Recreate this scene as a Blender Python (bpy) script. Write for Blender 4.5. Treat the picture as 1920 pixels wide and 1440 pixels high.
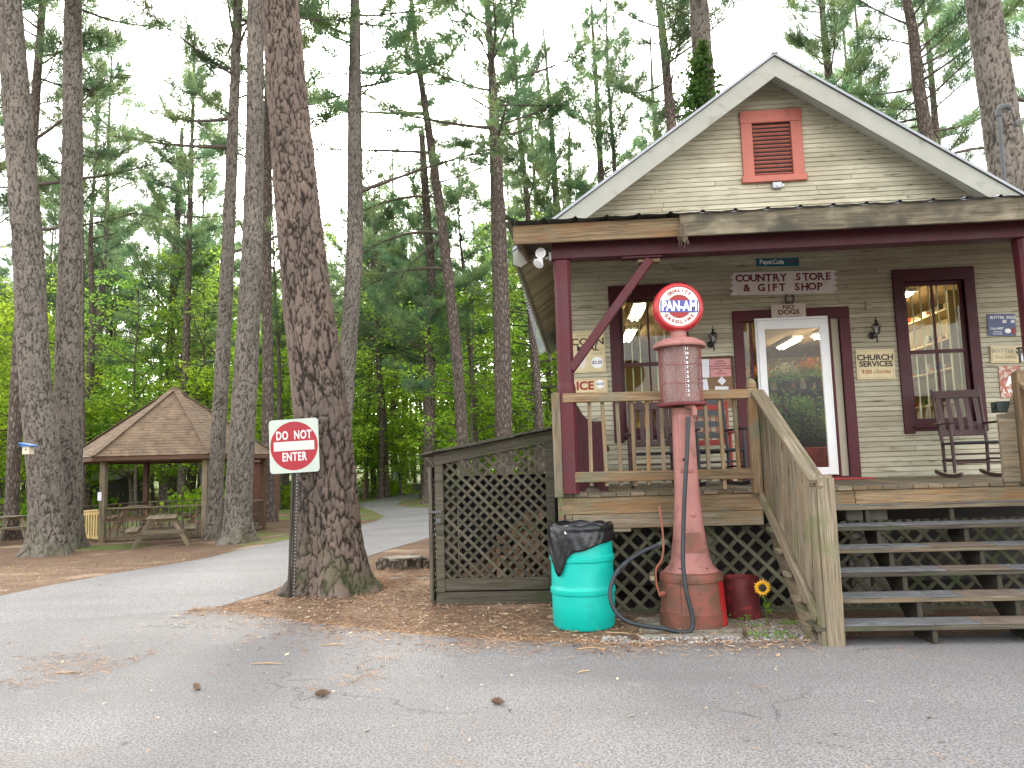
import bpy, bmesh, math, random
import numpy as np
from mathutils import Vector, Matrix, noise, Euler
from mathutils.geometry import tessellate_polygon
for o in list(bpy.data.objects): bpy.data.objects.remove(o)
SC = bpy.context.scene
COL = SC.collection
rad = math.radians
random.seed(7)

# ---------------- camera ----------------
EYE = Vector((0, 0, 1.5)); FPX = 1440.0
YAW, PITCH, ROLL = rad(3.9), rad(6.0), rad(1.7)
cd = bpy.data.cameras.new('camera'); cam = bpy.data.objects.new('camera', cd); COL.objects.link(cam)
SC.camera = cam
cd.sensor_width = 36; cd.lens = 27.0; cd.clip_end = 3000; cd.clip_start = .05
_f = Vector((-math.sin(YAW)*math.cos(PITCH), math.cos(YAW)*math.cos(PITCH), math.sin(PITCH)))
_r = Vector((math.cos(YAW), math.sin(YAW), 0)); _u = _r.cross(_f)
R2 = _r*math.cos(ROLL) - _u*math.sin(ROLL); U2 = _u*math.cos(ROLL) + _r*math.sin(ROLL)
cam.matrix_world = Matrix(((R2.x, U2.x, -_f.x, EYE.x), (R2.y, U2.y, -_f.y, EYE.y), (R2.z, U2.z, -_f.z, EYE.z), (0, 0, 0, 1)))

# ---------------- world, sun, exposure ----------------
SUN_EL, SUN_AZ = rad(30), rad(-12)          # azimuth from +Y, negative to the left
w = bpy.data.worlds.new("World"); SC.world = w; w.use_nodes = True
nt = w.node_tree; nt.nodes.clear()
sky = nt.nodes.new('ShaderNodeTexSky'); sky.sky_type = 'NISHITA'; sky.sun_disc = False
sky.sun_elevation = SUN_EL; sky.sun_rotation = SUN_AZ; sky.air_density = 1.0; sky.dust_density = 3.0; sky.ozone_density = 1.0
hs = nt.nodes.new('ShaderNodeHueSaturation'); hs.inputs['Saturation'].default_value = .24
nt.links.new(sky.outputs[0], hs.inputs['Color'])
# thin broken cloud: brightens and whitens the sky in drifting patches
tcw = nt.nodes.new('ShaderNodeTexCoord'); nzw = nt.nodes.new('ShaderNodeTexNoise'); nzw.inputs['Scale'].default_value = 3.0; nzw.inputs['Detail'].default_value = 5
nt.links.new(tcw.outputs['Generated'], nzw.inputs['Vector'])
mw = nt.nodes.new('ShaderNodeMix'); mw.data_type = 'RGBA'; mw.blend_type = 'ADD'
rw = nt.nodes.new('ShaderNodeMapRange'); rw.inputs[1].default_value = .42; rw.inputs[2].default_value = .68
nt.links.new(nzw.outputs['Fac'], rw.inputs[0]); nt.links.new(rw.outputs[0], mw.inputs[0])
nt.links.new(hs.outputs[0], mw.inputs[6]); mw.inputs[7].default_value = (5.9, 5.65, 5.3, 1)
bg = nt.nodes.new('ShaderNodeBackground'); bg.inputs[1].default_value = .15
wo = nt.nodes.new('ShaderNodeOutputWorld')
nt.links.new(mw.outputs[2], bg.inputs[0]); nt.links.new(bg.outputs[0], wo.inputs[0])
sl = bpy.data.lights.new('sun', 'SUN'); sl.energy = 1.5; sl.angle = rad(12); sl.color = (1, .93, .8)
so = bpy.data.objects.new('sun', sl); COL.objects.link(so)
sd = Vector((math.sin(SUN_AZ)*math.cos(SUN_EL), math.cos(SUN_AZ)*math.cos(SUN_EL), math.sin(SUN_EL)))
so.rotation_euler = sd.to_track_quat('Z', 'Y').to_euler(); so.location = (0, 0, 40)
vs = SC.view_settings; vs.view_transform = 'Standard'; vs.look = 'None'; vs.gamma = 1; vs.exposure = 2.2

# ---------------- pixel helpers (photo pixels -> points at real depth) ----------------
def ray(px, py): return _f + R2*((px-960)/FPX) - U2*((py-720)/FPX)
def at(px, py, Y):
    d = ray(px, py); return EYE + d*(Y/d.y)
def sm(t): t = max(0., min(1., t)); return t*t*(3-2*t)
def tz(x, y):
    z = -.35*sm((-x-3.5)/6)*sm((y-10)/7)
    if y > 55: z += .02*(y-55) + (0 if y < 90 else .05*(y-90))
    return z
def gnd(px, py):
    z = 0
    for _ in range(12):
        d = ray(px, py)
        if d.z > -.002: d.z = -.002
        p = EYE + d*((z-EYE.z)/d.z); z = tz(p.x, p.y)
    p.z = z; return p
def pxm(p): return FPX/((p-EYE).dot(_f))     # photo pixels per metre at p

# ---------------- object helpers ----------------
def tag(o, label=None, cat=None, group=None, kind=None):
    if label: o['label'] = label
    if cat: o['category'] = cat
    if group: o['group'] = group
    if kind: o['kind'] = kind
    return o
def empty(name, loc, label, cat, group=None):
    o = bpy.data.objects.new(name, None); COL.objects.link(o); o.location = loc; o.empty_display_size = .1
    return tag(o, label, cat, group)
def wloc(o):
    v = Vector((0, 0, 0))
    while o is not None: v += o.location; o = o.parent
    return v
def copy_tree(o, parent=None):
    c = o.copy(); COL.objects.link(c); c.parent = parent
    for ch in list(o.children): copy_tree(ch, c)
    return c
def ortho(d):
    d = d.normalized(); a = Vector((0, 0, 1)) if abs(d.z) < .9 else Vector((1, 0, 0))
    s = d.cross(a).normalized(); return s, d.cross(s).normalized()

class MB:
    def __init__(s): s.v = []; s.f = []; s.uv = []; s.m = []; s.sm = []; s.r = []; s.cur = 0
    def face(s, idx, uv=None, smooth=False, rnd=0.):
        s.f.append(idx); s.uv.append(uv or [(0, 0)]*len(idx)); s.m.append(s.cur); s.sm.append(smooth); s.r.append(rnd)
    def poly(s, pts, rnd=None, smooth=False):
        b = len(s.v); s.v += [tuple(p) for p in pts]
        p0 = Vector(pts[0]); ax = (Vector(pts[1])-p0); n = Vector((0, 0, 0))
        for i in range(1, len(pts)-1): n += (Vector(pts[i])-p0).cross(Vector(pts[i+1])-p0)
        ax = ax.normalized(); ay = n.cross(ax).normalized() if n.length > 0 else Vector((0, 0, 1))
        s.face(list(range(b, b+len(pts))), [((Vector(p)-p0).dot(ax), (Vector(p)-p0).dot(ay)) for p in pts], smooth, random.random() if rnd is None else rnd)
    def obox(s, c, ex, ey, ez, long=None, rnd=None):
        """box about centre c with half-axis vectors; uv runs along the longest axis"""
        c = Vector(c); A = [Vector(ex), Vector(ey), Vector(ez)]
        b = len(s.v)
        for k in range(8):
            s.v.append(tuple(c + A[0]*(1 if k & 1 else -1) + A[1]*(1 if k & 2 else -1) + A[2]*(1 if k & 4 else -1)))
        L = [a.length for a in A]; la = L.index(max(L)) if long is None else long
        o1, o2 = random.random()*20, random.random()*20; rr = random.random() if rnd is None else rnd
        for q, (ax1, ax2) in (((0, 2, 3, 1), (0, 1)), ((4, 5, 7, 6), (0, 1)), ((0, 1, 5, 4), (0, 2)), ((2, 6, 7, 3), (0, 2)), ((0, 4, 6, 2), (1, 2)), ((1, 3, 7, 5), (1, 2))):
            uv = []
            for k in q:
                sg = [(1 if k & 1 else -1)*L[0], (1 if k & 2 else -1)*L[1], (1 if k & 4 else -1)*L[2]]
                if la in (ax1, ax2):
                    ot = ax2 if ax1 == la else ax1
                    uv.append((sg[la]+o1, sg[ot]+o2+ot*.37))
                else: uv.append((sg[ax1]*.15+o1, sg[ax2]+o2))
            s.face([b+k for k in q], uv, False, rr)
        return s
    def box(s, x0, x1, y0, y1, z0, z1, rnd=None):
        return s.obox(((x0+x1)/2, (y0+y1)/2, (z0+z1)/2), ((x1-x0)/2, 0, 0), (0, (y1-y0)/2, 0), (0, 0, (z1-z0)/2), rnd=rnd)
    def beam(s, p0, p1, w, h, up=(0, 0, 1), rnd=None):
        p0, p1 = Vector(p0), Vector(p1); d = (p1-p0); dn = d.normalized(); up = Vector(up)
        sd_ = dn.cross(up).normalized(); u = sd_.cross(dn).normalized()
        return s.obox((p0+p1)/2, d/2, sd_*w/2, u*h/2, rnd=rnd)
    def tube(s, pts, r, n=8, caps=True, smooth=True):
        pts = [Vector(p) for p in pts]; k = len(pts)
        rs = r if isinstance(r, (list, tuple)) else [r]*k
        b = len(s.v); prev = None; ln = 0
        for i, p in enumerate(pts):
            d = (pts[min(i+1, k-1)]-pts[max(i-1, 0)]).normalized()
            if prev is None: a, c = ortho(d)
            else:
                a = (prev - d*prev.dot(d)).normalized(); c = d.cross(a)
            prev = a
            for j in range(n):
                t = 2*math.pi*j/n; s.v.append(tuple(p + (a*math.cos(t)+c*math.sin(t))*rs[i]))
        rr = random.random()
        for i in range(k-1):
            l2 = ln+(pts[i+1]-pts[i]).length
            for j in range(n):
                j2 = (j+1) % n
                s.face([b+i*n+j, b+i*n+j2, b+(i+1)*n+j2, b+(i+1)*n+j], [(ln, j/n*.3), (ln, (j+1)/n*.3), (l2, (j+1)/n*.3), (l2, j/n*.3)], smooth, rr)
            ln = l2
        if caps:
            s.face([b+j for j in range(n)][::-1], None, False, rr); s.face([b+(k-1)*n+j for j in range(n)], None, False, rr)
        return s
    def cyl(s, p0, p1, r0, r1=None, n=16): return s.tube([p0, p1], [r0, r0 if r1 is None else r1], n)
    def lathe(s, prof, c, n=32, axis=(0, 0, 1), smooth=True, sq=2.0):
        """prof: list of (radius, height); sq>2 squares the section"""
        c = Vector(c); ax = Vector(axis).normalized()
        if abs(ax.z) > .9: a, e = Vector((1, 0, 0)), Vector((0, 1, 0))
        else: a, e = ortho(ax)
        b = len(s.v); k = len(prof); rr = random.random()
        for q in prof:
            r, h = q[0], q[1]; ee = q[2] if len(q) > 2 else sq
            for j in range(n):
                t = 2*math.pi*(j+.5)/n; ct, st = math.cos(t), math.sin(t)
                f = (abs(ct)**ee+abs(st)**ee)**(-1/ee)
                s.v.append(tuple(c+ax*h+(a*ct+e*st)*r*f))
        for i in range(k-1):
            for j in range(n):
                j2 = (j+1) % n
                s.face([b+i*n+j, b+i*n+j2, b+(i+1)*n+j2, b+(i+1)*n+j], [(j/n, prof[i][1]), ((j+1)/n, prof[i][1]), ((j+1)/n, prof[i+1][1]), (j/n, prof[i+1][1])], smooth, rr)
        for i, rev in ((0, True), (k-1, False)):
            if prof[i][0] > 1e-4:
                q = [b+i*n+j for j in range(n)]; s.face(q[::-1] if rev else q, None, False, rr)
        return s
    def ball(s, c, r, n=10, sc=(1, 1, 1)):
        pr = [(max(1e-5, math.sin(math.pi*i/n)), -math.cos(math.pi*i/n)) for i in range(n+1)]
        b = len(s.v); s.lathe(pr, (0, 0, 0), n*2)
        for i in range(b, len(s.v)):
            x, y, z = s.v[i]; s.v[i] = (c[0]+x*r*sc[0], c[1]+y*r*sc[1], c[2]+z*r*sc[2])
        return s
    def prism(s, pts, off, rnd=None):
        """planar polygon pts (3D) extruded by vector off"""
        pts = [Vector(p) for p in pts]; off = Vector(off); rr = random.random() if rnd is None else rnd
        s.poly(pts, rr); s.poly([p+off for p in pts][::-1], rr)
        n = len(pts)
        for i in range(n):
            j = (i+1) % n; s.poly([pts[i], pts[i]+off, pts[j]+off, pts[j]], rr)
        return s
    def text(s, txt, M, size=1., bold=0., sx=1., align='CENTER', sp=1.):
        cu = bpy.data.curves.new('t', 'FONT'); cu.body = txt; cu.size = size; cu.align_x = align; cu.align_y = 'CENTER'
        cu.offset = bold; cu.resolution_u = 3; cu.space_character = sp
        ob = bpy.data.objects.new('t', cu); COL.objects.link(ob)
        dg = bpy.context.evaluated_depsgraph_get(); me = ob.evaluated_get(dg).to_mesh()
        b = len(s.v)
        for v in me.vertices:
            c = v.co.copy(); c.x *= sx; s.v.append(tuple(M @ c))
        for p in me.polygons: s.face([b+i for i in p.vertices], None, False, .5)
        ob.evaluated_get(dg).to_mesh_clear(); bpy.data.objects.remove(ob); bpy.data.curves.remove(cu)
        return s
    def xform(s, M, start=0):
        for i in range(start, len(s.v)): s.v[i] = tuple(M @ Vector(s.v[i]))
        return s
    def build(s, name, mats, parent=None, loc=None, bevel=0, sharp=35):
        me = bpy.data.meshes.new(name)
        off = wloc(parent) if parent is not None else (Vector(loc) if loc is not None else Vector((0, 0, 0)))
        me.from_pydata([(x-off.x, y-off.y, z-off.z) for x, y, z in s.v], [], s.f)
        if not isinstance(mats, (list, tuple)): mats = [mats]
        for m in mats: me.materials.append(m)
        me.polygons.foreach_set('material_index', s.m); me.polygons.foreach_set('use_smooth', s.sm)
        uvl = me.uv_layers.new(name='UVMap'); uvl.data.foreach_set('uv', [c for f in s.uv for p in f for c in p])
        at_ = me.attributes.new('rnd', 'FLOAT', 'FACE'); at_.data.foreach_set('value', s.r)
        me.update()
        if any(s.sm): me.set_sharp_from_angle(angle=rad(sharp))
        o = bpy.data.objects.new(name, me); COL.objects.link(o); o.parent = parent
        if loc is not None and parent is None: o.location = loc
        if bevel:
            bm_ = o.modifiers.new('bevel', 'BEVEL'); bm_.width = bevel; bm_.segments = 1; bm_.limit_method = 'ANGLE'; bm_.angle_limit = rad(50)
        return o

# ---------------- materials ----------------
def _mat(name):
    m = bpy.data.materials.new(name); m.use_nodes = True; n = m.node_tree; n.nodes.clear()
    out = n.nodes.new('ShaderNodeOutputMaterial'); return m, n, out
def N(n, t, **kw):
    x = n.nodes.new(t)
    for k, v in kw.items():
        if k.startswith('i_'):
            key = k[2:]; x.inputs[int(key) if key.isdigit() else key.replace('_', ' ')].default_value = v
        else: setattr(x, k, v)
    return x
def mixc(n, fac, a, b, blend='MIX'):
    x = N(n, 'ShaderNodeMix', data_type='RGBA', blend_type=blend)
    for sock, val in ((x.inputs[0], fac), (x.inputs[6], a), (x.inputs[7], b)):
        if hasattr(val, 'is_output') or isinstance(val, bpy.types.NodeSocket): n.links.new(val, sock)
        elif isinstance(val, (int, float)): sock.default_value = val
        else: sock.default_value = (*val, 1) if len(val) == 3 else val
    return x.outputs[2]
def rng(n, src, a, b, c=0, d=1):
    x = N(n, 'ShaderNodeMapRange', i_1=a, i_2=b, i_3=c, i_4=d); n.links.new(src, x.inputs[0]); return x.outputs[0]
def tex(n, kind, scale, vec=None, mp=None, detail=3, rot=None, **kw):
    t = N(n, kind, **kw)
    if 'Scale' in t.inputs: t.inputs['Scale'].default_value = scale
    if 'Detail' in t.inputs: t.inputs['Detail'].default_value = detail
    if vec is not None:
        if mp:
            q = N(n, 'ShaderNodeMapping'); q.inputs['Scale'].default_value = mp; n.links.new(vec, q.inputs[0]); vec = q.outputs[0]
        n.links.new(vec, t.inputs['Vector'])
    return t
def bsdf(n, out, col, rough=.8, metal=0, spec=.5, bump=None, bstr=.3, bdist=.01):
    p = N(n, 'ShaderNodeBsdfPrincipled'); p.inputs['Metallic'].default_value = metal
    if isinstance(rough, bpy.types.NodeSocket): n.links.new(rough, p.inputs['Roughness'])
    else: p.inputs['Roughness'].default_value = rough
    p.inputs['Specular IOR Level'].default_value = spec
    if isinstance(col, bpy.types.NodeSocket): n.links.new(col, p.inputs['Base Color'])
    else: p.inputs['Base Color'].default_value = (*col, 1)
    if bump is not None:
        b = N(n, 'ShaderNodeBump', i_Strength=bstr, i_Distance=bdist); n.links.new(bump, b.inputs['Height']); n.links.new(b.outputs[0], p.inputs['Normal'])
    n.links.new(p.outputs[0], out.inputs[0]); return p
def sc3(c, k): return tuple(min(1, x*k) for x in c)
def mat(name, col, rough=.7, var=.25, ns=4., bump=.15, bs=60., metal=0, spec=.4, col2=None, edge=(.45, .6), dist=.004):
    """general painted / moulded surface with soft mottling and fine relief"""
    m, n, out = _mat(name); tc = N(n, 'ShaderNodeTexCoord').outputs['Object']
    a = tex(n, 'ShaderNodeTexNoise', ns, tc, detail=5).outputs['Fac']
    c = mixc(n, rng(n, a, .3, .7), sc3(col, 1-var), sc3(col, 1+var*.6))
    if col2:
        b = tex(n, 'ShaderNodeTexNoise', ns*1.7, tc, mp=(1, 1, 1.3), detail=8); b.inputs['Distortion'].default_value = .6
        c = mixc(n, rng(n, b.outputs['Fac'], *edge), c, col2)
    h = tex(n, 'ShaderNodeTexNoise', bs, tc, detail=3).outputs['Fac']
    bsdf(n, out, c, rng(n, a, .3, .7, rough*.85, min(1, rough*1.12)), metal, spec, h, bump, dist); return m
def wood(name, c1, c2, c3=None, moss=None, rough=.85, gs=1., mossamt=(.55, .7), board=.25):
    """grain along uv.x; per-board tone from the rnd attribute; optional stain and moss"""
    m, n, out = _mat(name); uv = N(n, 'ShaderNodeUVMap').outputs[0]; tc = N(n, 'ShaderNodeTexCoord').outputs['Object']
    g = tex(n, 'ShaderNodeTexNoise', 1., uv, mp=(1.6*gs, 42*gs, 1), detail=6); g.inputs['Distortion'].default_value = .5
    g2 = tex(n, 'ShaderNodeTexNoise', 1., uv, mp=(4*gs, 160*gs, 1), detail=3)
    c = mixc(n, rng(n, g.outputs['Fac'], .32, .68), c1, c2)
    c = mixc(n, rng(n, g2.outputs['Fac'], .50, .68, 0, .8), c, sc3(c1, .35))
    g3 = tex(n, 'ShaderNodeTexNoise', 1., uv, mp=(.9*gs, 13*gs, 1), detail=4); g3.inputs['Distortion'].default_value = 1.2; c = mixc(n, rng(n, g3.outputs['Fac'], .55, .64, 0, .55), c, sc3(c1, .6))
    if c3:
        q = tex(n, 'ShaderNodeTexNoise', 1., uv, mp=(2.2, 7, 1), detail=5); c = mixc(n, rng(n, q.outputs['Fac'], .5, .68, 0, .8), c, c3)
    if moss:
        q = tex(n, 'ShaderNodeTexNoise', 3.2, tc, detail=8); c = mixc(n, rng(n, q.outputs['Fac'], *mossamt), c, moss)
    r = N(n, 'ShaderNodeAttribute', attribute_name='rnd').outputs['Fac']
    hsv = N(n, 'ShaderNodeHueSaturation'); n.links.new(c, hsv.inputs['Color']); n.links.new(rng(n, r, 0, 1, 1-board, 1+board), hsv.inputs['Value'])
    bsdf(n, out, hsv.outputs[0], rough, 0, .3, g2.outputs['Fac'], .5, .006); return m
def siding_mat():
    m, n, out = _mat('cream_siding'); tc = N(n, 'ShaderNodeTexCoord').outputs['Object']
    r = N(n, 'ShaderNodeAttribute', attribute_name='rnd').outputs['Fac']
    a = tex(n, 'ShaderNodeTexNoise', 1., tc, mp=(1.2, 1, 9), detail=6).outputs['Fac']
    c = mixc(n, rng(n, a, .3, .7), (.37, .345, .245), (.52, .49, .365))
    g = tex(n, 'ShaderNodeTexNoise', 1., tc, mp=(5, 5, 130), detail=6).outputs['Fac']
    c = mixc(n, rng(n, g, .5, .7, 0, .65), c, (.21, .18, .13))
    k = tex(n, 'ShaderNodeTexNoise', 1., tc, mp=(3, 3, 22), detail=9).outputs['Fac']
    c = mixc(n, rng(n, k, .60, .70, 0, .9), c, (.15, .12, .085))
    d = tex(n, 'ShaderNodeTexNoise', .55, tc, mp=(1, 1, 1.2), detail=3).outputs['Fac']
    c = mixc(n, rng(n, d, .48, .64, 0, .6), c, (.29, .235, .16))
    hsv = N(n, 'ShaderNodeHueSaturation'); n.links.new(c, hsv.inputs['Color']); n.links.new(rng(n, r, 0, 1, .86, 1.12), hsv.inputs['Value'])
    bsdf(n, out, hsv.outputs[0], .75, 0, .3, g, .4, .004); return m
def glass_mat(name, tint=(.9, .95, .92), refl=1.):
    m, n, out = _mat(name)
    t = N(n, 'ShaderNodeBsdfTransparent'); t.inputs[0].default_value = (*tint, 1)
    g = N(n, 'ShaderNodeBsdfGlossy', i_Roughness=.015); fr = N(n, 'ShaderNodeFresnel', i_IOR=1.5)
    mx = N(n, 'ShaderNodeMixShader'); ml = N(n, 'ShaderNodeMath', operation='MULTIPLY', i_1=refl)
    n.links.new(fr.outputs[0], ml.inputs[0]); n.links.new(ml.outputs[0], mx.inputs[0]); n.links.new(t.outputs[0], mx.inputs[1]); n.links.new(g.outputs[0], mx.inputs[2]); n.links.new(mx.outputs[0], out.inputs[0]); return m
def emit_mat(name, col, s):
    m, n, out = _mat(name); e = N(n, 'ShaderNodeEmission', i_Strength=s); e.inputs[0].default_value = (*col, 1); n.links.new(e.outputs[0], out.inputs[0]); return m
def bark_mat(name, plate, plate2, crack, attr=False, sxy=11., sz=4.2, moss=None):
    m, n, out = _mat(name); tc = N(n, 'ShaderNodeTexCoord').outputs['Object']
    if attr:
        e = N(n, 'ShaderNodeAttribute', attribute_name='crack').outputs['Fac']; e = rng(n, e, .0, .75); cell = N(n, 'ShaderNodeAttribute', attribute_name='cell').outputs['Fac']
        ns = tex(n, 'ShaderNodeTexNoise', 34, tc, mp=(1, 1, .5), detail=6).outputs['Fac']
        hgt = ns; bs_, bd = .6, .012
    else:
        dn = tex(n, 'ShaderNodeTexNoise', 5, tc, detail=3); 
        va = N(n, 'ShaderNodeVectorMath', operation='MULTIPLY_ADD'); n.links.new(dn.outputs['Color'], va.inputs[0]); va.inputs[1].default_value = (.09, .09, .16); n.links.new(tc, va.inputs[2])
        v = tex(n, 'ShaderNodeTexVoronoi', 1, va.outputs[0], mp=(sxy, sxy, sz), feature='DISTANCE_TO_EDGE')
        v2 = tex(n, 'ShaderNodeTexVoronoi', 1, va.outputs[0], mp=(sxy, sxy, sz))
        e = rng(n, v.outputs['Distance'], .0, .16); cell = N(n, 'ShaderNodeSeparateColor'); n.links.new(v2.outputs['Color'], cell.inputs[0]); cell = cell.outputs[0]
        ns = tex(n, 'ShaderNodeTexNoise', 30, tc, mp=(1, 1, .5), detail=5).outputs['Fac']
        ad = N(n, 'ShaderNodeMath', operation='MULTIPLY_ADD', i_1=.35); n.links.new(ns, ad.inputs[0]); n.links.new(e, ad.inputs[2]); hgt = ad.outputs[0]; bs_, bd = 1., .03
    c = mixc(n, cell, plate, plate2)
    c = mixc(n, rng(n, ns, .35, .7, 0, .55), c, sc3(plate, .55))
    big = tex(n, 'ShaderNodeTexNoise', 1.3, tc, mp=(1, 1, .5), detail=3).outputs['Fac']
    c = mixc(n, rng(n, big, .4, .65, 0, .5), c, sc3(plate2, 1.25))
    c = mixc(n, e, crack, c)
    if moss:
        sp = N(n, 'ShaderNodeSeparateXYZ'); n.links.new(tc, sp.inputs[0]); mn = tex(n, 'ShaderNodeTexNoise', 3, tc, detail=6).outputs['Fac']
        lo = rng(n, sp.outputs[2], 0, .9, .75, 0); mm = N(n, 'ShaderNodeMath', operation='MULTIPLY'); n.links.new(lo, mm.inputs[0]); n.links.new(rng(n, mn, .45, .62), mm.inputs[1]); c = mixc(n, mm.outputs[0], c, moss)
    bsdf(n, out, c, .95, 0, .15, hgt, bs_, bd); return m
def leaf_mat(name, c1, c2, c3, tr=.45, ns=1.1):
    m, n, out = _mat(name); tc = N(n, 'ShaderNodeTexCoord').outputs['Object']; r = N(n, 'ShaderNodeAttribute', attribute_name='rnd').outputs['Fac']
    oi = N(n, 'ShaderNodeObjectInfo').outputs['Random']
    a = tex(n, 'ShaderNodeTexNoise', ns, tc, detail=3).outputs['Fac']
    c = mixc(n, r, c1, c2); c = mixc(n, rng(n, a, .42, .62, 0, .8), c, c3)
    hsv = N(n, 'ShaderNodeHueSaturation'); n.links.new(c, hsv.inputs['Color']); n.links.new(rng(n, oi, 0, 1, .8, 1.2), hsv.inputs['Value']); n.links.new(rng(n, oi, 0, 1, .485, .51), hsv.inputs['Hue'])
    d = N(n, 'ShaderNodeBsdfDiffuse'); t = N(n, 'ShaderNodeBsdfTranslucent'); mx = N(n, 'ShaderNodeMixShader', i_0=tr)
    n.links.new(hsv.outputs[0], d.inputs[0])
    br = N(n, 'ShaderNodeHueSaturation', i_Value=2.3, i_Hue=.488); n.links.new(hsv.outputs[0], br.inputs['Color']); n.links.new(br.outputs[0], t.inputs[0])
    n.links.new(d.outputs[0], mx.inputs[1]); n.links.new(t.outputs[0], mx.inputs[2]); n.links.new(mx.outputs[0], out.inputs[0]); return m

WOOD_G = wood('weathered_grey_wood', (.125, .10, .068), (.26, .212, .145), (.20, .13, .065), (.11, .125, .06), mossamt=(.6, .75))
WOOD_T = wood('weathered_tan_wood', (.145, .10, .055), (.295, .21, .12), (.23, .12, .05), (.16, .15, .10))
WOOD_M = wood('mossy_grey_wood', (.14, .112, .074), (.29, .24, .165), (.20, .145, .085), (.125, .135, .06), mossamt=(.54, .74))
WOOD_D = wood('dark_weathered_wood', (.052, .046, .032), (.125, .11, .078), (.07, .056, .036), (.05, .06, .03), mossamt=(.52, .7))
WOOD_S = wood('shaded_lattice_wood', (.07, .066, .042), (.14, .13, .085), None, (.06, .075, .035), mossamt=(.55, .7))  # darkened wood: the under-porch shade is put into its colour
WOOD_Y = wood('fresh_yellow_wood', (.5, .36, .14), (.62, .47, .22), None, None)
WOOD_R = wood('dark_brown_stained_wood', (.045, .018, .015), (.09, .035, .028), None, None, rough=.5)
FASC = wood('fascia_board', (.085, .07, .048), (.18, .15, .10), (.27, .235, .16), (.06, .055, .04), mossamt=(.5, .64), board=.08)
MAROON = mat('maroon_paint', (.050, .005, .009), .6, .2, 5, .25, 90, spec=.4)
MAROON2 = mat('bright_maroon_paint', (.075, .006, .011), .6, .25, 4, .3, 90, spec=.4, col2=(.065, .018, .018), edge=(.6, .7))
REDV = mat('faded_red_paint', (.44, .115, .085), .65, .15, 4, .3, 50, col2=(.33, .10, .085), edge=(.55, .68))
SIDE = siding_mat()
RAKE = mat('grey_white_paint', (.30, .30, .255), .6, .12, 3, .15, 40, col2=(.21, .21, .17), edge=(.56, .7))
SOFFIT = wood('soffit_boards', (.38, .34, .25), (.50, .46, .35), None, None)
METALR = mat('galvanised_roof', (.22, .23, .24), .4, .2, 3, .1, 30, metal=.7)
WHITE = mat('white_paint', (.78, .79, .79), .35, .05, 3, .05, 50)
CREAMS = mat('cream_sign', (.62, .52, .30), .5, .12, 5, .05, 60, col2=(.5, .4, .22), edge=(.6, .72))
GREYS = mat('pale_grey_sign', (.66, .61, .58), .6, .1, 6, .1, 60, col2=(.54, .48, .45), edge=(.58, .7))
BLACK = mat('black_metal', (.012, .012, .014), .4, .1, 6, .1, 60)
INKB = mat('black_lettering', (.035, .022, .02), .6, .1, 5, 0)
INKR = mat('red_lettering', (.28, .025, .02), .6, .1, 5, 0)
INKM = mat('maroon_lettering', (.13, .012, .02), .6, .1, 5, 0)
INKW = mat('white_lettering', (.8, .8, .77), .5, .06, 5, 0)
INKG = mat('grey_lettering', (.25, .22, .19), .6, .1, 5, 0)
BRASS = mat('tarnished_brass', (.09, .14, .10), .5, .4, 20, .3, 80, metal=.5, col2=(.16, .13, .06))
GLASS = glass_mat('window_glass', refl=.38)
# ================= GROUND =================
def ground_mat():
    m, n, out = _mat('pine_straw_ground'); tc = N(n, 'ShaderNodeTexCoord').outputs['Object']
    a = tex(n, 'ShaderNodeTexNoise', 1.4, tc, detail=8).outputs['Fac']; b = tex(n, 'ShaderNodeTexNoise', 28, tc, detail=8).outputs['Fac']
    f = tex(n, 'ShaderNodeTexNoise', 90, tc, mp=(1, .5, 1), detail=6); f.inputs['Distortion'].default_value = 2.; f = f.outputs['Fac']
    c = mixc(n, rng(n, a, .35, .65), (.175, .12, .08), (.27, .19, .13))
    c = mixc(n, rng(n, b, .35, .7), sc3((.10, .06, .04), 1), c)
    c = mixc(n, rng(n, f, .55, .7, 0, .55), c, (.40, .27, .17))
    k = tex(n, 'ShaderNodeTexNoise', .8, tc, detail=6).outputs['Fac']; c = mixc(n, rng(n, k, .56, .66, 0, .7), c, (.36, .27, .19))
    sp = N(n, 'ShaderNodeSeparateXYZ'); n.links.new(tc, sp.inputs[0])
    g = tex(n, 'ShaderNodeTexNoise', .33, tc, detail=7).outputs['Fac']; far = rng(n, sp.outputs[1], 12, 42, -.07, .12)
    ad = N(n, 'ShaderNodeMath', operation='ADD'); n.links.new(g, ad.inputs[0]); n.links.new(far, ad.inputs[1])
    gc = mixc(n, rng(n, b, .4, .6), (.07, .13, .025), (.17, .24, .06)); c = mixc(n, rng(n, ad.outputs[0], .52, .6, 0, .85), c, gc)
    bsdf(n, out, c, .95, 0, .1, f, .6, .02); return m
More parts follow.
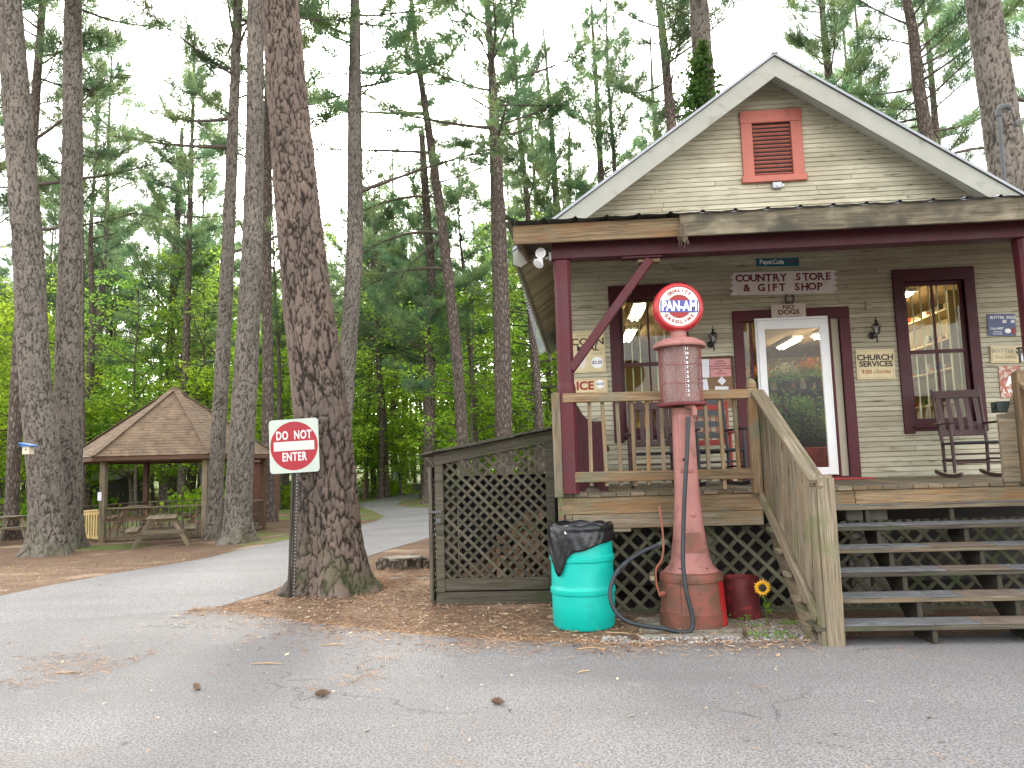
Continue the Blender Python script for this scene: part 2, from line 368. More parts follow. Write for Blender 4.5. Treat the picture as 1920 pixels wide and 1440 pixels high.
def asphalt_mat(name, c1, c2, seed):
    m, n, out = _mat(name); tc = N(n, 'ShaderNodeTexCoord').outputs['Object']
    q = N(n, 'ShaderNodeMapping'); q.inputs['Location'].default_value = (seed, seed*2, 0); n.links.new(tc, q.inputs[0]); v = q.outputs[0]
    a = tex(n, 'ShaderNodeTexNoise', .45, v, detail=6).outputs['Fac']; b = tex(n, 'ShaderNodeTexNoise', 70, v, detail=6).outputs['Fac']
    c = mixc(n, rng(n, a, .36, .64), c1, c2)
    c = mixc(n, rng(n, b, .42, .60, 0, .9), c, sc3(c1, .5)); b3 = tex(n, 'ShaderNodeTexNoise', 230, v, detail=3).outputs['Fac']; c = mixc(n, rng(n, b3, .55, .68, 0, .5), c, sc3(c2, 1.7)); tr_ = tex(n, 'ShaderNodeTexNoise', 1., v, mp=(.12, 1.1, 1), detail=5).outputs['Fac']; c = mixc(n, rng(n, tr_, .42, .66, 0, .35), c, sc3(c1, .7))
    vo = tex(n, 'ShaderNodeTexVoronoi', 130, v); c = mixc(n, rng(n, vo.outputs['Distance'], .05, .22, .45, 0), c, sc3(c2, 1.7))
    s2 = tex(n, 'ShaderNodeTexNoise', 1.1, v, mp=(1, 1.4, 1), detail=9); s2.inputs['Distortion'].default_value = .8; c = mixc(n, rng(n, s2.outputs['Fac'], .57, .72, 0, .25), c, (.20, .155, .125))
    s3 = tex(n, 'ShaderNodeTexNoise', 3.3, v, detail=8); c = mixc(n, rng(n, s3.outputs['Fac'], .62, .75, 0, .35), c, (.30, .29, .28))
    # hairline cracks
    dn = tex(n, 'ShaderNodeTexNoise', 2.2, v, detail=5); va = N(n, 'ShaderNodeVectorMath', operation='MULTIPLY_ADD'); n.links.new(dn.outputs['Color'], va.inputs[0]); va.inputs[1].default_value = (.9, .9, 0); n.links.new(v, va.inputs[2])
    cr = tex(n, 'ShaderNodeTexVoronoi', .42, va.outputs[0], feature='DISTANCE_TO_EDGE'); k = tex(n, 'ShaderNodeTexNoise', .5, v, detail=2).outputs['Fac']
    ck = rng(n, cr.outputs['Distance'], .0, .006, 1, 0); mm = N(n, 'ShaderNodeMath', operation='MULTIPLY'); n.links.new(ck, mm.inputs[0]); n.links.new(rng(n, k, .55, .64, 0, .6), mm.inputs[1]); c = mixc(n, mm.outputs[0], c, (.03, .03, .03))
    bsdf(n, out, c, .88, 0, .3, b, .7, .012); return m
GX = sorted([-400, -220, -120, -80, -50, -35, -26, -20] + [-16+.8*i for i in range(21)] + [3, 6, 10, 18, 30, 50, 90, 160, 300, 400])
GY = sorted([-60, -30, -12, 0, 4, 8] + [9+.8*i for i in range(14)] + [24, 30, 40, 50, 55, 60, 70, 80, 90, 105, 130, 170, 230, 320, 450])
g = MB(); nx = len(GX)
for y in GY:
    for x in GX: g.v.append((x, y, tz(x, y)))
for j in range(len(GY)-1):
    for i in range(nx-1): g.face([j*nx+i, j*nx+i+1, (j+1)*nx+i+1, (j+1)*nx+i], None, True)
tag(g.build('ground', ground_mat()), kind='structure')
def drape(name, pts2, mt, dz):
    bm = bmesh.new(); vs_ = [bm.verts.new((x, y, 0)) for x, y in pts2]; f = bm.faces.new(vs_)
    if f.normal.z < 0 or f.calc_area() < 0: f.normal_flip()
    bmesh.ops.triangulate(bm, faces=bm.faces[:])
    for ax, arr in ((0, GX), (1, GY)):
        for c in arr:
            co = (c, 0, 0) if ax == 0 else (0, c, 0); no = (1, 0, 0) if ax == 0 else (0, 1, 0)
            bmesh.ops.bisect_plane(bm, geom=bm.verts[:]+bm.edges[:]+bm.faces[:], plane_co=co, plane_no=no)
    for v in bm.verts: v.co.z = tz(v.co.x, v.co.y)+dz
    bmesh.ops.recalc_face_normals(bm, faces=bm.faces[:])
    me = bpy.data.meshes.new(name); bm.to_mesh(me); bm.free()
    if me.polygons[0].normal.z < 0: me.flip_normals()
    me.materials.append(mt); o = bpy.data.objects.new(name, me); COL.objects.link(o); tag(o, kind='structure'); return o
def wob(pts, amp, step=.35, seed=0):
    """break a polyline into short wandering steps, as a ragged edge of asphalt does"""
    out = []; n = len(pts)
    for i in range(n):
        a, b = Vector(pts[i]).to_2d(), Vector(pts[(i+1) % n]).to_2d(); L = (b-a).length; k = max(1, min(60, int(L/step))); nn = Vector((-(b-a).y, (b-a).x))/max(L, .001)
        for j in range(k):
            p = a.lerp(b, j/k); q = noise.noise(Vector((p.x*1.3+seed, p.y*1.3, 0)))+.5*noise.noise(Vector((p.x*4+seed, p.y*4, 3)))
            out.append(tuple(p+nn*q*amp))
    return out
def gp(l): return [gnd(*p).to_2d() for p in l]
LOT = gp([(400, 1142), (560, 1166), (700, 1184), (850, 1197), (1000, 1203), (1140, 1209), (1350, 1209), (1550, 1204), (1750, 1196), (1920, 1187), (2300, 1165)])
lot = [(p.x, p.y) for p in LOT] + [(12, 7.6), (12, -12), (-14, -12), (-14, 6.2), (-9, 7.4), (-5.6, 7.9)]
drape('parking_lot', wob(lot, .07, .3, 5), asphalt_mat('dark_asphalt', (.19, .182, .178), (.27, .26, .252), 3), .012)
ROADP = gp([(0, 1118), (150, 1088), (300, 1062), (430, 1036), (560, 1008), (640, 992), (705, 978), (722, 968), (700, 958), (676, 950), (672, 944), (740, 931), (800, 921.5), (862, 915), (900, 913), (900, 920), (855, 924), (796, 932), (750, 941), (742, 948), (775, 952), (860, 957), (1000, 962), (1000, 985), (900, 998), (800, 1010), (700, 1040), (600, 1075), (500, 1112), (400, 1142)])
road = [(p.x, p.y) for p in ROADP] + [(-5.2, 7.2), (-10, 6.6), (-16, 6.2), (-40, 4), (-40, 7.5), (-14, 9.0)]
drape('road', wob(road, .05, .4, 9), asphalt_mat('old_asphalt', (.205, .20, .198), (.27, .262, .26), 11), .006)

# ---- litter, gravel, weeds (uncountable) ----
def np_mesh(name, V, F, rnd, mats, parent=None, loc=None, kind=None, uv=None, midx=None, smooth=False):
    """fast mesh: V (n,3); F (m,k) all same k"""
    me = bpy.data.meshes.new(name); k = F.shape[1]
    if loc is not None: V = V-np.array(loc)
    me.vertices.add(len(V)); me.vertices.foreach_set('co', V.astype(np.float32).ravel())
    me.loops.add(F.size); me.loops.foreach_set('vertex_index', F.astype(np.int32).ravel())
    me.polygons.add(len(F)); me.polygons.foreach_set('loop_start', np.arange(0, F.size, k, dtype=np.int32)); me.polygons.foreach_set('loop_total', np.full(len(F), k, dtype=np.int32))
    if not isinstance(mats, (list, tuple)): mats = [mats]
    for m in mats: me.materials.append(m)
    if midx is not None: me.polygons.foreach_set('material_index', midx.astype(np.int32))
    if smooth: me.polygons.foreach_set('use_smooth', np.ones(len(F), dtype=bool))
    me.update(calc_edges=True); me.validate()
    a = me.attributes.new('rnd', 'FLOAT', 'FACE')
    if len(me.polygons) == len(F): a.data.foreach_set('value', np.asarray(rnd, dtype=np.float32))
    if name is None: return me
    o = bpy.data.objects.new(name, me); COL.objects.link(o); o.parent = parent
    if loc is not None and parent is None: o.location = loc
    if kind: o['kind'] = kind
    return o
RS = np.random.RandomState(5)
def inpoly(x, y, P):
    c = False; n = len(P)
    for i in range(n):
        x1, y1 = P[i]; x2, y2 = P[(i+1) % n]
        if (y1 > y) != (y2 > y) and x < (x2-x1)*(y-y1)/(y2-y1)+x1: c = not c
    return c
def slab_quads(pts, L, Wd, hgt=.006, tilt=.25):
    n = len(pts); th = RS.rand(n)*6.283; L = L*np.ones(n); Wd = Wd*np.ones(n)
    d = np.stack([np.cos(th), np.sin(th), RS.randn(n)*tilt*.4], 1); s_ = np.stack([-np.sin(th), np.cos(th), RS.randn(n)*tilt], 1)
    P = np.array(pts); P[:, 2] += hgt*(.4+RS.rand(n)*1.6)
    V = np.stack([P-d*L[:, None]/2-s_*Wd[:, None]/2, P+d*L[:, None]/2-s_*Wd[:, None]*.3, P+d*L[:, None]*.45+s_*Wd[:, None]/2, P-d*L[:, None]*.4+s_*Wd[:, None]*.4], 1).reshape(-1, 3)
    return V, np.arange(4*n).reshape(n, 4), RS.rand(n)
def litter_mat(name, a, b):
    m, n, out = _mat(name); r = N(n, 'ShaderNodeAttribute', attribute_name='rnd').outputs['Fac']; bsdf(n, out, mixc(n, r, a, b), .9, 0, .2); return m
STRAWM = litter_mat('pine_straw', (.17, .075, .04), (.50, .32, .18)); CHIPM = litter_mat('wood_chips', (.12, .075, .05), (.62, .50, .34))
lotP = [(a, b) for a, b in lot]; roadP2 = [(a, b) for a, b in road]
def scatter(n, x0, x1, y0, y1, ok, dz=.0):
    out = []; t = 0
    while len(out) < n and t < n*12:
        t += 1; x = x0+(x1-x0)*RS.rand(); y = y0+(y1-y0)*RS.rand()
        if ok(x, y): out.append((x, y, tz(x, y)+dz))
    return out
edge_n = lambda x, y: noise.noise(Vector((x*.9, y*.9, 7)))+.6*noise.noise(Vector((x*3, y*3, 1)))
LB_ = sorted([(p.x, p.y) for p in LOT]); LBx = [p[0] for p in LB_]; LBy = [p[1] for p in LB_]
def spill(x, y, w):      # drifted needles thin out away from the verge
    dd = float(np.interp(x, LBx, LBy))-y; return dd > -.1 and RS.rand() < math.exp(-max(0, dd)/w)*(.35+.9*max(0, .35+edge_n(x*1.4, y*1.4)))
bare = lambda x, y: not inpoly(x, y, lotP) and not inpoly(x, y, roadP2)
P1 = scatter(9000, -4.6, 2.2, 6.5, 11.5, lambda x, y: bare(x, y) and not (x > -.1 and y > 7.7))
P1 += scatter(3000, -13, -5, 9, 18, bare)
P1 += scatter(3600, -4.2, 1.9, 6.0, 8.7, lambda x, y: inpoly(x, y, lotP) and spill(x, y, .20+.10*(x < -.2)), .014)
P1 += scatter(500, -4.6, 1.5, 5.2, 7.6, lambda x, y: inpoly(x, y, lotP) and edge_n(x, y) > .42, .014)
P1 += scatter(420, -6, 6, 2.6, 7, lambda x, y: edge_n(x*.8, y*.8) > .36, .014); P1 += scatter(130, -7, 6, 2.3, 7, lambda x, y: True, .014)
for _ in range(2600):
    t_ = RS.rand()*6.283; q_ = .52+abs(RS.randn())*.13; P1.append((-2.97+q_*math.cos(t_), 9.98+q_*.92*math.sin(t_), max(0, .055-.2*(q_-.52))*RS.rand()))
V, F, r = slab_quads(P1, .05+.07*RS.rand(len(P1)), .0035, .012, .5)
np_mesh('pine_straw', V, F, r, STRAWM, kind='stuff')
P2 = scatter(2400, -4.3, 2.1, 6.6, 9.6, lambda x, y: bare(x, y) and not (x > -.1 and y > 7.8))
P2 += scatter(500, -12, -5, 9.4, 16, bare)
P2 += scatter(380, -5.5, 5.5, 2.4, 7.4, lambda x, y: inpoly(x, y, lotP), .013)
P2 += scatter(800, -4.2, 1.9, 6.0, 8.7, lambda x, y: inpoly(x, y, lotP) and spill(x, y, .28), .013)
V, F, r = slab_quads(P2, .014+.04*RS.rand(len(P2))**2.2, .008+.01*RS.rand(len(P2)), .008, .35)
np_mesh('wood_chips', V, F, r, CHIPM, kind='stuff')
# gravel beside the pump pad: little angular stones
def stones(name, P, smin, smax, mt):
    O = np.array([[1, 0, 0], [-1, 0, 0], [0, 1, 0], [0, -1, 0], [0, 0, 1], [0, 0, -1]], float); T = np.array([[0, 2, 4], [2, 1, 4], [1, 3, 4], [3, 0, 4], [2, 0, 5], [1, 2, 5], [3, 1, 5], [0, 3, 5]])
    n = len(P); S = (smin+(smax-smin)*RS.rand(n, 1, 1))*(.6+.7*RS.rand(n, 6, 1)); th = RS.rand(n)*6.28; c, s_ = np.cos(th), np.sin(th)
    R = np.zeros((n, 3, 3)); R[:, 0, 0] = c; R[:, 0, 1] = -s_; R[:, 1, 0] = s_; R[:, 1, 1] = c; R[:, 2, 2] = .6
    V = np.einsum('nij,nkj->nki', R, O[None]*S)+np.array(P)[:, None, :]
    return np_mesh(name, V.reshape(-1, 3), (T[None]+6*np.arange(n)[:, None, None]).reshape(-1, 3), np.repeat(RS.rand(n), 8), mt, kind='stuff')
stones('gravel', scatter(1000, .25, 2.1, 6.55, 6.85, lambda x, y: bare(x, y), .006)+scatter(500, 1.3, 2.1, 6.7, 7.4, bare, .004), .008, .022, litter_mat('pale_gravel', (.14, .14, .135), (.5, .49, .47)))
# ================= TREES =================
BARK_NEAR = bark_mat('pine_bark_plates', (.11, .088, .074), (.165, .122, .098), (.020, .016, .013), attr=True, moss=(.06, .07, .03))
BARK_GREY = bark_mat('grey_pine_bark', (.135, .117, .098), (.185, .162, .137), (.040, .034, .028), attr=True, moss=(.105, .105, .065))
BARK_FAR = bark_mat('far_pine_bark', (.17, .145, .125), (.24, .19, .16), (.05, .04, .034))
BARK_D = mat('dark_branch_bark', (.10, .082, .068), .95, .3, 6, .5, 30)
NEEDLE = leaf_mat('pine_needles', (.055, .11, .06), (.09, .155, .085), (.14, .19, .075), .45)
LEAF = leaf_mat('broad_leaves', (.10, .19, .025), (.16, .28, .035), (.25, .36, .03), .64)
LEAF_D = leaf_mat('deep_green_broad_leaves', (.075, .155, .032), (.12, .22, .042), (.19, .29, .038), .62)  # deeper green variant of the broad leaves

def catmull(pts, n):
    out = []; P = [pts[0]*2-pts[1]]+pts+[pts[-1]*2-pts[-2]]
    for i in range(1, len(P)-2):
        for j in range(n):
            t = j/n; a, b, c, d = P[i-1], P[i], P[i+1], P[i+2]
            out.append(.5*((2*b)+(c-a)*t+(2*a-5*b+4*c-d)*t*t+(3*b-3*c+d-a)*t**3))
    out.append(P[-2]); return out
def smooth_path(pts, step):
    L = catmull(pts, 10); out = [L[0]]; acc = 0
    cum = [0]
    for i in range(1, len(L)): cum.append(cum[-1]+(L[i]-L[i-1]).length)
    k = max(2, int(cum[-1]/step)); j = 0; res = []
    for i in range(k+1):
        s = cum[-1]*i/k
        while j < len(L)-2 and cum[j+1] < s: j += 1
        t = (s-cum[j])/max(1e-6, cum[j+1]-cum[j]); res.append(L[j].lerp(L[j+1], min(1, t)))
    return res
def trunk(name, path, radf, parent, mt, detail=0, flare=.45, seed=0, hd=12., nside=14):
    """path: list of Vector (world) from the ground up; radf(h)->radius; detail = vertex spacing of carved bark up to height hd"""
    org = wloc(parent); V = []; F = []; crack = []; cell = []
    step = detail if detail else .45
    full = smooth_path(path, step*1.25 if detail else step); h0 = full[0].z
    if detail:
        near = [p for p in full if p.z-h0 <= hd]; rest = [p for p in full if p.z-h0 > hd][::20]
        full = near+rest; nside = max(24, int(2*math.pi*radf(1.2)/detail))
    for i, p in enumerate(full):
        h = p.z-h0; r = radf(h)
        for j in range(nside):
            t = 2*math.pi*j/nside; ct, st = math.cos(t), math.sin(t)
            fl = flare*math.exp(-h/.28)*(1+.45*math.sin(t*5+seed)+.3*math.sin(t*3+seed*2)) + .05*math.sin(t*2+seed+h*.4)
            rr = r*(1+fl)
            c_, k_ = .7, .5
            if detail and h <= hd:
                q = Vector((ct*r+seed, st*r, h*.34))*(12 if r > .3 else 14)
                q = q+noise.noise_vector(q*.45)*.9+noise.noise_vector(q*2.1)*.42
                d, pts_ = noise.voronoi(q, distance_metric='DISTANCE', exponent=2.5); e = d[1]-d[0]; k_ = (math.sin(pts_[0].x*12.9+pts_[0].y*78.2+pts_[0].z*37.7)*43758.5) % 1
                big = noise.noise(q*.3); c_ = max(0, min(1, e/(.24+.08*big))); c_ = c_*c_*(3-2*c_)
                rr += min(.024, r*.07)*(c_-.6)+ (k_-.5)*.010*c_ + .007*noise.noise(q*2.3)+.012*big
            V.append((p.x+ct*rr-org.x, p.y+st*rr-org.y, p.z-org.z-(0.06 if i == 0 else 0))); crack.append(c_); cell.append(k_)
    n = nside
    A = np.arange(len(full)-1)[:, None]*n; J = np.arange(n)[None]; J2 = (J+1) % n
    F = np.stack([A+J, A+J2, A+n+J2, A+n+J], -1).reshape(-1, 4)
    o = np_mesh(name, np.array(V), F, np.zeros(len(F)), mt, parent, None, smooth=True)
    me = o.data
    a = me.attributes.new('crack', 'FLOAT', 'POINT'); a.data.foreach_set('value', crack)
    a = me.attributes.new('cell', 'FLOAT', 'POINT'); a.data.foreach_set('value', cell)
    return o

def tuft_tris(C, D, K, L, wd, rs, spread=.9):
    n = len(C); C = np.repeat(C, K, 0); D = np.repeat(D, K, 0)
    d = D*.75+rs.randn(n*K, 3)*spread*.6; d /= np.linalg.norm(d, axis=1)[:, None]+1e-9
    s_ = np.cross(d, rs.randn(n*K, 3)); s_ /= np.linalg.norm(s_, axis=1)[:, None]+1e-9
    LL = L*(.7+.6*rs.rand(n*K, 1)); C = C+rs.randn(n*K, 3)*L*.22
    V = np.stack([C-s_*wd/2, C+s_*wd/2, C+d*LL], 1).reshape(-1, 3)
    return V, np.arange(3*n*K).reshape(-1, 3)
class Skel:
    def __init__(s): s.V = []; s.F = []; s.C = []; s.D = []
    def limb(s, pts, r0, r1, n=4):
        b = len(s.V); k = len(pts)
        for i, p in enumerate(pts):
            d = (pts[min(i+1, k-1)]-pts[max(0, i-1)]).normalized(); a, c = ortho(d); r = r0+(r1-r0)*i/(k-1)
            for j in range(n):
                t = 2*math.pi*j/n; s.V.append(tuple(p+(a*math.cos(t)+c*math.sin(t))*r))
        for i in range(k-1):
            for j in range(n): s.F.append((b+i*n+j, b+i*n+(j+1) % n, b+(i+1)*n+(j+1) % n, b+(i+1)*n+j))
    def mesh(s, name, mats, K, L, wd, seed, parent=None, spread=.9):
        rs = np.random.RandomState(seed); V2, F2 = tuft_tris(np.array(s.C), np.array(s.D), K, L, wd, rs, spread)
        V1 = np.array(s.V); F1 = np.array(s.F); F1 = np.concatenate([F1[:, [0, 1, 2]], F1[:, [0, 2, 3]]])
        rnd = np.concatenate([np.zeros(len(F1)), np.repeat(rs.rand(len(s.C)), K)])
        return np_mesh(name, np.concatenate([V1, V2]), np.concatenate([F1, F2+len(V1)]), rnd, mats, parent, midx=np.concatenate([np.zeros(len(F1)), np.ones(len(F2))]))
def pine_crown(seed, H=10., R=3.4, nl=42, dens=1., sparse_low=True, K=12, L=.28, wd=.024):
    """crown about its own base at z=0, its trunk axis is +z"""
    rn = random.Random(seed); S = Skel()
    for i in range(nl):
        f = (i+rn.random()*.8)/nl; z = H*(f**.9)*.97
        ln = R*.86*(1.02-f*.72)*(.55+.6*rn.random())*(.75+.5*math.sin(f*3.1))
        if sparse_low and f < .25: ln *= 1.15
        az = rn.random()*6.283; el = .08+.75*f+rn.uniform(-.2, .25)
        p = Vector((0, 0, z)); d = Vector((math.cos(az)*math.cos(el), math.sin(az)*math.cos(el), math.sin(el)))
        pts = [p]; k = 6; bend = rn.uniform(-.12, .16)
        for j in range(k):
            d = (d+Vector((rn.uniform(-.14, .14), rn.uniform(-.14, .14), bend*.5+.05))).normalized(); pts.append(pts[-1]+d*ln/k)
        r0 = .012+.010*ln; S.limb(pts, r0, .005)
        nt_ = int((9+ln*9)*dens)
        for t in range(nt_):
            u = (.22+.78*rn.random()**.8)*k; a = min(k-1, int(u)); q = pts[a].lerp(pts[a+1], u-a); dd = (pts[a+1]-pts[a]).normalized()
            sd_ = dd.cross(Vector((0, 0, 1))).normalized()*rn.choice((-1, 1)); tl = rn.uniform(.15, .85)*(1-.45*u/k)*ln*.34+.12
            td = (dd*rn.uniform(.3, 1.)+sd_*rn.uniform(.4, 1.)+Vector((0, 0, rn.uniform(-.1, .5)))).normalized()
            e = q+td*tl
            if tl > .3: S.limb([q, e], .007, .003, 3)
            for m_ in range(1+int(tl*3.2)):
                c = q.lerp(e, 1-m_*.26/max(tl, .26)) if m_ else e
                S.C.append(tuple(c)); S.D.append(tuple((td+Vector((0, 0, .35))).normalized()))
    return S.mesh('crown', [BARK_D, NEEDLE], K, L, wd, seed)
def leafy(seed, H=9., R=3., nl=34, K=7, lsize=.17, mt=None, z0=.18, clumps=16):
    """broad-leaved tree: stem with many rising limbs ending in flat leaf sprays"""
    rn = random.Random(seed); S = Skel(); tip = [Vector((0, 0, 0))]
    for i in range(8): tip.append(tip[-1]+Vector((rn.uniform(-.12, .12), rn.uniform(-.12, .12), H/8)))
    for i in range(nl):
        f = z0+(1-z0)*(i+rn.random())/nl; a = min(7, int(f*8)); p = tip[a].lerp(tip[a+1], f*8-a)
        ln = R*(.35+.65*math.sin(min(1, (1.06-f)/(1-z0))*1.9))*rn.uniform(.6, 1.15); az = rn.random()*6.283; el = rn.uniform(.05, .5)
        d = Vector((math.cos(az)*math.cos(el), math.sin(az)*math.cos(el), math.sin(el))); pts = [p]
        for j in range(4):
            d = (d+Vector((rn.uniform(-.2, .2), rn.uniform(-.2, .2), rn.uniform(-.12, .12)))).normalized(); pts.append(pts[-1]+d*ln/4)
        S.limb(pts, .016+.01*ln, .006, 3)
        for c in range(int(clumps*(.5+ln/R))):
            u = (.2+.8*rn.random()**.6)*4; a = min(3, int(u)); q = pts[a].lerp(pts[a+1], u-a)
            q = q+Vector((rn.gauss(0, .3), rn.gauss(0, .3), rn.gauss(0, .13)))*(.5+ln*.22); S.C.append(tuple(q)); S.D.append((0, 0, 0))
    rs = np.random.RandomState(seed); C = np.repeat(np.array(S.C), K, 0); n = len(C)
    C = C+rs.randn(n, 3)*np.array([.2, .2, .09]); nrm = np.array([0, 0, 1.])+rs.randn(n, 3)*.55; nrm /= np.linalg.norm(nrm, axis=1)[:, None]
    a = np.cross(nrm, rs.randn(n, 3)); a /= np.linalg.norm(a, axis=1)[:, None]; b = np.cross(nrm, a); s_ = lsize*(.6+.7*rs.rand(n, 1))
    V2 = np.stack([C-a*s_*.5, C-b*s_*.3, C+a*s_*.55, C+b*s_*.3], 1).reshape(-1, 3); F2 = np.arange(4*n).reshape(-1, 4)
    V1 = np.array(S.V); F1 = np.array(S.F) if len(S.F) and len(S.F[0]) == 4 else np.zeros((0, 4), int)
    rnd = np.concatenate([np.zeros(len(F1)), rs.rand(n)])
    o = np_mesh('crown', np.concatenate([V1, V2]), np.concatenate([F1, F2+len(V1)]), rnd, [BARK_D, mt or LEAF], None, midx=np.concatenate([np.zeros(len(F1)), np.ones(n)]))
    return o, tip
def unlink(o): COL.objects.unlink(o); return o
CROWNS = [unlink(pine_crown(s, R=r, nl=n)) for s, r, n in ((1, 3.3, 40), (2, 3.8, 46), (3, 3.0, 34), (4, 3.6, 44))]
CROWN_LOW = [unlink(pine_crown(s, R=r, nl=n, dens=1.2)) for s, r, n in ((11, 4.2, 40), (12, 3.6, 36))]
def axis_at(path, z):
    for i in range(len(path)-1):
        if path[i].z <= z <= path[i+1].z: return path[i].lerp(path[i+1], (z-path[i].z)/(path[i+1].z-path[i].z))
    d = (path[-1]-path[-2]).normalized(); return path[-1]+d*(z-path[-1].z)
def place_crown(src, parent, path, z, h, rsc, rot):
    c = src.copy(); COL.objects.link(c); c.parent = parent; a = axis_at(path, z); b = axis_at(path, z+h*.8)
    o = wloc(parent); c.location = a-o; q = (b-a).normalized().to_track_quat('Z', 'Y'); c.rotation_euler = (q.to_matrix() @ Matrix.Rotation(rot, 3, 'Z')).to_euler()
    c.scale = (rsc, rsc, h/10.); return c
def limbs_part(parent, path, specs, seed, tuft=True):
    """separate bare or tufted limbs seen on a particular tree: (z, azimuth deg, length, elevation, bend)"""
    rn = random.Random(seed); S = Skel(); org = wloc(parent)
    for z, az, ln, el, bend in specs:
        az = rad(az); d = Vector((math.sin(az)*math.cos(el), math.cos(az)*math.cos(el), math.sin(el))); pts = [axis_at(path, z)-org]
        for j in range(9):
            d = (d+Vector((rn.uniform(-.05, .05), rn.uniform(-.05, .05), bend/9))).normalized(); pts.append(pts[-1]+d*ln/9)
        S.limb(pts, .022+.010*ln, .010, 6)
        for t in range(int(ln*8) if tuft else 3):
            u = rn.uniform(3.5, 9); a = min(8, int(u)); q = pts[a].lerp(pts[a+1], u-a); dd = (pts[a+1]-pts[a]).normalized(); sd_ = dd.cross(Vector((0, 0, 1))).normalized()*rn.choice((-1, 1))
            e = q+(dd*.6+sd_*.7+Vector((0, 0, rn.uniform(-.3, .4)))).normalized()*rn.uniform(.3, 1.2); S.limb([q, e], .012, .005, 3)
            for m_ in range(3 if tuft else 0): S.C.append(tuple(q.lerp(e, 1-m_*.22))); S.D.append(tuple((e-q).normalized()))
    if not S.C: S.C = [tuple(pts[-1])]; S.D = [(0, 0, 1)]
    o = S.mesh('branches', [BARK_D, NEEDLE], 10, .26, .026, seed, parent)
    return o
def pine(pix, wpx, label, Y=None, top=26., crown=(13, 12, 1.1), ci=0, mt=None, detail=0, hd=12., flare=.45, seed=1, low=False, limbs=None, group=None, nside=14, tree='pine_tree', tap=.022):
    """pix: photo pixels of the trunk's centre from its foot up; wpx: (pixel y, trunk width px)"""
    if Y is None: b = gnd(*pix[0]); Y = b.y; P = [b]+[at(px, py, Y) for px, py in pix[1:]]
    else:
        P = [at(px, py, Y) for px, py in pix]; d = P[1]-P[0]; z = tz(P[0].x, Y); b = P[0]+d*((z-P[0].z)/d.z); P = [b]+P
    d = (P[-1]-P[-2]).normalized(); d = (d*.7+Vector((0, 0, .3))).normalized()
    if P[-1].z < top-2: P = P+[P[-1]+d*((top-P[-1].z)*.5), P[-1]+d*(top-P[-1].z)]
    q = at(pix[0][0], wpx[0], Y); rr = wpx[1]/2/pxm(q); hr = max(0, q.z-b.z); r_b = rr/(1-tap*hr)
    radf = lambda h: max(.03, r_b*(1-tap*min(h, 14)-.045*max(0, h-14)))
    root = empty(tree, b, label, 'tree', group)
    trunk('trunk', P, radf, root, mt or BARK_FAR, detail, flare, seed, hd, nside)
    if crown: place_crown((CROWN_LOW if low else CROWNS)[ci % (2 if low else 4)], root, P, b.z+crown[0], crown[1], crown[2], seed*1.7)
    if limbs: limbs_part(root, P, limbs, seed+50)
    return root
# --- pines one can tell apart, left to right ---
pine([(90, 1040), (85, 900), (65, 700), (53, 480), (35, 240), (18, 0)], (900, 60), 'thick grey pine with the blue-roofed birdhouse on its trunk, leftmost in front of the pavilion', mt=BARK_GREY, detail=.028, hd=16, seed=2, crown=(15, 10, 1.1), flare=.4)
pine([(127, 1028), (128, 900), (128, 700), (132, 480), (136, 240), (137, 0)], (900, 47), 'straight grey pine rising just right of the birdhouse tree', mt=BARK_GREY, detail=.03, hd=16, seed=5, crown=(15, 10, 1.), ci=1)
pine([(20, 1012), (24, 900), (33, 700), (47, 480), (62, 250), (80, 0)], (900, 25), 'slimmer reddish pine leaning right behind the birdhouse tree', seed=3, crown=(13, 11, 1.1), ci=2, limbs=[(9.5, 100, 4, -.1, .3), (11, 80, 4.5, .1, .2), (12.5, 110, 4, .2, .2)])
pine([(400, 1010), (408, 850), (417, 680), (427, 480), (437, 240), (446, 0)], (850, 27), 'slender pine just left of the mossy-footed pine beside the pavilion', seed=4, crown=(12.5, 12, 1.1), ci=3, mt=BARK_GREY, detail=.03, hd=18, limbs=[(11.3, -80, 4.5, .05, .3), (12.2, -60, 4, .15, .3), (8, 80, 2.5, .2, .4)])
pine([(443, 1018), (452, 850), (462, 680), (472, 480), (478, 240), (479, 0)], (850, 44), 'grey pine with a mossy flared foot at the pavilion corner by the road', seed=6, crown=(15, 11, 1.1), ci=0, mt=BARK_GREY, detail=.028, hd=18, flare=.6)
pine([(502, 979), (502, 850), (502, 680), (500, 480), (502, 240), (505, 0)], (850, 23), 'pine standing behind the do not enter sign and the mossy-footed pine', seed=7, crown=(13, 12, 1.), ci=1)
pine([(625, 1108), (612, 900), (598, 740), (567, 480), (545, 240), (526, 0)], (740, 99), 'huge leaning pine with deep reddish bark plates behind the do not enter sign', seed=8, crown=(17, 10, 1.3), ci=2, mt=BARK_NEAR, detail=.0145, hd=9.3, flare=.5, tap=.045)
pine([(640, 850), (650, 700), (665, 460), (665, 240), (666, 0)], (600, 31), 'tall straight pine rising directly right of the huge leaning pine', Y=24, seed=9, crown=(13, 12, 1.1), ci=3, mt=BARK_GREY, detail=.035, hd=20, limbs=[(10.5, 95, 5, .3, -.1)])
pine([(868, 830), (856, 664), (836, 480), (816, 330), (803, 240), (782, 100), (771, 0)], (664, 21), 'curving pine with arched bare limbs on its left side', Y=30, seed=10, crown=(15, 10, 1.1), ci=0, limbs=[(9.4, -88, 4.5, .25, -.9), (10.9, -85, 4.8, .3, -1.1), (12.4, -80, 4.6, .3, -.9), (14.3, -90, 5, .1, -.1), (16, -92, 5.4, .0, .2), (17.8, -85, 5, .1, .1), (10.7, -100, 3.2, -.5, -.6), (13, 90, 2.5, .2, .3)])
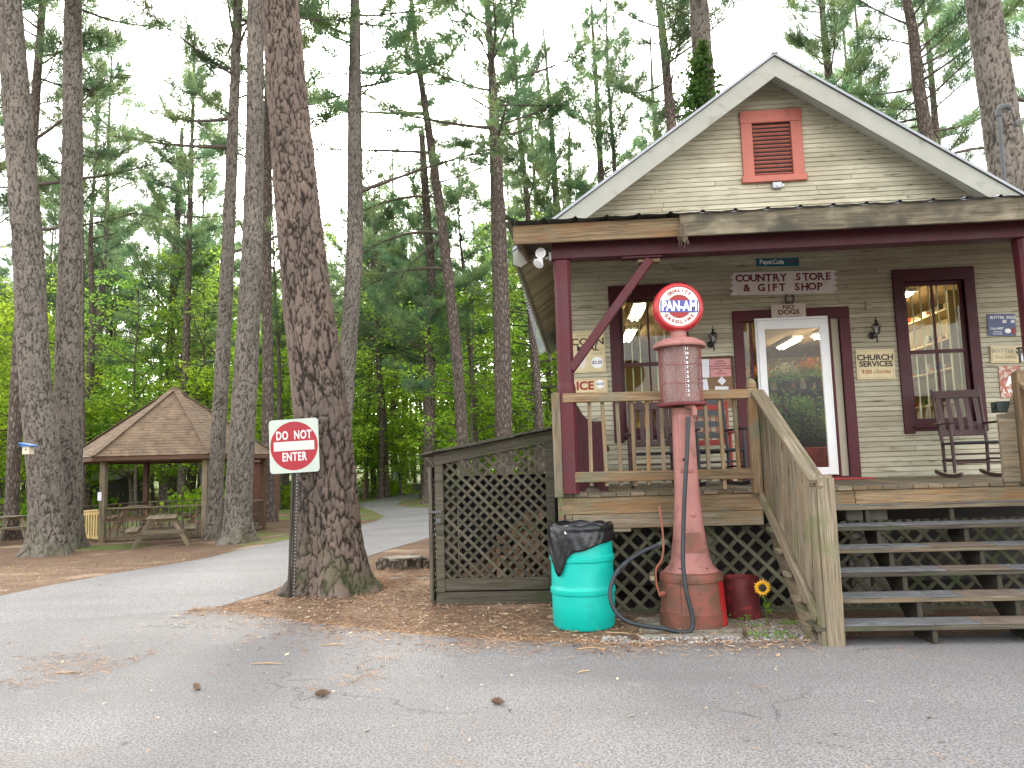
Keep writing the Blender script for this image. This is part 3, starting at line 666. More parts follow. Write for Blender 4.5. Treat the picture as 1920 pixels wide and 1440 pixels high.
pine([(950, 804), (947, 660), (940, 440), (933, 300), (926, 180), (913, 0)], (660, 21), 'right one of the close pair of pines above the lattice shed', Y=27, seed=11, crown=(13, 12, 1.15), ci=1, limbs=[(13.8, -80, 5, .2, .2), (15.5, 85, 4, .2, .2)])
pine([(935, 804), (932, 660), (926, 440), (922, 300), (920, 200)], (660, 12), 'left one of the close pair of pines above the lattice shed', Y=32, seed=12, crown=(13, 10, .9), ci=2)
pine([(1012, 798), (1006, 700), (994, 560), (990, 400), (975, 250), (965, 100)], (798, 14), 'thin grey pine between the paired pines and the store eave', Y=34, seed=13, crown=(11, 12, 1.), ci=3)
pine([(1036, 780), (1026, 664), (1010, 480), (1000, 300)], (720, 10), 'slim pine rising just left of the porch corner', Y=42, seed=14, crown=(12, 11, .9), ci=0)
pine([(1044, 390), (1036, 270), (1024, 110), (1013, 0)], (300, 12), 'dark pine leaning left above the left end of the store roof', Y=40, seed=15, crown=(9, 13, 1.1), ci=1)
pine([(1068, 380), (1066, 200), (1063, 0)], (250, 7), 'very thin straight pine above the left slope of the store roof', Y=50, seed=16, crown=(9, 13, .9), ci=2)
pine([(1127, 340), (1119, 180), (1108, 0)], (200, 12), 'bare-trunked pine halfway up the left slope of the store roof', Y=38, seed=17, crown=(13, 12, 1.), ci=3)
pine([(1229, 255), (1222, 140), (1217, 0)], (140, 9), 'thin pine left of the rusty-barked one near the store ridge', Y=42, seed=18, crown=(9, 13, 1.), ci=0)
pine([(1259, 237), (1248, 120), (1236, 0)], (140, 18), 'rusty-barked pine left of the ivy-covered one', Y=28, seed=19, crown=(14, 10, 1.), ci=1)
ivy_tree = pine([(1322, 170), (1316, 90), (1310, 0)], (60, 35), 'pine with green ivy climbing its trunk, seen above the left roof slope', Y=23, seed=20, crown=(15, 10, 1.1), ci=2, mt=BARK_GREY, detail=.045, hd=20)
pine([(1556, 160), (1545, 60), (1540, 0)], (80, 15), 'dark pine right of the store ridge', Y=31, seed=21, crown=(12, 12, 1.1), ci=3, limbs=[(12.5, -75, 4, .4, -.2)])
pine([(1614, 170), (1609, 80), (1602, 0)], (80, 9), 'thin pine over the middle of the right roof slope', Y=38, seed=22, crown=(9, 13, 1.), ci=0)
pine([(1735, 240), (1722, 160), (1712, 60), (1700, 0)], (160, 22), 'crooked dark pine with a big limb reaching right above the right roof slope', Y=27, seed=23, crown=(12.5, 11, 1.1), ci=1, limbs=[(11.6, 80, 5, .5, -.9), (12.5, -80, 4, .3, .1)])
pine([(1755, 247), (1745, 130), (1738, 60), (1728, 0)], (160, 13), 'pale slim pine just right of the crooked dark one', Y=34, seed=24, crown=(13, 11, 1.), ci=2)
pine([(1892, 340), (1875, 220), (1858, 100), (1842, 0)], (200, 58), 'massive grey pine right of the store roof beside the service mast', Y=15.5, seed=25, crown=(14, 11, 1.2), ci=3, mt=BARK_GREY, detail=.03, hd=18, limbs=[(8.6, 85, 3, -.1, -.2), (5.8, 80, 2.2, .1, .2), (6.4, 70, 2.5, .3, .1)])
pine([(308, 957), (311, 860), (316, 715), (329, 480), (336, 350), (342, 240)], (800, 17), 'medium pine with a full round top rising behind the pavilion roof', Y=None, seed=26, top=19, crown=(7.2, 11.5, 1.15), ci=0, low=True, limbs=[(7.5, -80, 4.5, .05, .1), (6.2, 95, 3.2, -.1, -.2)])
pine([(806, 900), (806, 800), (808, 640), (808, 500), (800, 400)], (700, 19), 'dark pine with drooping tufted limbs left of the curving pine', Y=36, seed=27, top=18, crown=(5.2, 13, 1.1), ci=1, low=True)
pine([(150, 985), (152, 850), (150, 700)], (900, 17), 'pine seen just past the left edge of the pavilion roof', Y=26, seed=28, crown=(11, 12, 1.), ci=2)
pine([(338, 950), (343, 860), (345, 800)], (880, 15), 'pine trunk seen through the middle of the pavilion', Y=36, seed=29, crown=(12, 12, 1.), ci=3)
pine([(700, 905), (692, 700), (700, 500)], (860, 7), 'thin dark pine far up the road right of the huge pine', Y=55, seed=30, crown=(12, 10, .9), ci=3)
# ivy on its trunk
ivC = []; rn = random.Random(3); r0 = wloc(ivy_tree)
for i in range(1500):
    py = rn.uniform(90, 235); sp = 7+16*sm((py-80)/90); p = at(1313+rn.gauss(0, 1)*sp*(.7+.6*noise.noise(Vector((py*.06, 0, 0)))), py, 22.8)-r0; ivC.append((p.x, p.y+rn.uniform(-.5, .35), p.z))
rs = np.random.RandomState(9); C = np.array(ivC); nn = rs.randn(len(C), 3)*.6+np.array([0, -.6, .4]); nn /= np.linalg.norm(nn, axis=1)[:, None]
a = np.cross(nn, rs.randn(len(C), 3)); a /= np.linalg.norm(a, axis=1)[:, None]; b = np.cross(nn, a)
np_mesh('ivy', np.stack([C-a*.09, C-b*.06, C+a*.09, C+b*.06], 1).reshape(-1, 3), np.arange(4*len(C)).reshape(-1, 4), rs.rand(len(C)), leaf_mat('ivy_leaves', (.03, .075, .02), (.05, .11, .03), (.07, .13, .03), .25), ivy_tree)

# --- background woods: whole trees copied about ---
def bg_pine(seed, H, r, zc, ci):
    root = empty('pine_tree', (0, 0, 0), 'tall slim pine standing in the woods behind', 'tree', 'background pines')
    rn = random.Random(seed); P = [Vector((0, 0, 0))]
    for i in range(5): P.append(P[-1]+Vector((rn.uniform(-.25, .25), rn.uniform(-.25, .25), H/5)))
    trunk('trunk', P, lambda h: max(.03, r*(1-.9*h/H)), root, BARK_FAR, 0, .3, seed, nside=9)
    c = place_crown(CROWNS[ci], root, P, zc, H-zc, (H-zc)/10*1.0, seed); return root
PB = [bg_pine(31, 24, .24, 11, 0), bg_pine(32, 21, .2, 8.5, 1), bg_pine(33, 26, .27, 13, 2), bg_pine(34, 18, .17, 7, 3)]
DB = []
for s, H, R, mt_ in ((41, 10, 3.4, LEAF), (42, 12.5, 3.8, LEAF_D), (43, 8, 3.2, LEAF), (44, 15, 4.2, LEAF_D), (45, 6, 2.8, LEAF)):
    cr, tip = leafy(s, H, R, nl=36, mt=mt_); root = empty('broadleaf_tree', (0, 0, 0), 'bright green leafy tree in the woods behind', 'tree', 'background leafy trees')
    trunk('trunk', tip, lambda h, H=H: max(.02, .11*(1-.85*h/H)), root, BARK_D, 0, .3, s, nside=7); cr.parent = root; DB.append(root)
rp = random.Random(12); used = []
def okpos(x, y, dmin):
    q = Vector((x, y, tz(x, y))); d = (q-EYE); z = d.dot(_f)
    if z < 5: return False
    px = 960+FPX*d.dot(R2)/z
    if px < -420 or px > 2300: return False
    if inpoly(x, y, roadP2) and y < 60: return False
    if -13.5 < x < -6.5 and y < 25.5: return False
    if x > -1.5 and y < 21: return False
    if 560 < px < 1050 and 22 < y < 33: return False
    if 640 < px < 860 and y < 40: return False
    for a, b in used:
        if (a-x)**2+(b-y)**2 < dmin**2: return False
    return True
def spread_trees(protos, n, y0, y1, dmin, ypow=1., ok2=None, first=[0]):
    k = 0; t = 0
    while k < n and t < 9000:
        t += 1; y = y0+(y1-y0)*rp.random()**ypow; x = rp.uniform(-.95, .95)*y-.06*y
        if not okpos(x, y, dmin) or (ok2 and not ok2(x, y)): continue
        used.append((x, y)); i = rp.randrange(len(protos)); p = protos[i]
        c = p if not p.get('_used') else copy_tree(p)
        if c is p: p['_used'] = 1
        c.location = (x, y, tz(x, y)-.03); c.rotation_euler = (0, 0, rp.random()*6.28); s = rp.uniform(.85, 1.15); c.scale = (s, s, s); k += 1
def pxof(x, y):
    d = Vector((x, y, 0))-EYE; return 960+FPX*d.dot(R2)/d.dot(_f)
spread_trees(PB, 125, 34, 92, 1.9, 1., lambda x, y: not (190 < pxof(x, y) < 420 and y < 50))
spread_trees(DB, 200, 36, 90, 1.4, 1.2, lambda x, y: pxof(x, y) < 1150)
spread_trees(PB, 55, 55, 95, 1.3, 1., lambda x, y: pxof(x, y) < 1250)
spread_trees(DB[:3], 10, 30, 60, 2.0, 1., lambda x, y: pxof(x, y) < 130)
for o in list(COL.objects):
    if '_used' in o: del o['_used']
LB = {'p': 'tall slim pine standing in the woods behind the pavilion, road and store', 'd': 'bright green leafy tree in the woods behind the pavilion and road'}
for o in COL.objects:
    if o.get('group') == 'background pines': o['label'] = LB['p']
    if o.get('group') == 'background leafy trees': o['label'] = LB['d']
# far-off wood that closes the view as one mass
rs = np.random.RandomState(77); n = 42000
X = rs.uniform(-150, 110, n); Yy = rs.uniform(98, 122, n); top = 11+4*np.sin(X*.13)+3*np.sin(X*.37+1)+2*np.sin(X*.9); Z = 2+rs.rand(n)**.8*top
C = np.stack([X+rs.randn(n)*.6, Yy, Z+np.array([tz(0, y) for y in Yy])], 1); nn = rs.randn(n, 3)*.7+np.array([0, -.3, .8]); nn /= np.linalg.norm(nn, axis=1)[:, None]
a = np.cross(nn, rs.randn(n, 3)); a /= np.linalg.norm(a, axis=1)[:, None]; b = np.cross(nn, a); s_ = .55*(.5+rs.rand(n, 1))
np_mesh('distant_woods', np.stack([C-a*s_*.6, C-b*s_*.4, C+a*s_*.6, C+b*s_*.4], 1).reshape(-1, 3), np.arange(4*n).reshape(-1, 4), rs.rand(n), LEAF, kind='stuff')
# ================= COUNTRY STORE =================
FX = Matrix(((1, 0, 0, 0), (0, 0, -1, 0), (0, 1, 0, 0), (0, 0, 0, 1)))     # local x,y -> world x,z facing the lot
def face_at(x, y, z, ang=0): return Matrix.Translation((x, y, z)) @ Matrix.Rotation(-rad(ang), 4, 'Y') @ FX
def clip_poly(pts, a, b, c):
    """keep the side a*x+b*y<=c of a 2D polygon"""
    out = []
    for i in range(len(pts)):
        p, q = pts[i], pts[(i+1) % len(pts)]; dp, dq = a*p[0]+b*p[1]-c, a*q[0]+b*q[1]-c
        if dp <= 0: out.append(p)
        if dp*dq < 0: t = dp/(dp-dq); out.append((p[0]+(q[0]-p[0])*t, p[1]+(q[1]-p[1])*t))
    return out
def lattice(mb, poly, to3, n3, pitch, wd, th):
    """diagonal lath clipped to a convex 2D polygon (counter-clockwise); two crossing layers"""
    xs = [p[0] for p in poly]; ys = [p[1] for p in poly]; cx, cy = (min(xs)+max(xs))/2, (min(ys)+max(ys))/2; R = max(max(xs)-min(xs), max(ys)-min(ys))
    for lay, (dx, dy) in enumerate(((.7071, .7071), (.7071, -.7071))):
        nx_, ny_ = -dy, dx; k = int(R*1.6/pitch)
        for i in range(-k, k+1):
            o = i*pitch+random.uniform(-.004, .004); c = (cx+nx_*o, cy+ny_*o); L = R*1.5; h = wd/2
            s = [(c[0]-dx*L-nx_*h, c[1]-dy*L-ny_*h), (c[0]+dx*L-nx_*h, c[1]+dy*L-ny_*h), (c[0]+dx*L+nx_*h, c[1]+dy*L+ny_*h), (c[0]-dx*L+nx_*h, c[1]-dy*L+ny_*h)]
            for j in range(len(poly)):
                p, q = poly[j], poly[(j+1) % len(poly)]; a, b = (q[1]-p[1]), -(q[0]-p[0]); s = clip_poly(s, a, b, a*p[0]+b*p[1])
                if len(s) < 3: break
            if len(s) < 3: continue
            b0 = len(mb.f); off = Vector(n3)*(th*lay)
            mb.prism([to3(x, y)+off for x, y in s], Vector(n3)*th*.97)
            # uv along the lath
            for fi in range(b0, len(mb.f)):
                mb.uv[fi] = [((Vector(mb.v[v])-to3(*c)).dot(to3(dx, dy)-to3(0, 0))+i*3.1, (Vector(mb.v[v])-to3(*c)).dot(to3(nx_, ny_)-to3(0, 0))+i*.7) for v in mb.f[fi]]
PYF = 7.65; SYF = 7.83
WX0, WX1, WY, DZ = 0., 6.1, 10., 1.2
RXC, RZ, RSL = 2.83, 6.62, .700
roofz = lambda x: RZ-RSL*abs(x-RXC)
DOOR = (2.33, 3.54, DZ, 3.25); WINS = [(.75, 1.50, 1.87, 3.63), (4.37, 5.12, 1.87, 3.68)]; VENT = (2.60, 3.10, 5.17, 5.90)
store = empty('country_store', (RXC, WY, 0), 'small cream clapboard country store with maroon trim and a steep gabled roof', 'store')
def siding(mb, x0f, x1f, z0, z1, holes, Y, step=.0635, axis='x'):
    z = z0
    while z < z1:
        zt = z+step; zm = (z+zt)/2; a, b = x0f(zm), x1f(zm)
        if b-a < .05: z = zt; continue
        spans = [(a, b)]
        for hx0, hx1, hz0, hz1 in holes:
            if zt > hz0+.01 and z < hz1-.01:
                ns_ = []
                for s0, s1 in spans:
                    if hx0 > s0: ns_.append((s0, min(hx0, s1)))
                    if hx1 < s1: ns_.append((max(hx1, s0), s1))
                spans = [s for s in ns_ if s[1]-s[0] > .02]
        for s0, s1 in spans:
            cuts = [s0]
            if s1-s0 > 1.6:
                c = s0+random.uniform(.5, 3.)
                while c < s1-.4:
                    cuts.append(c); c += random.uniform(1.2, 3.2)
            cuts.append(s1)
            for i in range(len(cuts)-1):
                g0 = cuts[i]+(.003 if i else 0); g1 = cuts[i+1]-(.003 if i < len(cuts)-2 else 0); jig = random.uniform(-.0015, .002); dz_ = random.uniform(-.002, .002)
                pr = [(0, z+.0045), (.012+jig, z+.005+dz_), (.015+jig, z+.012+dz_), (.007, zt), (0, zt)]
                if axis == 'x': P = [(g0, Y-d, h) for d, h in pr]; off = (g1-g0, 0, 0)
                else: P = [(Y-d, g0, h) for d, h in pr]; off = (0, g1-g0, 0)
                mb.prism(P, off)
        z = zt
s = MB(); siding(s, lambda z: max(WX0, RXC-(RZ-.09-z)/RSL), lambda z: min(WX1, RXC+(RZ-.09-z)/RSL), DZ-.06, 6.5, [DOOR, *WINS, VENT], WY)
s.build('front_siding', SIDE, store)
s = MB(); siding(s, lambda z: WY, lambda z: 19., .55, 4.4, [], WX0, axis='y'); s.build('side_siding', SIDE, store)
# backing walls with the openings left free
s = MB(); yb0, yb1 = WY+.006, WY+.10
def wallgrid(mb, holes, x0, x1, z0, z1, y0, y1):
    xs = sorted({x0, x1, *[h[0] for h in holes], *[h[1] for h in holes]}); zs = sorted({z0, z1, *[h[2] for h in holes], *[h[3] for h in holes]})
    for i in range(len(xs)-1):
        for j in range(len(zs)-1):
            cx, cz = (xs[i]+xs[i+1])/2, (zs[j]+zs[j+1])/2
            if any(h[0] < cx < h[1] and h[2] < cz < h[3] for h in holes): continue
            mb.box(xs[i], xs[i+1], y0, y1, zs[j], zs[j+1])
wallgrid(s, [(DOOR[0], DOOR[1], DOOR[2], DOOR[3]), *WINS], WX0, WX1, 1.0, 4.5, yb0, yb1)
s.prism([(WX0, yb0, 4.5), (WX1, yb0, 4.5), (WX1, yb0, roofz(WX1)-.08), (RXC, yb0, RZ-.08), (WX0, yb0, roofz(WX0)-.08)], (0, .08, 0))
s.box(WX0+.001, WX0+.1, WY+.11, 19, .5, 4.55); s.box(WX1-.1, WX1, WY+.11, 19, .5, 4.55); s.box(WX0+.11, WX1-.11, 18.9, 19, .5, 4.55)
PLAST = mat('cream_plaster', (.30, .235, .13), .8, .12, 2, .05, 30)
s.build('wall', PLAST, store)
s = MB(); wallgrid(s, [(DOOR[0], DOOR[1], DOOR[2], DOOR[3]), *WINS], WX0, WX1, 1.0, 4.5, WY+.001, WY+.005)
s.prism([(WX0, WY+.001, 4.5), (WX1, WY+.001, 4.5), (WX1, WY+.001, roofz(WX1)-.08), (RXC, WY+.001, RZ-.08), (WX0, WY+.001, roofz(WX0)-.08)], (0, .004, 0)); s.build('groove_shade_layer', mat('groove_shade_dark', (.02, .017, .013), .95, .2, 5), store)  # dark layer added behind the boards; the groove shadow is in its colour
s = MB(); s.box(WX0+.1, WX1-.1, WY-.0, 18.6, DZ-.12, DZ-.004); s.build('interior_floor', mat('brown_floor', (.12, .08, .05), .6, .3, 3), store)
s = MB(); s.box(WX0+.1, WX1-.1, WY+.1, 18.3, 3.82, 3.87); s.build('ceiling', wood('brown_ceiling_boards', (.30, .21, .12), (.42, .31, .19)), store)
s = MB(); s.box(WX0+.1, WX1-.1, 18.3, 18.4, DZ, 4.0); s.build('interior_wall', PLAST, store)
# stone foundation and piers
STONE = mat('field_stone', (.20, .185, .15), .9, .35, 5, .6, 30, dist=.01)
s = MB(); s.box(WX0+.05, WX1-.05, WY-.6, WY+.3, -.1, 1.07); s.box(-.05, -.02, PYF+.3, WY-.61, 0, 1.1); s.build('foundation_with_shade_panel', mat('shade_dark_foundation', (.05, .045, .04), .95, .3, 4, .4, 30), store)  # shade put into the dark colour; left panel added to block light
# roof
s = MB(); e0, e1 = RXC-3.40, RXC+3.40; yf, yr = 9.52, 19.2
for sgn in (-1, 1):
    ex = RXC+sgn*(3.42 if sgn < 0 else 3.8); k = 22
    for i in range(k):
        for j in range(1): pass
    s.prism([(RXC, yf, RZ), (ex, yf, roofz(ex)), (ex+(.25 if sgn < 0 else 0), yr, roofz(ex)), (RXC, yr, RZ)], (0, 0, -.022))
    for i in range(40):
        y = yf+.02+i*(yr-yf-.04)/39; s.beam((RXC, y, RZ+.006), (ex, y, roofz(ex)+.006), .03, .02)
s.beam((RXC, yf-.01, RZ+.004), (RXC, yr, RZ+.004), .09, .016)
s.build('roof', METALR, store)
s = MB()
for sgn in (-1, 1):
    ex = RXC+sgn*(3.42 if sgn < 0 else 3.8); zc = -.03
    s.prism([(RXC, yf+.03, RZ+zc), (ex, yf+.03, roofz(ex)+zc), (ex, yf+.03, roofz(ex)+zc-.16), (ex-sgn*.10, yf+.03, roofz(ex)+zc-.20), (RXC, yf+.03, RZ+zc-.265)], (0, .035, 0))
s.build('rake_board', RAKE, store, bevel=.004)
s = MB()
for sgn in (-1, 1):
    ex = RXC+sgn*(3.36 if sgn < 0 else 3.74)
    s.prism([(RXC, yf+.07, RZ-.10), (ex, yf+.07, roofz(ex)-.10), (ex, WY-.001, roofz(ex)-.10), (RXC, WY-.001, RZ-.10)], (0, 0, .05))
s.build('rake_soffit', mat('soffit_grey', (.42, .42, .36), .7, .15, 3), store)
s = MB()
ex = RXC-3.40
s.prism([(ex, yf+.08, roofz(ex)-.04), (ex+.25, yr, roofz(ex)-.04), (ex+.25, yr, roofz(ex)-.22), (ex, yf+.08, roofz(ex)-.22)], (.03, 0, 0)); s.build('eave_fascia', RAKE, store)
s = MB()
for i in range(62):
    y = WY+.03+i*.15; x0 = ex+.035+.25*(y-yf)/(yr-yf); s.obox(((x0-.002)/2, y, roofz(x0)-.13+.5*RSL*-x0), (-(x0)/2, 0, -(x0)*RSL/2), (0, .074, random.uniform(.0, .006)), (0, 0, .008))
s.build('eave_soffit', SOFFIT, store)
# gable vent
v = MB(); vx0, vx1, vz0, vz1 = VENT; VP = mat('faded_coral_paint', (.40, .12, .085), .65, .15, 5, .3, 60, col2=(.30, .09, .075), edge=(.58, .7))
v.box(vx0-.145, vx0, WY-.045, WY-.002, vz0-.001, vz1); v.box(vx1, vx1+.145, WY-.045, WY-.002, vz0-.001, vz1)
v.box(vx0-.15, vx1+.15, WY-.05, WY-.003, vz1, vz1+.17); v.box(vx0-.17, vx1+.17, WY-.075, WY-.003, vz0-.085, vz0); vo_ = v.build('gable_vent', VP, store, bevel=.004)
v = MB()
for i in range(13): z = vz0+.03+i*(vz1-vz0-.02)/13; v.obox(((vx0+vx1)/2, WY+.0, z), ((vx1-vx0)/2, 0, 0), (0, .016, -.012), (0, .003, .005))
v.build('louvre', VP, vo_)
v = MB(); v.box(vx0-.01, vx1+.01, WY+.11, WY+.12, vz0-.05, vz1+.05); v.build('vent_backing', BLACK, vo_)
# windows
def curtain(x0, x1, z0, z1, par):
    c = MB(); n = 7
    for i in range(n):
        x = x0+(i+.5)*(x1-x0)/n; c.box(x-.007, x+.007, WY+.125, WY+.137, z0, z1)
    c.build('security_bar', mat('pale_bars', (.60, .52, .36), .5, .1), par)
for wi, (x0, x1, z0, z1) in enumerate(WINS):
    m_ = MB(); cw = .13; top_ = .16
    m_.box(x0-cw, x0, WY-.04, WY+.06, z0-.13, z1); m_.box(x1, x1+cw, WY-.04, WY+.06, z0-.13, z1); m_.box(x0-cw, x1+cw, WY-.045, WY+.06, z1, z1+top_)
    m_.box(x0, x1, WY-.035, WY+.06, z0-.1, z0); m_.box(x0-.02, x1+.02, WY-.07, WY-.036, z0-.065, z0-.03)
    win = m_.build('window', MAROON, store, bevel=.004)
    f = MB(); zm = z0+(z1-z0)*.5; xm = (x0+x1)/2
    f.box(x0, x0+.045, WY+.025, WY+.055, z0, z1); f.box(x1-.045, x1, WY+.025, WY+.055, z0, z1); f.box(x0+.045, x1-.045, WY+.025, WY+.055, z1-.05, z1); f.box(x0+.045, x1-.045, WY+.025, WY+.055, z0, z0+.055)
    f.box(x0+.045, x1-.045, WY+.018, WY+.058, zm-.022, zm+.022); f.box(xm-.012, xm+.012, WY+.027, WY+.053, zm+.022, z1-.05); f.box(xm-.012, xm+.012, WY+.027, WY+.053, z0+.055, zm-.022)
    f.build('sash', MAROON, win); g_ = MB(); g_.box(x0+.045, x1-.045, WY+.0385, WY+.0415, z0+.055, z1-.05); g_.build('pane', GLASS, win); curtain(x0, x1, z0, z1, win)
# door
dx0, dx1, dz0, dz1 = DOOR
m_ = MB(); m_.box(dx0-.13, dx0, WY-.04, WY+.1, DZ, dz1); m_.box(dx1, dx1+.13, WY-.04, WY+.1, DZ, dz1); m_.box(dx0-.13, dx1+.13, WY-.045, WY+.1, dz1, dz1+.14)
m_.box(dx0+.075, dx0+.11, WY-.02, WY+.09, DZ, dz1); m_.box(dx1-.13, dx1-.10, WY-.02, WY+.09, DZ, dz1); m_.box(dx0, dx1, WY-.06, WY+.1, DZ, DZ+.04)
m_.build('door_frame', MAROON2, store, bevel=.004)
m_ = MB(); m_.box(dx0, dx0+.075, WY+.02, WY+.026, DZ, dz1); m_.build('sidelight', GLASS, store)
m_ = MB(); m_.box(dx1-.10, dx1, WY+.02, WY+.05, DZ, dz1); m_.build('door_jamb', mat('beige_jamb', (.42, .38, .28), .6, .1), store)
dr = MB(); a0, a1, b0, b1 = 2.47, 3.385, DZ+.055, 3.245; yd = WY-.085
dr.box(a0, a0+.022, yd+.01, yd+.05, b0, b1+.03); dr.box(a1-.022, a1, yd+.01, yd+.05, b0, b1+.03); dr.box(a0+.022, a1-.022, yd+.01, yd+.05, b1, b1+.03)
dr.box(a0+.026, a0+.115, yd, yd+.035, b0+.006, b1-.004); dr.box(a1-.115, a1-.026, yd, yd+.035, b0+.006, b1-.004); dr.box(a0+.115, a1-.115, yd, yd+.035, b1-.12, b1-.004); dr.box(a0+.115, a1-.115, yd, yd+.035, b0+.006, b0+.10)
door = dr.build('storm_door', WHITE, store, bevel=.004)
m_ = MB(); m_.box(a0+.115, a1-.115, yd+.016, yd+.02, b0+.10, b1-.12); m_.build('glass_pane', glass_mat('door_glass', (.92, .95, .92), .3), door)
m_ = MB(); m_.box(a0+.045, a0+.075, yd-.012, yd-.001, 2.13, 2.27); m_.tube([(a0+.06, yd-.012, 2.2), (a0+.06, yd-.05, 2.2), (a0+.16, yd-.055, 2.195)], .008, 8); m_.build('door_handle', mat('steel', (.5, .5, .48), .3, .1, metal=.9), door)
mt_ = MB(); mt_.box(2.35, 3.70, WY-.42, WY-.075, DZ+.004, DZ+.018); tag(mt_.build('door_mat', mat('red_mat', (.42, .05, .05), .9, .2, 12, .5, 200), loc=(3.0, WY-.24, DZ+.004), bevel=.003), 'flat red door mat lying at the store threshold', 'door mat')
# interior lights (lit fluorescent fixtures) and shelves with goods
TUBE = emit_mat('lit_fluorescent_tube', (1, .80, .50), 30)
LQ = [at(1480, 655, 15.6), at(1543, 622, 14.6)]
for i, (x, y, a) in enumerate(((LQ[0].x, 15.6, 0), (LQ[1].x, 14.4, 0), (1.15, 11.6, 0), (4.9, 11.6, 0), (1.2, 13.8, 0))):
    r_ = empty('ceiling_light', (x, y, 3.82), ['long lit fluorescent light seen through the upper door glass', 'second lit fluorescent light farther back behind the door glass', 'lit fluorescent light behind the left store window', 'lit fluorescent light behind the top left of the right store window', 'lit fluorescent light deep inside behind the left store window'][i], 'ceiling light', 'lit fluorescent ceiling lights')
    m_ = MB(); m_.box(x-.1, x+.1, y-.6, y+.6, 3.76, 3.818); m_.build('housing', WHITE, r_)
    m_ = MB(); m_.cyl((x-.04, y-.57, 3.74), (x-.04, y+.57, 3.74), .019); m_.cyl((x+.04, y-.57, 3.74), (x+.04, y+.57, 3.74), .019); m_.build('tube', TUBE, r_)
SHELFW = mat('cream_shelf', (.50, .38, .2), .6, .12, 3); SHELFD = mat('dark_shelf', (.05, .035, .025), .6, .2, 3)
goods_spots = []
def shelf_unit(x0, x1, y0, y1, zs, mt, label, back=None):
    r_ = empty('display_shelf', ((x0+x1)/2, (y0+y1)/2, DZ), label, 'shelf')
    for z in zs:
        m_ = MB(); m_.box(x0, x1, y0, y1, z, z+.025); m_.build('shelf_board', mt, r_)
        lx, ly = x1-x0, y1-y0; n = int(max(lx, ly)/.125)
        for k in range(n):
            if random.random() < .18: continue
            t = (k+.5)/n; goods_spots.append((x0+lx*t, (y0+y1)/2+random.uniform(-.06, .0), z+.0255) if lx > ly else ((x0+x1)/2+random.uniform(-.06, .06), y0+ly*t, z+.0255))
    m_ = MB(); zt = max(zs)+.25
    if x1-x0 > y1-y0: m_.box(x0-.02, x0-.001, y0, y1, DZ, zt); m_.box(x1+.001, x1+.02, y0, y1, DZ, zt); m_.box(x0, x1, y1+.001, y1+.015, DZ, zt)
    else: m_.box(x0, x1, y0-.02, y0-.001, DZ, zt); m_.box(x0, x1, y1+.001, y1+.02, DZ, zt)
    m_.build('upright', mt, r_)
shelf_unit(5.15, 5.5, 10.5, 15.2, (1.75, 2.15, 2.6, 3.0, 3.4), SHELFW, 'long cream wall shelves with goods behind the right store window')
shelf_unit(2.75, 3.85, 11.4, 11.75, (1.5, 1.8, 2.15, 2.45), SHELFD, 'dark goods shelves standing just inside the store door')
shelf_unit(.5, 1.6, 13.0, 13.35, (1.6, 2.0, 2.4), SHELFW, 'cream shelves with goods deep behind the left store window')
random.seed(31)
cols = [(.45, .06, .04), (.06, .2, .08), (.5, .35, .08), (.55, .5, .4), (.05, .08, .25), (.35, .12, .05), (.12, .12, .13)]
protoG = []
for i, c in enumerate(cols):
    m_ = MB()
    if i % 2: m_.lathe([(.04, 0), (.045, .01), (.045, .11), (.03, .135), (.03, .15), (.036, .15), (.036, .17)], (0, 0, 0), 12); nm = 'jar'; lb = 'small jar or tin on the store shelves'
    else: m_.box(-.05, .05, -.04, .04, 0, .16); nm = 'packet'; lb = 'small boxed packet on the store shelves'
    o = m_.build(nm, mat('goods_%d' % i, c, .45, .3, 14, .05, 40, col2=(.6, .5, .3), edge=(.6, .62)), bevel=.004); tag(o, lb, 'jar' if i % 2 else 'packet', 'jars and tins on the shelves' if i % 2 else 'boxed packets on the shelves'); protoG.append([o, 0])
for p in goods_spots:
    q = protoG[random.randrange(len(protoG))]; o = q[0] if not q[1] else q[0].copy()
    if q[1]: COL.objects.link(o)
    q[1] = 1; o.location = p; o.rotation_euler = (0, 0, random.uniform(-.4, .4)); k = random.uniform(.5, .95); o.scale = (k, k, k*random.uniform(.8, 1.2))
# potted plants and an orange bouquet on the shelf top by the door
def leaf_clump(name, C, spread, n, size, mt, parent=None, loc=None):
    rs = np.random.RandomState(n); P = np.array(C)+rs.randn(n, 3)*np.array(spread); nn = rs.randn(n, 3)+np.array([0, -.4, .6]); nn /= np.linalg.norm(nn, axis=1)[:, None]
    a = np.cross(nn, rs.randn(n, 3)); a /= np.linalg.norm(a, axis=1)[:, None]; b = np.cross(nn, a); s_ = size*(.6+.8*rs.rand(n, 1))
    V = np.stack([P-a*s_, P-b*s_*.5, P+a*s_, P+b*s_*.5], 1).reshape(-1, 3)
    if parent is not None: V = V-np.array(wloc(parent))
    return np_mesh(name, V, np.arange(4*n).reshape(-1, 4), rs.rand(n), mt, parent, loc)
ORANGE = mat('orange_petals', (.75, .22, .02), .7, .3, 20); PALEP = mat('pale_petals', (.6, .55, .42), .7, .2, 20)
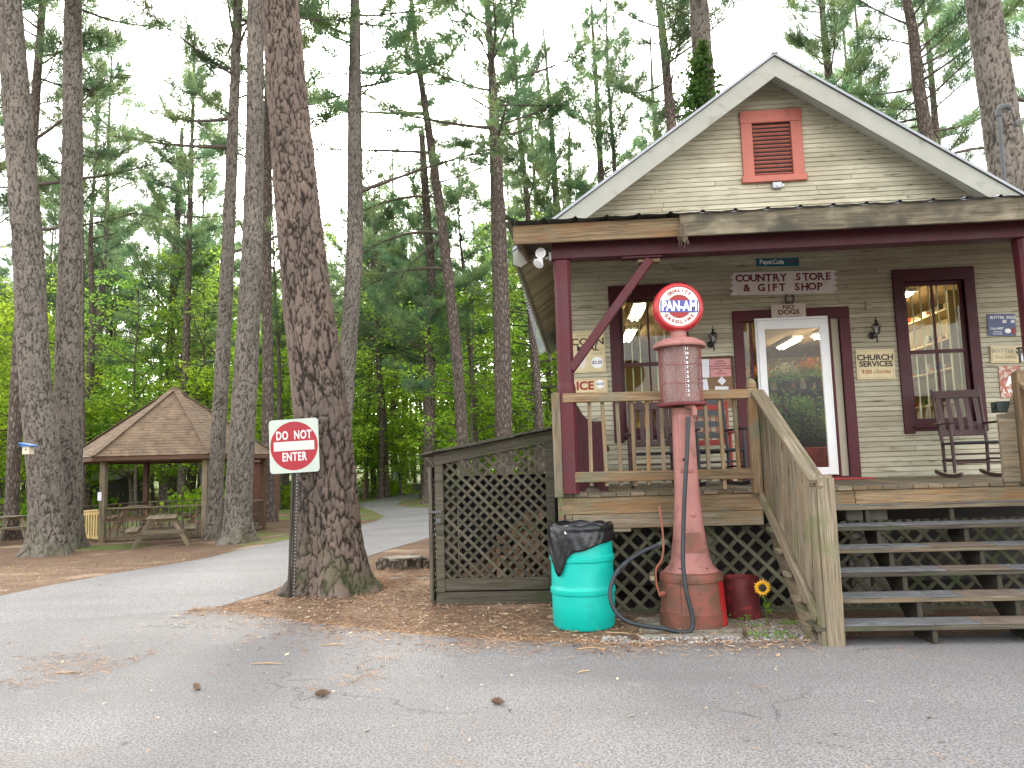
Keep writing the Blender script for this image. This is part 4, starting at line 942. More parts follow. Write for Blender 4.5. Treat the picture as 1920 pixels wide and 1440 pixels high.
for nm, x, z, mtp, lb in (('bouquet', 2.83, 2.66, ORANGE, 'orange flower bouquet in a pot behind the upper left of the door glass'), ('bouquet', 3.25, 2.70, PALEP, 'pale flower arrangement right of the orange bouquet inside the door'), ('bouquet', 3.62, 2.75, ORANGE, 'flower arrangement at the right edge of the door glass inside')):
    r_ = empty(nm, (x, 11.55, 2.476), lb, 'bouquet'); m_ = MB(); m_.lathe([(.05, 0), (.07, .12), (.075, .12)], (x, 11.55, 2.476), 14); m_.build('pot', SHELFD, r_)
    leaf_clump('flowers', (x, 11.5, z+.08), (.09, .07, .05), 260, .022, mtp, r_); leaf_clump('leaves', (x, 11.52, z), (.12, .08, .06), 260, .03, LEAF_D, r_)
for i, (x, z) in enumerate(((2.95, 2.25), (3.4, 2.2), (3.2, 1.9), (3.65, 1.95))):
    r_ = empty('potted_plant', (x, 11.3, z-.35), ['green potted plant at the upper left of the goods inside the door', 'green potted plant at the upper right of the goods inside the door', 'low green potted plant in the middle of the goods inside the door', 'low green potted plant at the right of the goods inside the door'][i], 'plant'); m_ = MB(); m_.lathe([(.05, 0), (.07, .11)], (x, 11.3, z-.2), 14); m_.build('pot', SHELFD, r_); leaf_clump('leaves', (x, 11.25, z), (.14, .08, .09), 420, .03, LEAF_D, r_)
m_ = MB(); m_.box(3.0, 3.75, 11.0, 11.3, DZ, 1.62); tag(m_.build('crate', mat('red_crate', (.35, .03, .03), .5, .4, 9), loc=(3.37, 11.15, DZ), bevel=.01), 'red crate on the store floor behind the bottom of the door glass', 'crate')

# ================= PORCH =================
PY = 7.65
porch = empty('porch', (2.6, PY, 0), 'weathered wooden porch across the store front with maroon posts and low metal roof', 'porch')
m_ = MB(); x = -.085
while x < 6.0:
    wd = random.uniform(.137, .143); yo = random.uniform(-.006, .006); m_.box(x, x+wd-.005, PY-.02+yo, WY-.02, DZ-.038, DZ+random.uniform(-.002, .002)); x += wd
m_.build('deck', WOOD_G, porch, bevel=.003)
m_ = MB(); m_.box(-.06, 2.74, PY+.002, PY+.045, DZ-.205, DZ-.041); m_.box(2.744, 6., PY+.0, PY+.043, DZ-.19, DZ-.041); m_.build('rim_board', WOOD_T, porch, bevel=.004)
m_ = MB(); m_.box(.04, 1.87, PY-.005, PY+.04, DZ-.345, DZ-.208); m_.box(-.03, .035, PY-.0, PY+.12, DZ-.285, DZ-.208); m_.box(-.06, .6, PY+.01, PY+.05, DZ-.385, DZ-.347); m_.build('support_beam', WOOD_G, porch, bevel=.004)
LY = PY+.16
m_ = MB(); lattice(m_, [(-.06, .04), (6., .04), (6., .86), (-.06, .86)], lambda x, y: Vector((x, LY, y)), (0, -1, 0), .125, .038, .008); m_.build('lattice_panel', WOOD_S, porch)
m_ = MB(); m_.box(-.03, 6, SYF, WY-.61, .004, .03); m_.build('porch_shade_sheet', mat('porch_shade_sheet', (.03, .022, .016), .95, .4, 9, .8, 60), porch)  # dark sheet added under the porch; its colour stands for the shade there
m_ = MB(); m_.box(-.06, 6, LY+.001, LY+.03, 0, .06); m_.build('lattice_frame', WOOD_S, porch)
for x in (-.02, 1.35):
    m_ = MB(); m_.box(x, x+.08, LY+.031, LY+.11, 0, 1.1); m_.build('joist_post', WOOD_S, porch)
for x in (2.72, 4.6):
    m_ = MB()
    for k in range(6):
        z = k*.17; n_ = 2; 
        for q in range(n_): m_.box(x+q*.2+random.uniform(-.01, .01), x+q*.2+.19+random.uniform(-.01, .01), LY+.03+random.uniform(0, .02), LY+.4, z, z+.16)
    m_.build('stone_pier', STONE, porch, bevel=.012)
# roof over the porch: ribbed metal sheet rising to the wall
m_ = MB(); x = -.52; y0, y1, z0, z1 = 7.26, WY-.03, 3.855, 4.28
prof = []
while x < 6.6:
    prof += [(x, 0), (x+.055, .004+random.uniform(0, .004)), (x+.07, .022), (x+.085, .022), (x+.10, .004), (x+.16, random.uniform(-.004, .008)), (x+.25, random.uniform(-.006, .006))]; x += .305
for i in range(len(prof)-1):
    (a, za), (b, zb) = prof[i], prof[i+1]
    m_.poly([(a, y0, z0+za), (b, y0, z0+zb), (b, y1, z1+zb), (a, y1, z1+za)]); m_.poly([(a, y0, z0+za-.002), (a, y1, z1+za-.002), (b, y1, z1+zb-.002), (b, y0, z0+zb-.002)])
m_.build('porch_roof', METALR, porch)
m_ = MB()
for k in range(15): m_.beam((-.4+k*.45, 7.45, 3.745), (-.4+k*.45, WY-.03, 4.185), .04, .10)
m_.build('rafter', WOOD_G, porch)
m_ = MB()
for k in range(12): t = k/11; y = 7.45+t*2.45; m_.box(-.45, 6.3, y-.1, y+.1, 3.81+t*.42, 3.828+t*.42)
m_.build('roof_decking', WOOD_D, porch)
m_ = MB(); m_.beam((-.445, 7.36, 3.745), (1.36, 7.36, 3.745), .035, .185); m_.build('fascia', WOOD_T, porch, bevel=.004)
m_ = MB(); m_.beam((1.17, 7.318, 3.745), (6.4, 7.318, 3.745), .04, .215); m_.build('fascia', FASC, porch, bevel=.004)
m_ = MB(); m_.box(1.17, 6.4, 7.29, 7.315, 3.852, 3.858); m_.build('drip_edge', METALR, porch)
m_ = MB(); m_.box(-.08, 6.2, PY-.13, PY+.05, 3.53, 3.74); m_.build('beam', MAROON, porch, bevel=.006)
m_ = MB(); m_.box(.62, 1.02, PY-.115, PY-.0, 3.508, 3.528); m_.build('brace_block', MAROON, porch, bevel=.004)
m_ = MB(); m_.box(.78, 1.0, PY-.08, PY+.04, 3.47, 3.505); m_.build('brace_cleat', WOOD_T, porch, bevel=.004)
for x in (.02, 4.50):
    m_ = MB(); m_.lathe([(.095, 0), (.095, 1.03), (.082, 1.09), (.082, 2.12), (.09, 2.325)], (x, PY-.03, DZ), 16, sq=3.5, smooth=False); m_.build('post', MAROON2, porch, bevel=.004)
m_ = MB(); m_.beam((.07, PY-.04, 2.42), (.90, PY-.04, 3.50), .085, .13, up=(0, 1, 0)); m_.build('brace', MAROON2, porch, bevel=.006)
# railing
rl = MB(); RY = PY-.10
rl.beam((-.02, RY, 2.135), (1.80, RY, 2.115), .075, .09); rl.build('top_rail', WOOD_T, porch, bevel=.006)
rl = MB(); rl.beam((-.02, RY, 1.36), (1.84, RY, 1.35), .04, .10); rl.build('bottom_rail', WOOD_T, porch, bevel=.005)
for k in range(12):
    x = .095+k*.1395+(.0 if k < 7 else .02); rl = MB(); lo = DZ+random.uniform(.06, .09)-(.06 if k in (8, 10) else 0)
    rl.beam((x+random.uniform(-.006, .006), RY+.038, lo), (x+random.uniform(-.012, .012), RY+.038, 2.10), .036, .042, up=(0, 1, 0)); rl.build('baluster', WOOD_T if k % 3 else WOOD_G, porch, bevel=.003)
rl = MB(); rl.box(-.13, -.045, RY-.03, RY+.055, DZ-.03, 2.19); rl.build('railing_post', WOOD_G, porch, bevel=.006)

WOOD_U = wood('shaded_stringer_wood', (.045, .04, .028), (.09, .08, .055), None, None)  # stringers darkened; shade beneath the treads is painted into the wood
# ================= STAIRS =================
SX0, SX1 = 1.91, 4.35; RUN = .238; RISE = .1715; SY = 6.36
stairs = empty('porch_stairs', (3.1, SY, 0), 'wide wooden stairs of six treads with grey and brown grip mats up to the porch', 'stairs')
SLATE = mat('grey_grip_mat', (.125, .127, .13), .75, .25, 6, .5, 160, col2=(.17, .175, .18), edge=(.55, .65)); SLATEB = mat('brown_grip_mat', (.16, .12, .09), .8, .3, 6, .5, 160)
for k in range(6):
    z = .165+RISE*k; y = SY+RUN*k; m_ = MB(); m_.box(SX0, SX1+.3, y+.004, y+.135, z-.045, z-.004); m_.box(SX0+.0, SX1+.3, y+.14, y+.275, z-.043, z-.006); td_ = m_.build('tread', WOOD_G if k % 2 else WOOD_D, stairs, bevel=.005)
    xs = [SX0+.10, SX0+.9+.1*k % .3, SX0+1.25, SX0+1.78, SX1+.3]; mts = [0, 0, 1, 0]
    for q in range(4):
        m_ = MB(); n_ = 8; a, b = xs[q]+.004, xs[q+1]-.004
        for i in range(n_):
            t0, t1 = a+(b-a)*i/n_, a+(b-a)*(i+1)/n_; w0 = .005*math.sin(t0*9+k*2); w1 = .005*math.sin(t1*9+k*2)
            m_.prism([(t0, y+w0, z-.003), (t1, y+w1, z-.003), (t1, y+.262, z-.003), (t0, y+.262, z-.003)], (0, 0, .009), rnd=.5)
        m_.build('grip_mat', SLATEB if mts[q] and k not in (4,) else SLATE, td_)
def saw(x0, x1, mt, name='stringer'):
    m_ = MB(); pts = [(x0, SY+.03, 0)]
    for k in range(6):
        z = .165+RISE*k-.047; y = SY+RUN*k; pts += [(x0, y+.03, z), (x0, y+.03+RUN if k < 5 else PY+.0, z)]
    pts += [(x0, PY-.001, .72), (x0, SY+.34, 0)]
    idx = tessellate_polygon([[Vector(p) for p in pts]]); b = len(m_.v); nn_ = len(pts)
    m_.v += pts+[(x1, p[1], p[2]) for p in pts]
    for t in idx: m_.face([b+i for i in t], [(pts[i][1], pts[i][2]) for i in t]); m_.face([b+nn_+i for i in t][::-1], [(pts[i][1], pts[i][2]) for i in t][::-1])
    for i in range(nn_): j = (i+1) % nn_; m_.face([b+i, b+j, b+nn_+j, b+nn_+i], [(0, 0), (.2, 0), (.2, .04), (0, .04)])
    m_.build(name, mt, stairs)
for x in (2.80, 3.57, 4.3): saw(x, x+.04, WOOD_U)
m_ = MB(); m_.prism([(SX0+.03, SY+.12, 0), (SX0+.03, SY+.42, 0), (SX0+.03, PY-.002, .62), (SX0+.03, PY-.002, 1.0)], (.04, 0, 0)); m_.build('side_stringer', WOOD_M, stairs, bevel=.004)
# guard: side boards between a sloping handrail and a lower rail, newels at both ends
n0 = Vector((2.05, 6.42, 0)); n1 = Vector((1.86, PY-.09, 0))
m_ = MB(); m_.prism([(n0.x-.065, n0.y-.075, -.03), (n0.x+.07, n0.y-.075, -.03), (n0.x+.07, n0.y+.06, -.03), (n0.x-.065, n0.y+.06, -.03)], (0, 0, 1.35)); m_.prism([(n0.x-.055, n0.y-.065, 1.321), (n0.x+.06, n0.y-.065, 1.321), (n0.x+.06, n0.y+.05, 1.321), (n0.x-.055, n0.y+.05, 1.321)], (0, 0, .02)); m_.build('newel_post', WOOD_M, stairs, bevel=.02)
m_ = MB(); m_.prism([(n0.x-.10, n0.y-.055, -.02), (n0.x-.067, n0.y-.055, -.02), (n0.x-.067, n0.y+.05, -.02), (n0.x-.10, n0.y+.05, -.02)], (0, 0, 1.27)); m_.build('newel_trim', WOOD_M, stairs, bevel=.006)
m_ = MB(); m_.box(1.765, 1.855, PY-.13, PY-.04, DZ-.04, 2.17); m_.lathe([(.048, 0), (.05, .02), (.046, .055), (.025, .085), (.001, .095)], (1.81, PY-.085, 2.17), 20); m_.build('newel_post', WOOD_T, stairs, bevel=.006)
hp0, hp1 = Vector((n0.x-.06, n0.y-.07, 1.295)), Vector((1.855, PY-.10, 2.14))
m_ = MB(); m_.beam(hp0, hp1, .135, .038); m_.build('handrail', WOOD_M, stairs, bevel=.006)
m_ = MB(); o_ = Vector((.02, 0, -.065)); m_.beam(hp0+o_, hp1+o_, .036, .085); m_.build('rail_support', WOOD_M, stairs, bevel=.004)
lp0, lp1 = Vector((n0.x-.09, n0.y+.05, .20)), Vector((1.835, PY-.06, 1.16))
m_ = MB(); m_.beam(lp0, lp1, .04, .09); m_.build('lower_rail', WOOD_M, stairs, bevel=.005)
nb = 9
for k in range(nb):
    t = (k+.55)/nb; a = lp0.lerp(lp1, t); b = hp0.lerp(hp1, t); m_ = MB(); dd = (hp1-hp0); hw = .055; dz_ = dd.z/dd.y*hw; dx_ = dd.x/dd.y*hw
    m_.prism([(a.x+.025-dx_, a.y-hw, a.z-.05-dz_), (a.x+.025+dx_, a.y+hw, a.z-.05+dz_), (b.x+.0+dx_, b.y+hw, b.z-.03+dz_), (b.x-dx_, b.y-hw, b.z-.03-dz_)], (.02, 0, 0))
    for fi in range(len(m_.f)): m_.uv[fi] = [(m_.v[v][2]+k*3, m_.v[v][1]+k*.3) for v in m_.f[fi]]
    m_.build('side_board', WOOD_M if k % 2 else WOOD_G, stairs, bevel=.003)
for k in range(5):
    z = .165+RISE*k; y = SY+RUN*k; m_ = MB(); m_.box(SX0-.04, SX0-.002, y+.10, y+.26, z-.05, z-.012); m_.build('tread_cleat', WOOD_M, stairs, bevel=.004)
# right newel with pointed cap, its wide side board and descending handrail
rx = 4.31
m_ = MB(); m_.box(rx-.05, rx+.05, PY-.13, PY-.03, DZ-.02, 2.22); b = len(m_.v); m_.v += [(rx-.055, PY-.135, 2.22), (rx+.055, PY-.135, 2.22), (rx+.055, PY-.025, 2.22), (rx-.055, PY-.025, 2.22), (rx, PY-.08, 2.27)]
for q in ((0, 1, 4), (1, 2, 4), (2, 3, 4), (3, 0, 4), (3, 2, 1, 0)): m_.face([b+i for i in q])
m_.build('newel_post', WOOD_T, stairs, bevel=.004)
m_ = MB(); m_.prism([(4.10, PY-.05, DZ), (rx-.055, PY-.05, DZ), (rx-.055, PY-.05, 2.02), (4.19, PY-.05, 1.85), (4.10, PY-.05, 1.84)], (0, .03, 0)); m_.build('side_board', WOOD_G, stairs, bevel=.004)
m_ = MB(); m_.beam((rx+.02, PY-.1, 2.13), (rx+.15, 6.42, 1.30), .12, .038); m_.beam((rx+.03, PY-.1, 2.06), (rx+.16, 6.42, 1.23), .036, .085); m_.build('handrail', WOOD_T, stairs, bevel=.005)
for k in range(8):
    t = (k+.5)/8; x = rx+.04+.13*t; y = PY-.1+(6.42-PY+.1)*t; m_ = MB(); m_.box(x, x+.02, y-.05, y+.05, 1.16-.93*t, 2.02-.83*t); m_.build('side_board', WOOD_T, stairs, bevel=.003)
m_ = MB(); m_.box(rx+.1, rx+.24, 6.34, 6.48, -.02, 1.33); m_.build('newel_post', WOOD_M, stairs, bevel=.015)
# ================= SIGNS AND FITTINGS ON THE STORE =================
YS = WY-.018
def board(name, x0, x1, z0, z1, mt, label, cat, th=.02, ang=0., pts=None, y=YS):
    cx, cz = (x0+x1)/2, (z0+z1)/2; w_, h_ = (x1-x0)/2, (z1-z0)/2
    P = pts or [(-w_, -h_), (w_, -h_), (w_, h_), (-w_, h_)]; M_ = face_at(cx, y, cz, ang); m_ = MB(); m_.prism([M_ @ Vector((a, b, 0)) for a, b in P], (0, -th, 0))
    o = m_.build(name, mt, loc=(cx, y, cz)); tag(o, label, cat); return o, face_at(cx, y-th-.0018, cz, ang)
def letter(par, name, mt, items, M_):
    m_ = MB()
    for t in items:
        txt, x, y, size = t[:4]; kw = t[4] if len(t) > 4 else {}
        m_.text(txt, M_ @ Matrix.Translation((x, y, 0)), size, **kw)
    o = m_.build(name, mt, par); return o
def slab(m_, M_, x0, x1, y, t=.003):      # thin painted line
    m_.poly([M_ @ Vector(p) for p in ((x0, y-t, 0), (x1, y-t, 0), (x1, y+t, 0), (x0, y+t, 0))], .5)
# country store sign with sawn ends and slab-serif letters
w_, h_ = .685, .15
P = [(-w_+.03, -h_)] + [(w_-.05, -h_)] + [(w_-.0 if i % 2 else w_-.055, -h_+2*h_*(i+.5)/8) for i in range(8)] + [(w_-.05, h_), (-w_+.05, h_)] + [(-w_+(.0 if i % 2 else .055), h_-2*h_*(i+.5)/8) for i in range(8)]
b_, M_ = board('store_sign', 2.19, 3.56, 3.585, 3.885, GREYS, 'long grey board lettered country store & gift shop, with jagged ends, over the door', 'sign', pts=P, ang=-1.2)
m_ = MB()
def serif_text(mb, txt, M_, x, y, size, adv=.83, bold=.0):
    pos = x-adv*size*(len(txt)-1)/2
    stems = {'C': [], 'O': [], 'U': [(-.24, 1), (.24, 1)], 'N': [(-.25, 0), (-.25, 1), (.25, 1)], 'T': [(0, 0)], 'R': [(-.22, 0), (-.22, 1), (.26, 0)], 'Y': [(0, 0), (-.27, 1), (.27, 1)], 'I': [(0, 0), (0, 1)], 'F': [(-.2, 0), (-.2, 1)], 'E': [(-.2, 0), (-.2, 1)], 'H': [(-.24, 0), (-.24, 1), (.24, 0), (.24, 1)], 'P': [(-.2, 0), (-.2, 1)], 'G': [], 'S': []}
    for ch in txt:
        if ch != ' ':
            mb.text(ch, M_ @ Matrix.Translation((pos, y, 0)), size, bold=bold, sx=1.05)
            for sx_, top_ in stems.get(ch, []):
                yy = y+(.345 if top_ else -.345)*size-.0*size; xx = pos+sx_*size
                mb.poly([M_ @ Vector((xx-.12*size, yy-.03*size, .0006)), M_ @ Vector((xx+.12*size, yy-.03*size, .0006)), M_ @ Vector((xx+.12*size, yy+.03*size, .0006)), M_ @ Vector((xx-.12*size, yy+.03*size, .0006))], .5)
        pos += adv*size*(1 if ch not in 'I' else .8)
serif_text(m_, 'COUNTRY STORE', M_, 0, .068, .128, .735, .004); serif_text(m_, '& GIFT SHOP', M_, .0, -.062, .128, .735, .004)
m_.build('lettering', INKM, b_)
# soda sign
TEAL = mat('teal_enamel', (.015, .14, .19), .35, .2, 9, .1, 40)
b_, M_ = board('soda_sign', 2.55, 3.09, 3.96, 4.065, TEAL, 'narrow teal enamel soda sign above the long grey board', 'sign', th=.008, ang=-2)
letter(b_, 'lettering', INKW, [('Pepsi:Cola', -.075, .003, .085, dict(bold=.003, sx=.86))], M_); letter(b_, 'red_lettering', INKR, [('5c ICE COLD', .185, .012, .033, dict(bold=.001)), ('BEST', .185, -.02, .033)], M_)
# horseshoe
m_ = MB(); m_.tube([(2.94+.052*math.cos(t)*(1 if abs(math.sin(t)) > .3 else .96), YS-.012, 3.52+.065*math.sin(t)) for t in [rad(125+k*290/16) for k in range(17)]], .011, 6)
tag(m_.build('horseshoe', mat('rusty_iron', (.06, .045, .04), .7, .3, 30, .3), loc=(2.94, YS, 3.5)), 'rusty horseshoe nailed open end up between the two signs over the door', 'horseshoe')
b_, M_ = board('no_dogs_sign', 2.69, 3.12, 3.225, 3.45, mat('pale_tan_sign', (.52, .46, .38), .6, .12, 6, .05), 'pale square sign reading no dogs allowed on the top of the door frame', 'sign', y=WY-.05)
letter(b_, 'lettering', INKM, [('NO', 0, .068, .075, dict(bold=.002, sx=1.25)), ('DOGS', 0, .002, .082, dict(bold=.003, sx=1.2))], M_); letter(b_, 'small_lettering', INKG, [('ALLOWED', 0, -.063, .052, dict(sx=1.3))], M_)
# cream signs
def edged(M_, par, w_, h_, mt=INKG, t=.002):
    m_ = MB()
    for x0, x1, y in ((-w_, w_, h_), (-w_, w_, -h_)): slab(m_, M_, x0, x1, y, t)
    for x in (-w_, w_): m_.poly([M_ @ Vector(p) for p in ((x-t, -h_, 0), (x+t, -h_, 0), (x+t, h_, 0), (x-t, h_, 0))], .5)
    m_.build('border_line', mt, par)
b_, M_ = board('church_sign', 3.71, 4.18, 2.44, 2.82, CREAMS, 'cream sign with church services and red sunday time, right of the door', 'sign', ang=-1); edged(M_, b_, .215, .17)
letter(b_, 'lettering', INKB, [('CHURCH', 0, .085, .098, dict(bold=.0035, sx=1.1)), ('SERVICES', .005, .002, .098, dict(bold=.0035, sx=1.03))], M_); letter(b_, 'red_lettering', INKR, [('9:00', -.115, -.095, .075, dict(bold=.001)), ('AM', -.018, -.103, .03), ('Sunday', .095, -.092, .068, dict(bold=.0005, sx=.95))], M_)
b_, M_ = board('corn_meal_sign', .10, .55, 2.66, 3.21, CREAMS, 'tall cream corn meal price sign beside the left maroon post', 'sign'); edged(M_, b_, .21, .26)
letter(b_, 'lettering', INKB, [('CORN', 0, .13, .125, dict(bold=.003, sx=1.2)), ('MEAL', 0, .045, .10, dict(bold=.003, sx=1.2))], M_); letter(b_, 'small_lettering', INKG, [('WATER GROUND', 0, .215, .036), ('2 LB BAG', .12, -.03, .036)], M_)
def disc(par, name, M_, x, y, r, mt, z=.0012, n=28, r2=None):
    m_ = MB(); m_.poly([M_ @ Vector((x+(r2 if r2 and k % 2 else r)*math.cos(2*math.pi*k/n), y+(r2 if r2 and k % 2 else r)*math.sin(2*math.pi*k/n), z)) for k in range(n)], .5); return m_.build(name, mt, par)
disc(b_, 'price_disc', M_, .115, -.145, .075, WHITE); letter(b_, 'price', INKB, [('$3.00', .115, -.145, .06, dict(bold=.001))], M_ @ Matrix.Translation((0, 0, .0025)))
m_ = MB(); m_.poly([M_ @ Vector(p) for p in ((-.12, -.2, .001), (-.06, -.22, .001), (-.02, -.09, .001), (-.07, -.07, .001))], .5); m_.build('painted_sack', GREYS, b_)
b_, M_ = board('ice_sign', .10, .56, 2.39, 2.585, CREAMS, 'small cream ice price sign just above the left porch railing', 'sign'); edged(M_, b_, .215, .085, INKR)
letter(b_, 'lettering', INKR, [('ICE', -.06, 0, .15, dict(bold=.006, sx=1.05))], M_); disc(b_, 'price_disc', M_, .135, .02, .055, WHITE); letter(b_, 'price', INKB, [('$2.00', .135, .02, .045, dict(bold=.001))], M_ @ Matrix.Translation((0, 0, .0025))); letter(b_, 'small_lettering', INKG, [('PER BAG', .14, -.065, .026)], M_)
BLUE = mat('blue_enamel', (.02, .035, .13), .35, .2, 9, .05, 40)
b_, M_ = board('price_board', 5.36, 5.70, 2.93, 3.21, BLUE, 'small dark blue butter and eggs price board right of the right window', 'sign', th=.008, ang=-2)
letter(b_, 'lettering', INKW, [('BUTTER  EGGS', .02, .095, .048, dict(bold=.001)), ('CALUMET', -.06, -.045, .036, dict(bold=.001)), ('BAKING', -.055, -.085, .028), ('POWDER', -.055, -.115, .028)], M_)
m_ = MB()
for x in (.035, .135): m_.poly([M_ @ Vector((x+a, .045+c, .0008)) for a, c in ((-.022, -.018), (.022, -.018), (.022, .018), (-.022, .018))], .5)
m_.poly([M_ @ Vector((.07+.038*math.cos(t*.4), -.075+.03*math.sin(t*.4), .0008)) for t in range(16)], .5); m_.build('white_patches', INKW, b_); letter(b_, 'prices', INKB, [('19', .035, .045, .034), ('22', .135, .045, .034)], M_ @ Matrix.Translation((0, 0, .002)))
m_ = MB(); m_.poly([M_ @ Vector((.14+a, -.075+c, .0008)) for a, c in ((-.02, -.04), (.02, -.04), (.02, .04), (-.02, .04))], .5); m_.build('red_can', INKR, b_)
b_, M_ = board('bottle_gas_sign', 5.36, 5.80, 2.585, 2.80, CREAMS, 'long cream bottle gas sign below the blue price board', 'sign', ang=-2); edged(M_, b_, .205, .092)
letter(b_, 'lettering', INKG, [('BOTTLE GAS', .0, .045, .068, dict(sx=1.1, bold=.0015))], M_); letter(b_, 'script_lettering', INKG, [('One Gallon', -.05, -.035, .055)], M_); disc(b_, 'price_disc', M_, .15, -.035, .05, WHITE)
b_, M_ = board('faded_red_sign', 5.44, 5.70, 2.15, 2.55, mat('faded_red_enamel', (.42, .15, .10), .6, .3, 9, .1, col2=(.55, .45, .38), edge=(.5, .6)), 'faded red and white tin sign low behind the right stair post', 'sign', th=.008)
letter(b_, 'lettering', INKW, [('I. W.', -.03, -.12, .07, dict(bold=.003)), ('A', .0, .0, .16, dict(bold=.01))], M_)
# notice board
CORK = mat('cork', (.22, .13, .07), .9, .25, 40, .2); PINK = mat('pink_paper', (.60, .28, .28), .8, .06, 9, .02); PAPER = mat('white_paper', (.7, .71, .75), .8, .08, 9, .02)
b_, M_ = board('notice_board', 1.74, 2.16, 2.15, 2.79, CORK, 'cork notice board with a pink notice left of the door', 'notice board', th=.015)
m_ = MB()
for x0, x1, z0, z1 in ((1.72, 2.18, 2.791, 2.811), (1.72, 1.739, 2.15, 2.79), (2.161, 2.18, 2.15, 2.79)): m_.box(x0, x1, YS-.025, YS, z0, z1)
m_.build('frame', WOOD_R, b_)
def paper(nm, x, y, w_, h_, mt, ang=0, k=1):
    m_ = MB(); Mp = M_ @ Matrix.Translation((x, y, .001*k)) @ Matrix.Rotation(rad(ang), 4, 'Z'); m_.prism([Mp @ Vector(p) for p in ((-w_, -h_, 0), (w_, -h_, 0), (w_, h_, 0), (-w_, h_, 0))], (0, -.001, 0)); m_.build(nm, mt, b_); return Mp @ Matrix.Translation((0, 0, .0025))
Mp = paper('pink_notice', .06, .19, .13, .115, PINK); m_ = MB()
for i, t in enumerate(('CAMPING', 'REGISTRATION', 'LAKE PAYMENTS WILL ONLY', 'BE ACCEPTED AT THE MAIN', 'DESK', 'THANK YOU')): m_.text(t, Mp @ Matrix.Translation((0, .085-.032*i, 0)), .022, bold=.0006)
m_.build('notice_lettering', INKB, b_)
paper('posted_paper', -.15, .19, .07, .12, PAPER, -2); paper('posted_paper', .07, .02, .04, .04, PAPER, 45, 2); paper('posted_paper', .06, -.11, .085, .06, PAPER, -3, 2); paper('posted_paper', -.15, -.1, .05, .15, PAPER, 6, 2)
# wall lanterns
LGL = glass_mat('lantern_glass', (.75, .75, .75))
for i, (x, z, lb) in enumerate(((1.925, 3.02, 'black wall lantern left of the door above the notice board'), (3.955, 3.05, 'black wall lantern right of the door above the church sign'))):
    r_ = empty('wall_lantern', (x, YS, z-.15), lb, 'wall lamp', 'wall lanterns either side of the door'); y = YS-.11
    m_ = MB(); m_.lathe([(.001, 0), (.045, .004), (.04, .02), (.02, .028)], (x-.02, YS+.004, z-.05), 16, axis=(0, -1, 0)); m_.tube([(x-.02, YS-.02, z-.05), (x-.01, y+.02, z-.09), (x, y, z-.05)], .008, 6); m_.tube([(x, y, z-.16), (x, y, z-.12), (x, y, z-.05)], [.004, .011, .008], 8); m_.build('bracket', BLACK, r_)
    m_ = MB(); m_.lathe([(.03, -.048), (.034, -.04)], (x, y, z), 6); 
    for k in range(6):
        t = math.pi*(k+.5)/3; m_.cyl((x+.03*math.cos(t), y+.03*math.sin(t), z-.045), (x+.052*math.cos(t), y+.052*math.sin(t), z+.055), .004, n=5)
    m_.lathe([(.056, .055), (.056, .062), (.03, .09), (.012, .10), (.014, .115), (.022, .125), (.006, .14), (.004, .17), (.001, .175)], (x, y, z), 6, smooth=False); m_.build('cage', BLACK, r_)
    m_ = MB(); m_.lathe([(.026, -.04), (.047, .054)], (x, y, z), 6, smooth=False); m_.build('lantern_glass', LGL, r_); m_ = MB(); m_.lathe([(.008, -.045), (.012, -.02), (.02, .01), (.012, .035), (.001, .04)], (x, y, z), 12); m_.build('bulb', WHITE, r_)
m_ = MB(); m_.box(3.89, 3.965, YS-.01, YS+.004, 3.34, 3.45); o = m_.build('outlet_plate', mat('beige_plate', (.35, .3, .22), .5, .1), loc=(3.93, YS, 3.4), bevel=.003); tag(o, 'small beige outlet plate on the siding above the right lantern', 'outlet')
m_ = MB(); m_.cyl((3.928, YS-.016, 3.40), (3.928, YS-.0105, 3.40), .014); m_.build('socket', INKG, o)
r_ = empty('gable_lamp', (2.875, YS, 5.03), 'small grey lamp on the siding under the coral gable vent', 'wall lamp'); m_ = MB(); m_.box(2.81, 2.94, YS-.05, YS+.004, 4.99, 5.08); m_.build('housing', mat('grey_metal', (.3, .32, .33), .4, .1, metal=.5), r_, bevel=.012); m_ = MB(); m_.ball((2.875, YS-.055, 5.035), .022, 6); m_.box(2.945, 2.965, YS-.03, YS, 5.02, 5.05); m_.build('lamp_lens', WHITE, r_)
# twin floodlight at the porch corner
r_ = empty('floodlight', (-.13, 7.58, 3.56), 'white twin floodlight at the left corner of the porch beam', 'floodlight'); m_ = MB(); m_.box(-.105, -.081, 7.54, 7.62, 3.53, 3.61); m_.tube([(-.105, 7.58, 3.57), (-.14, 7.56, 3.55)], .012, 8); m_.build('bracket', mat('grey_plastic', (.3, .3, .3), .5, .1), r_)
for (x, z, d) in ((-.185, 3.60, Vector((-.25, -.9, -.05))), (-.21, 3.50, Vector((-.5, -.6, -.75)))):
    m_ = MB(); m_.lathe([(.018, -.07), (.025, -.05), (.05, -.005), (.055, .005), (.052, .012)], (x, 7.53, z), 20, axis=d.normalized()); h = m_.build('lamp_head', WHITE, r_); m_ = MB(); m_.lathe([(.044, .0135), (.02, .018), (.001, .019)], (x, 7.53, z), 20, axis=d.normalized()); m_.build('lens', mat('frosted_lens', (.6, .6, .6), .2, .05), h)
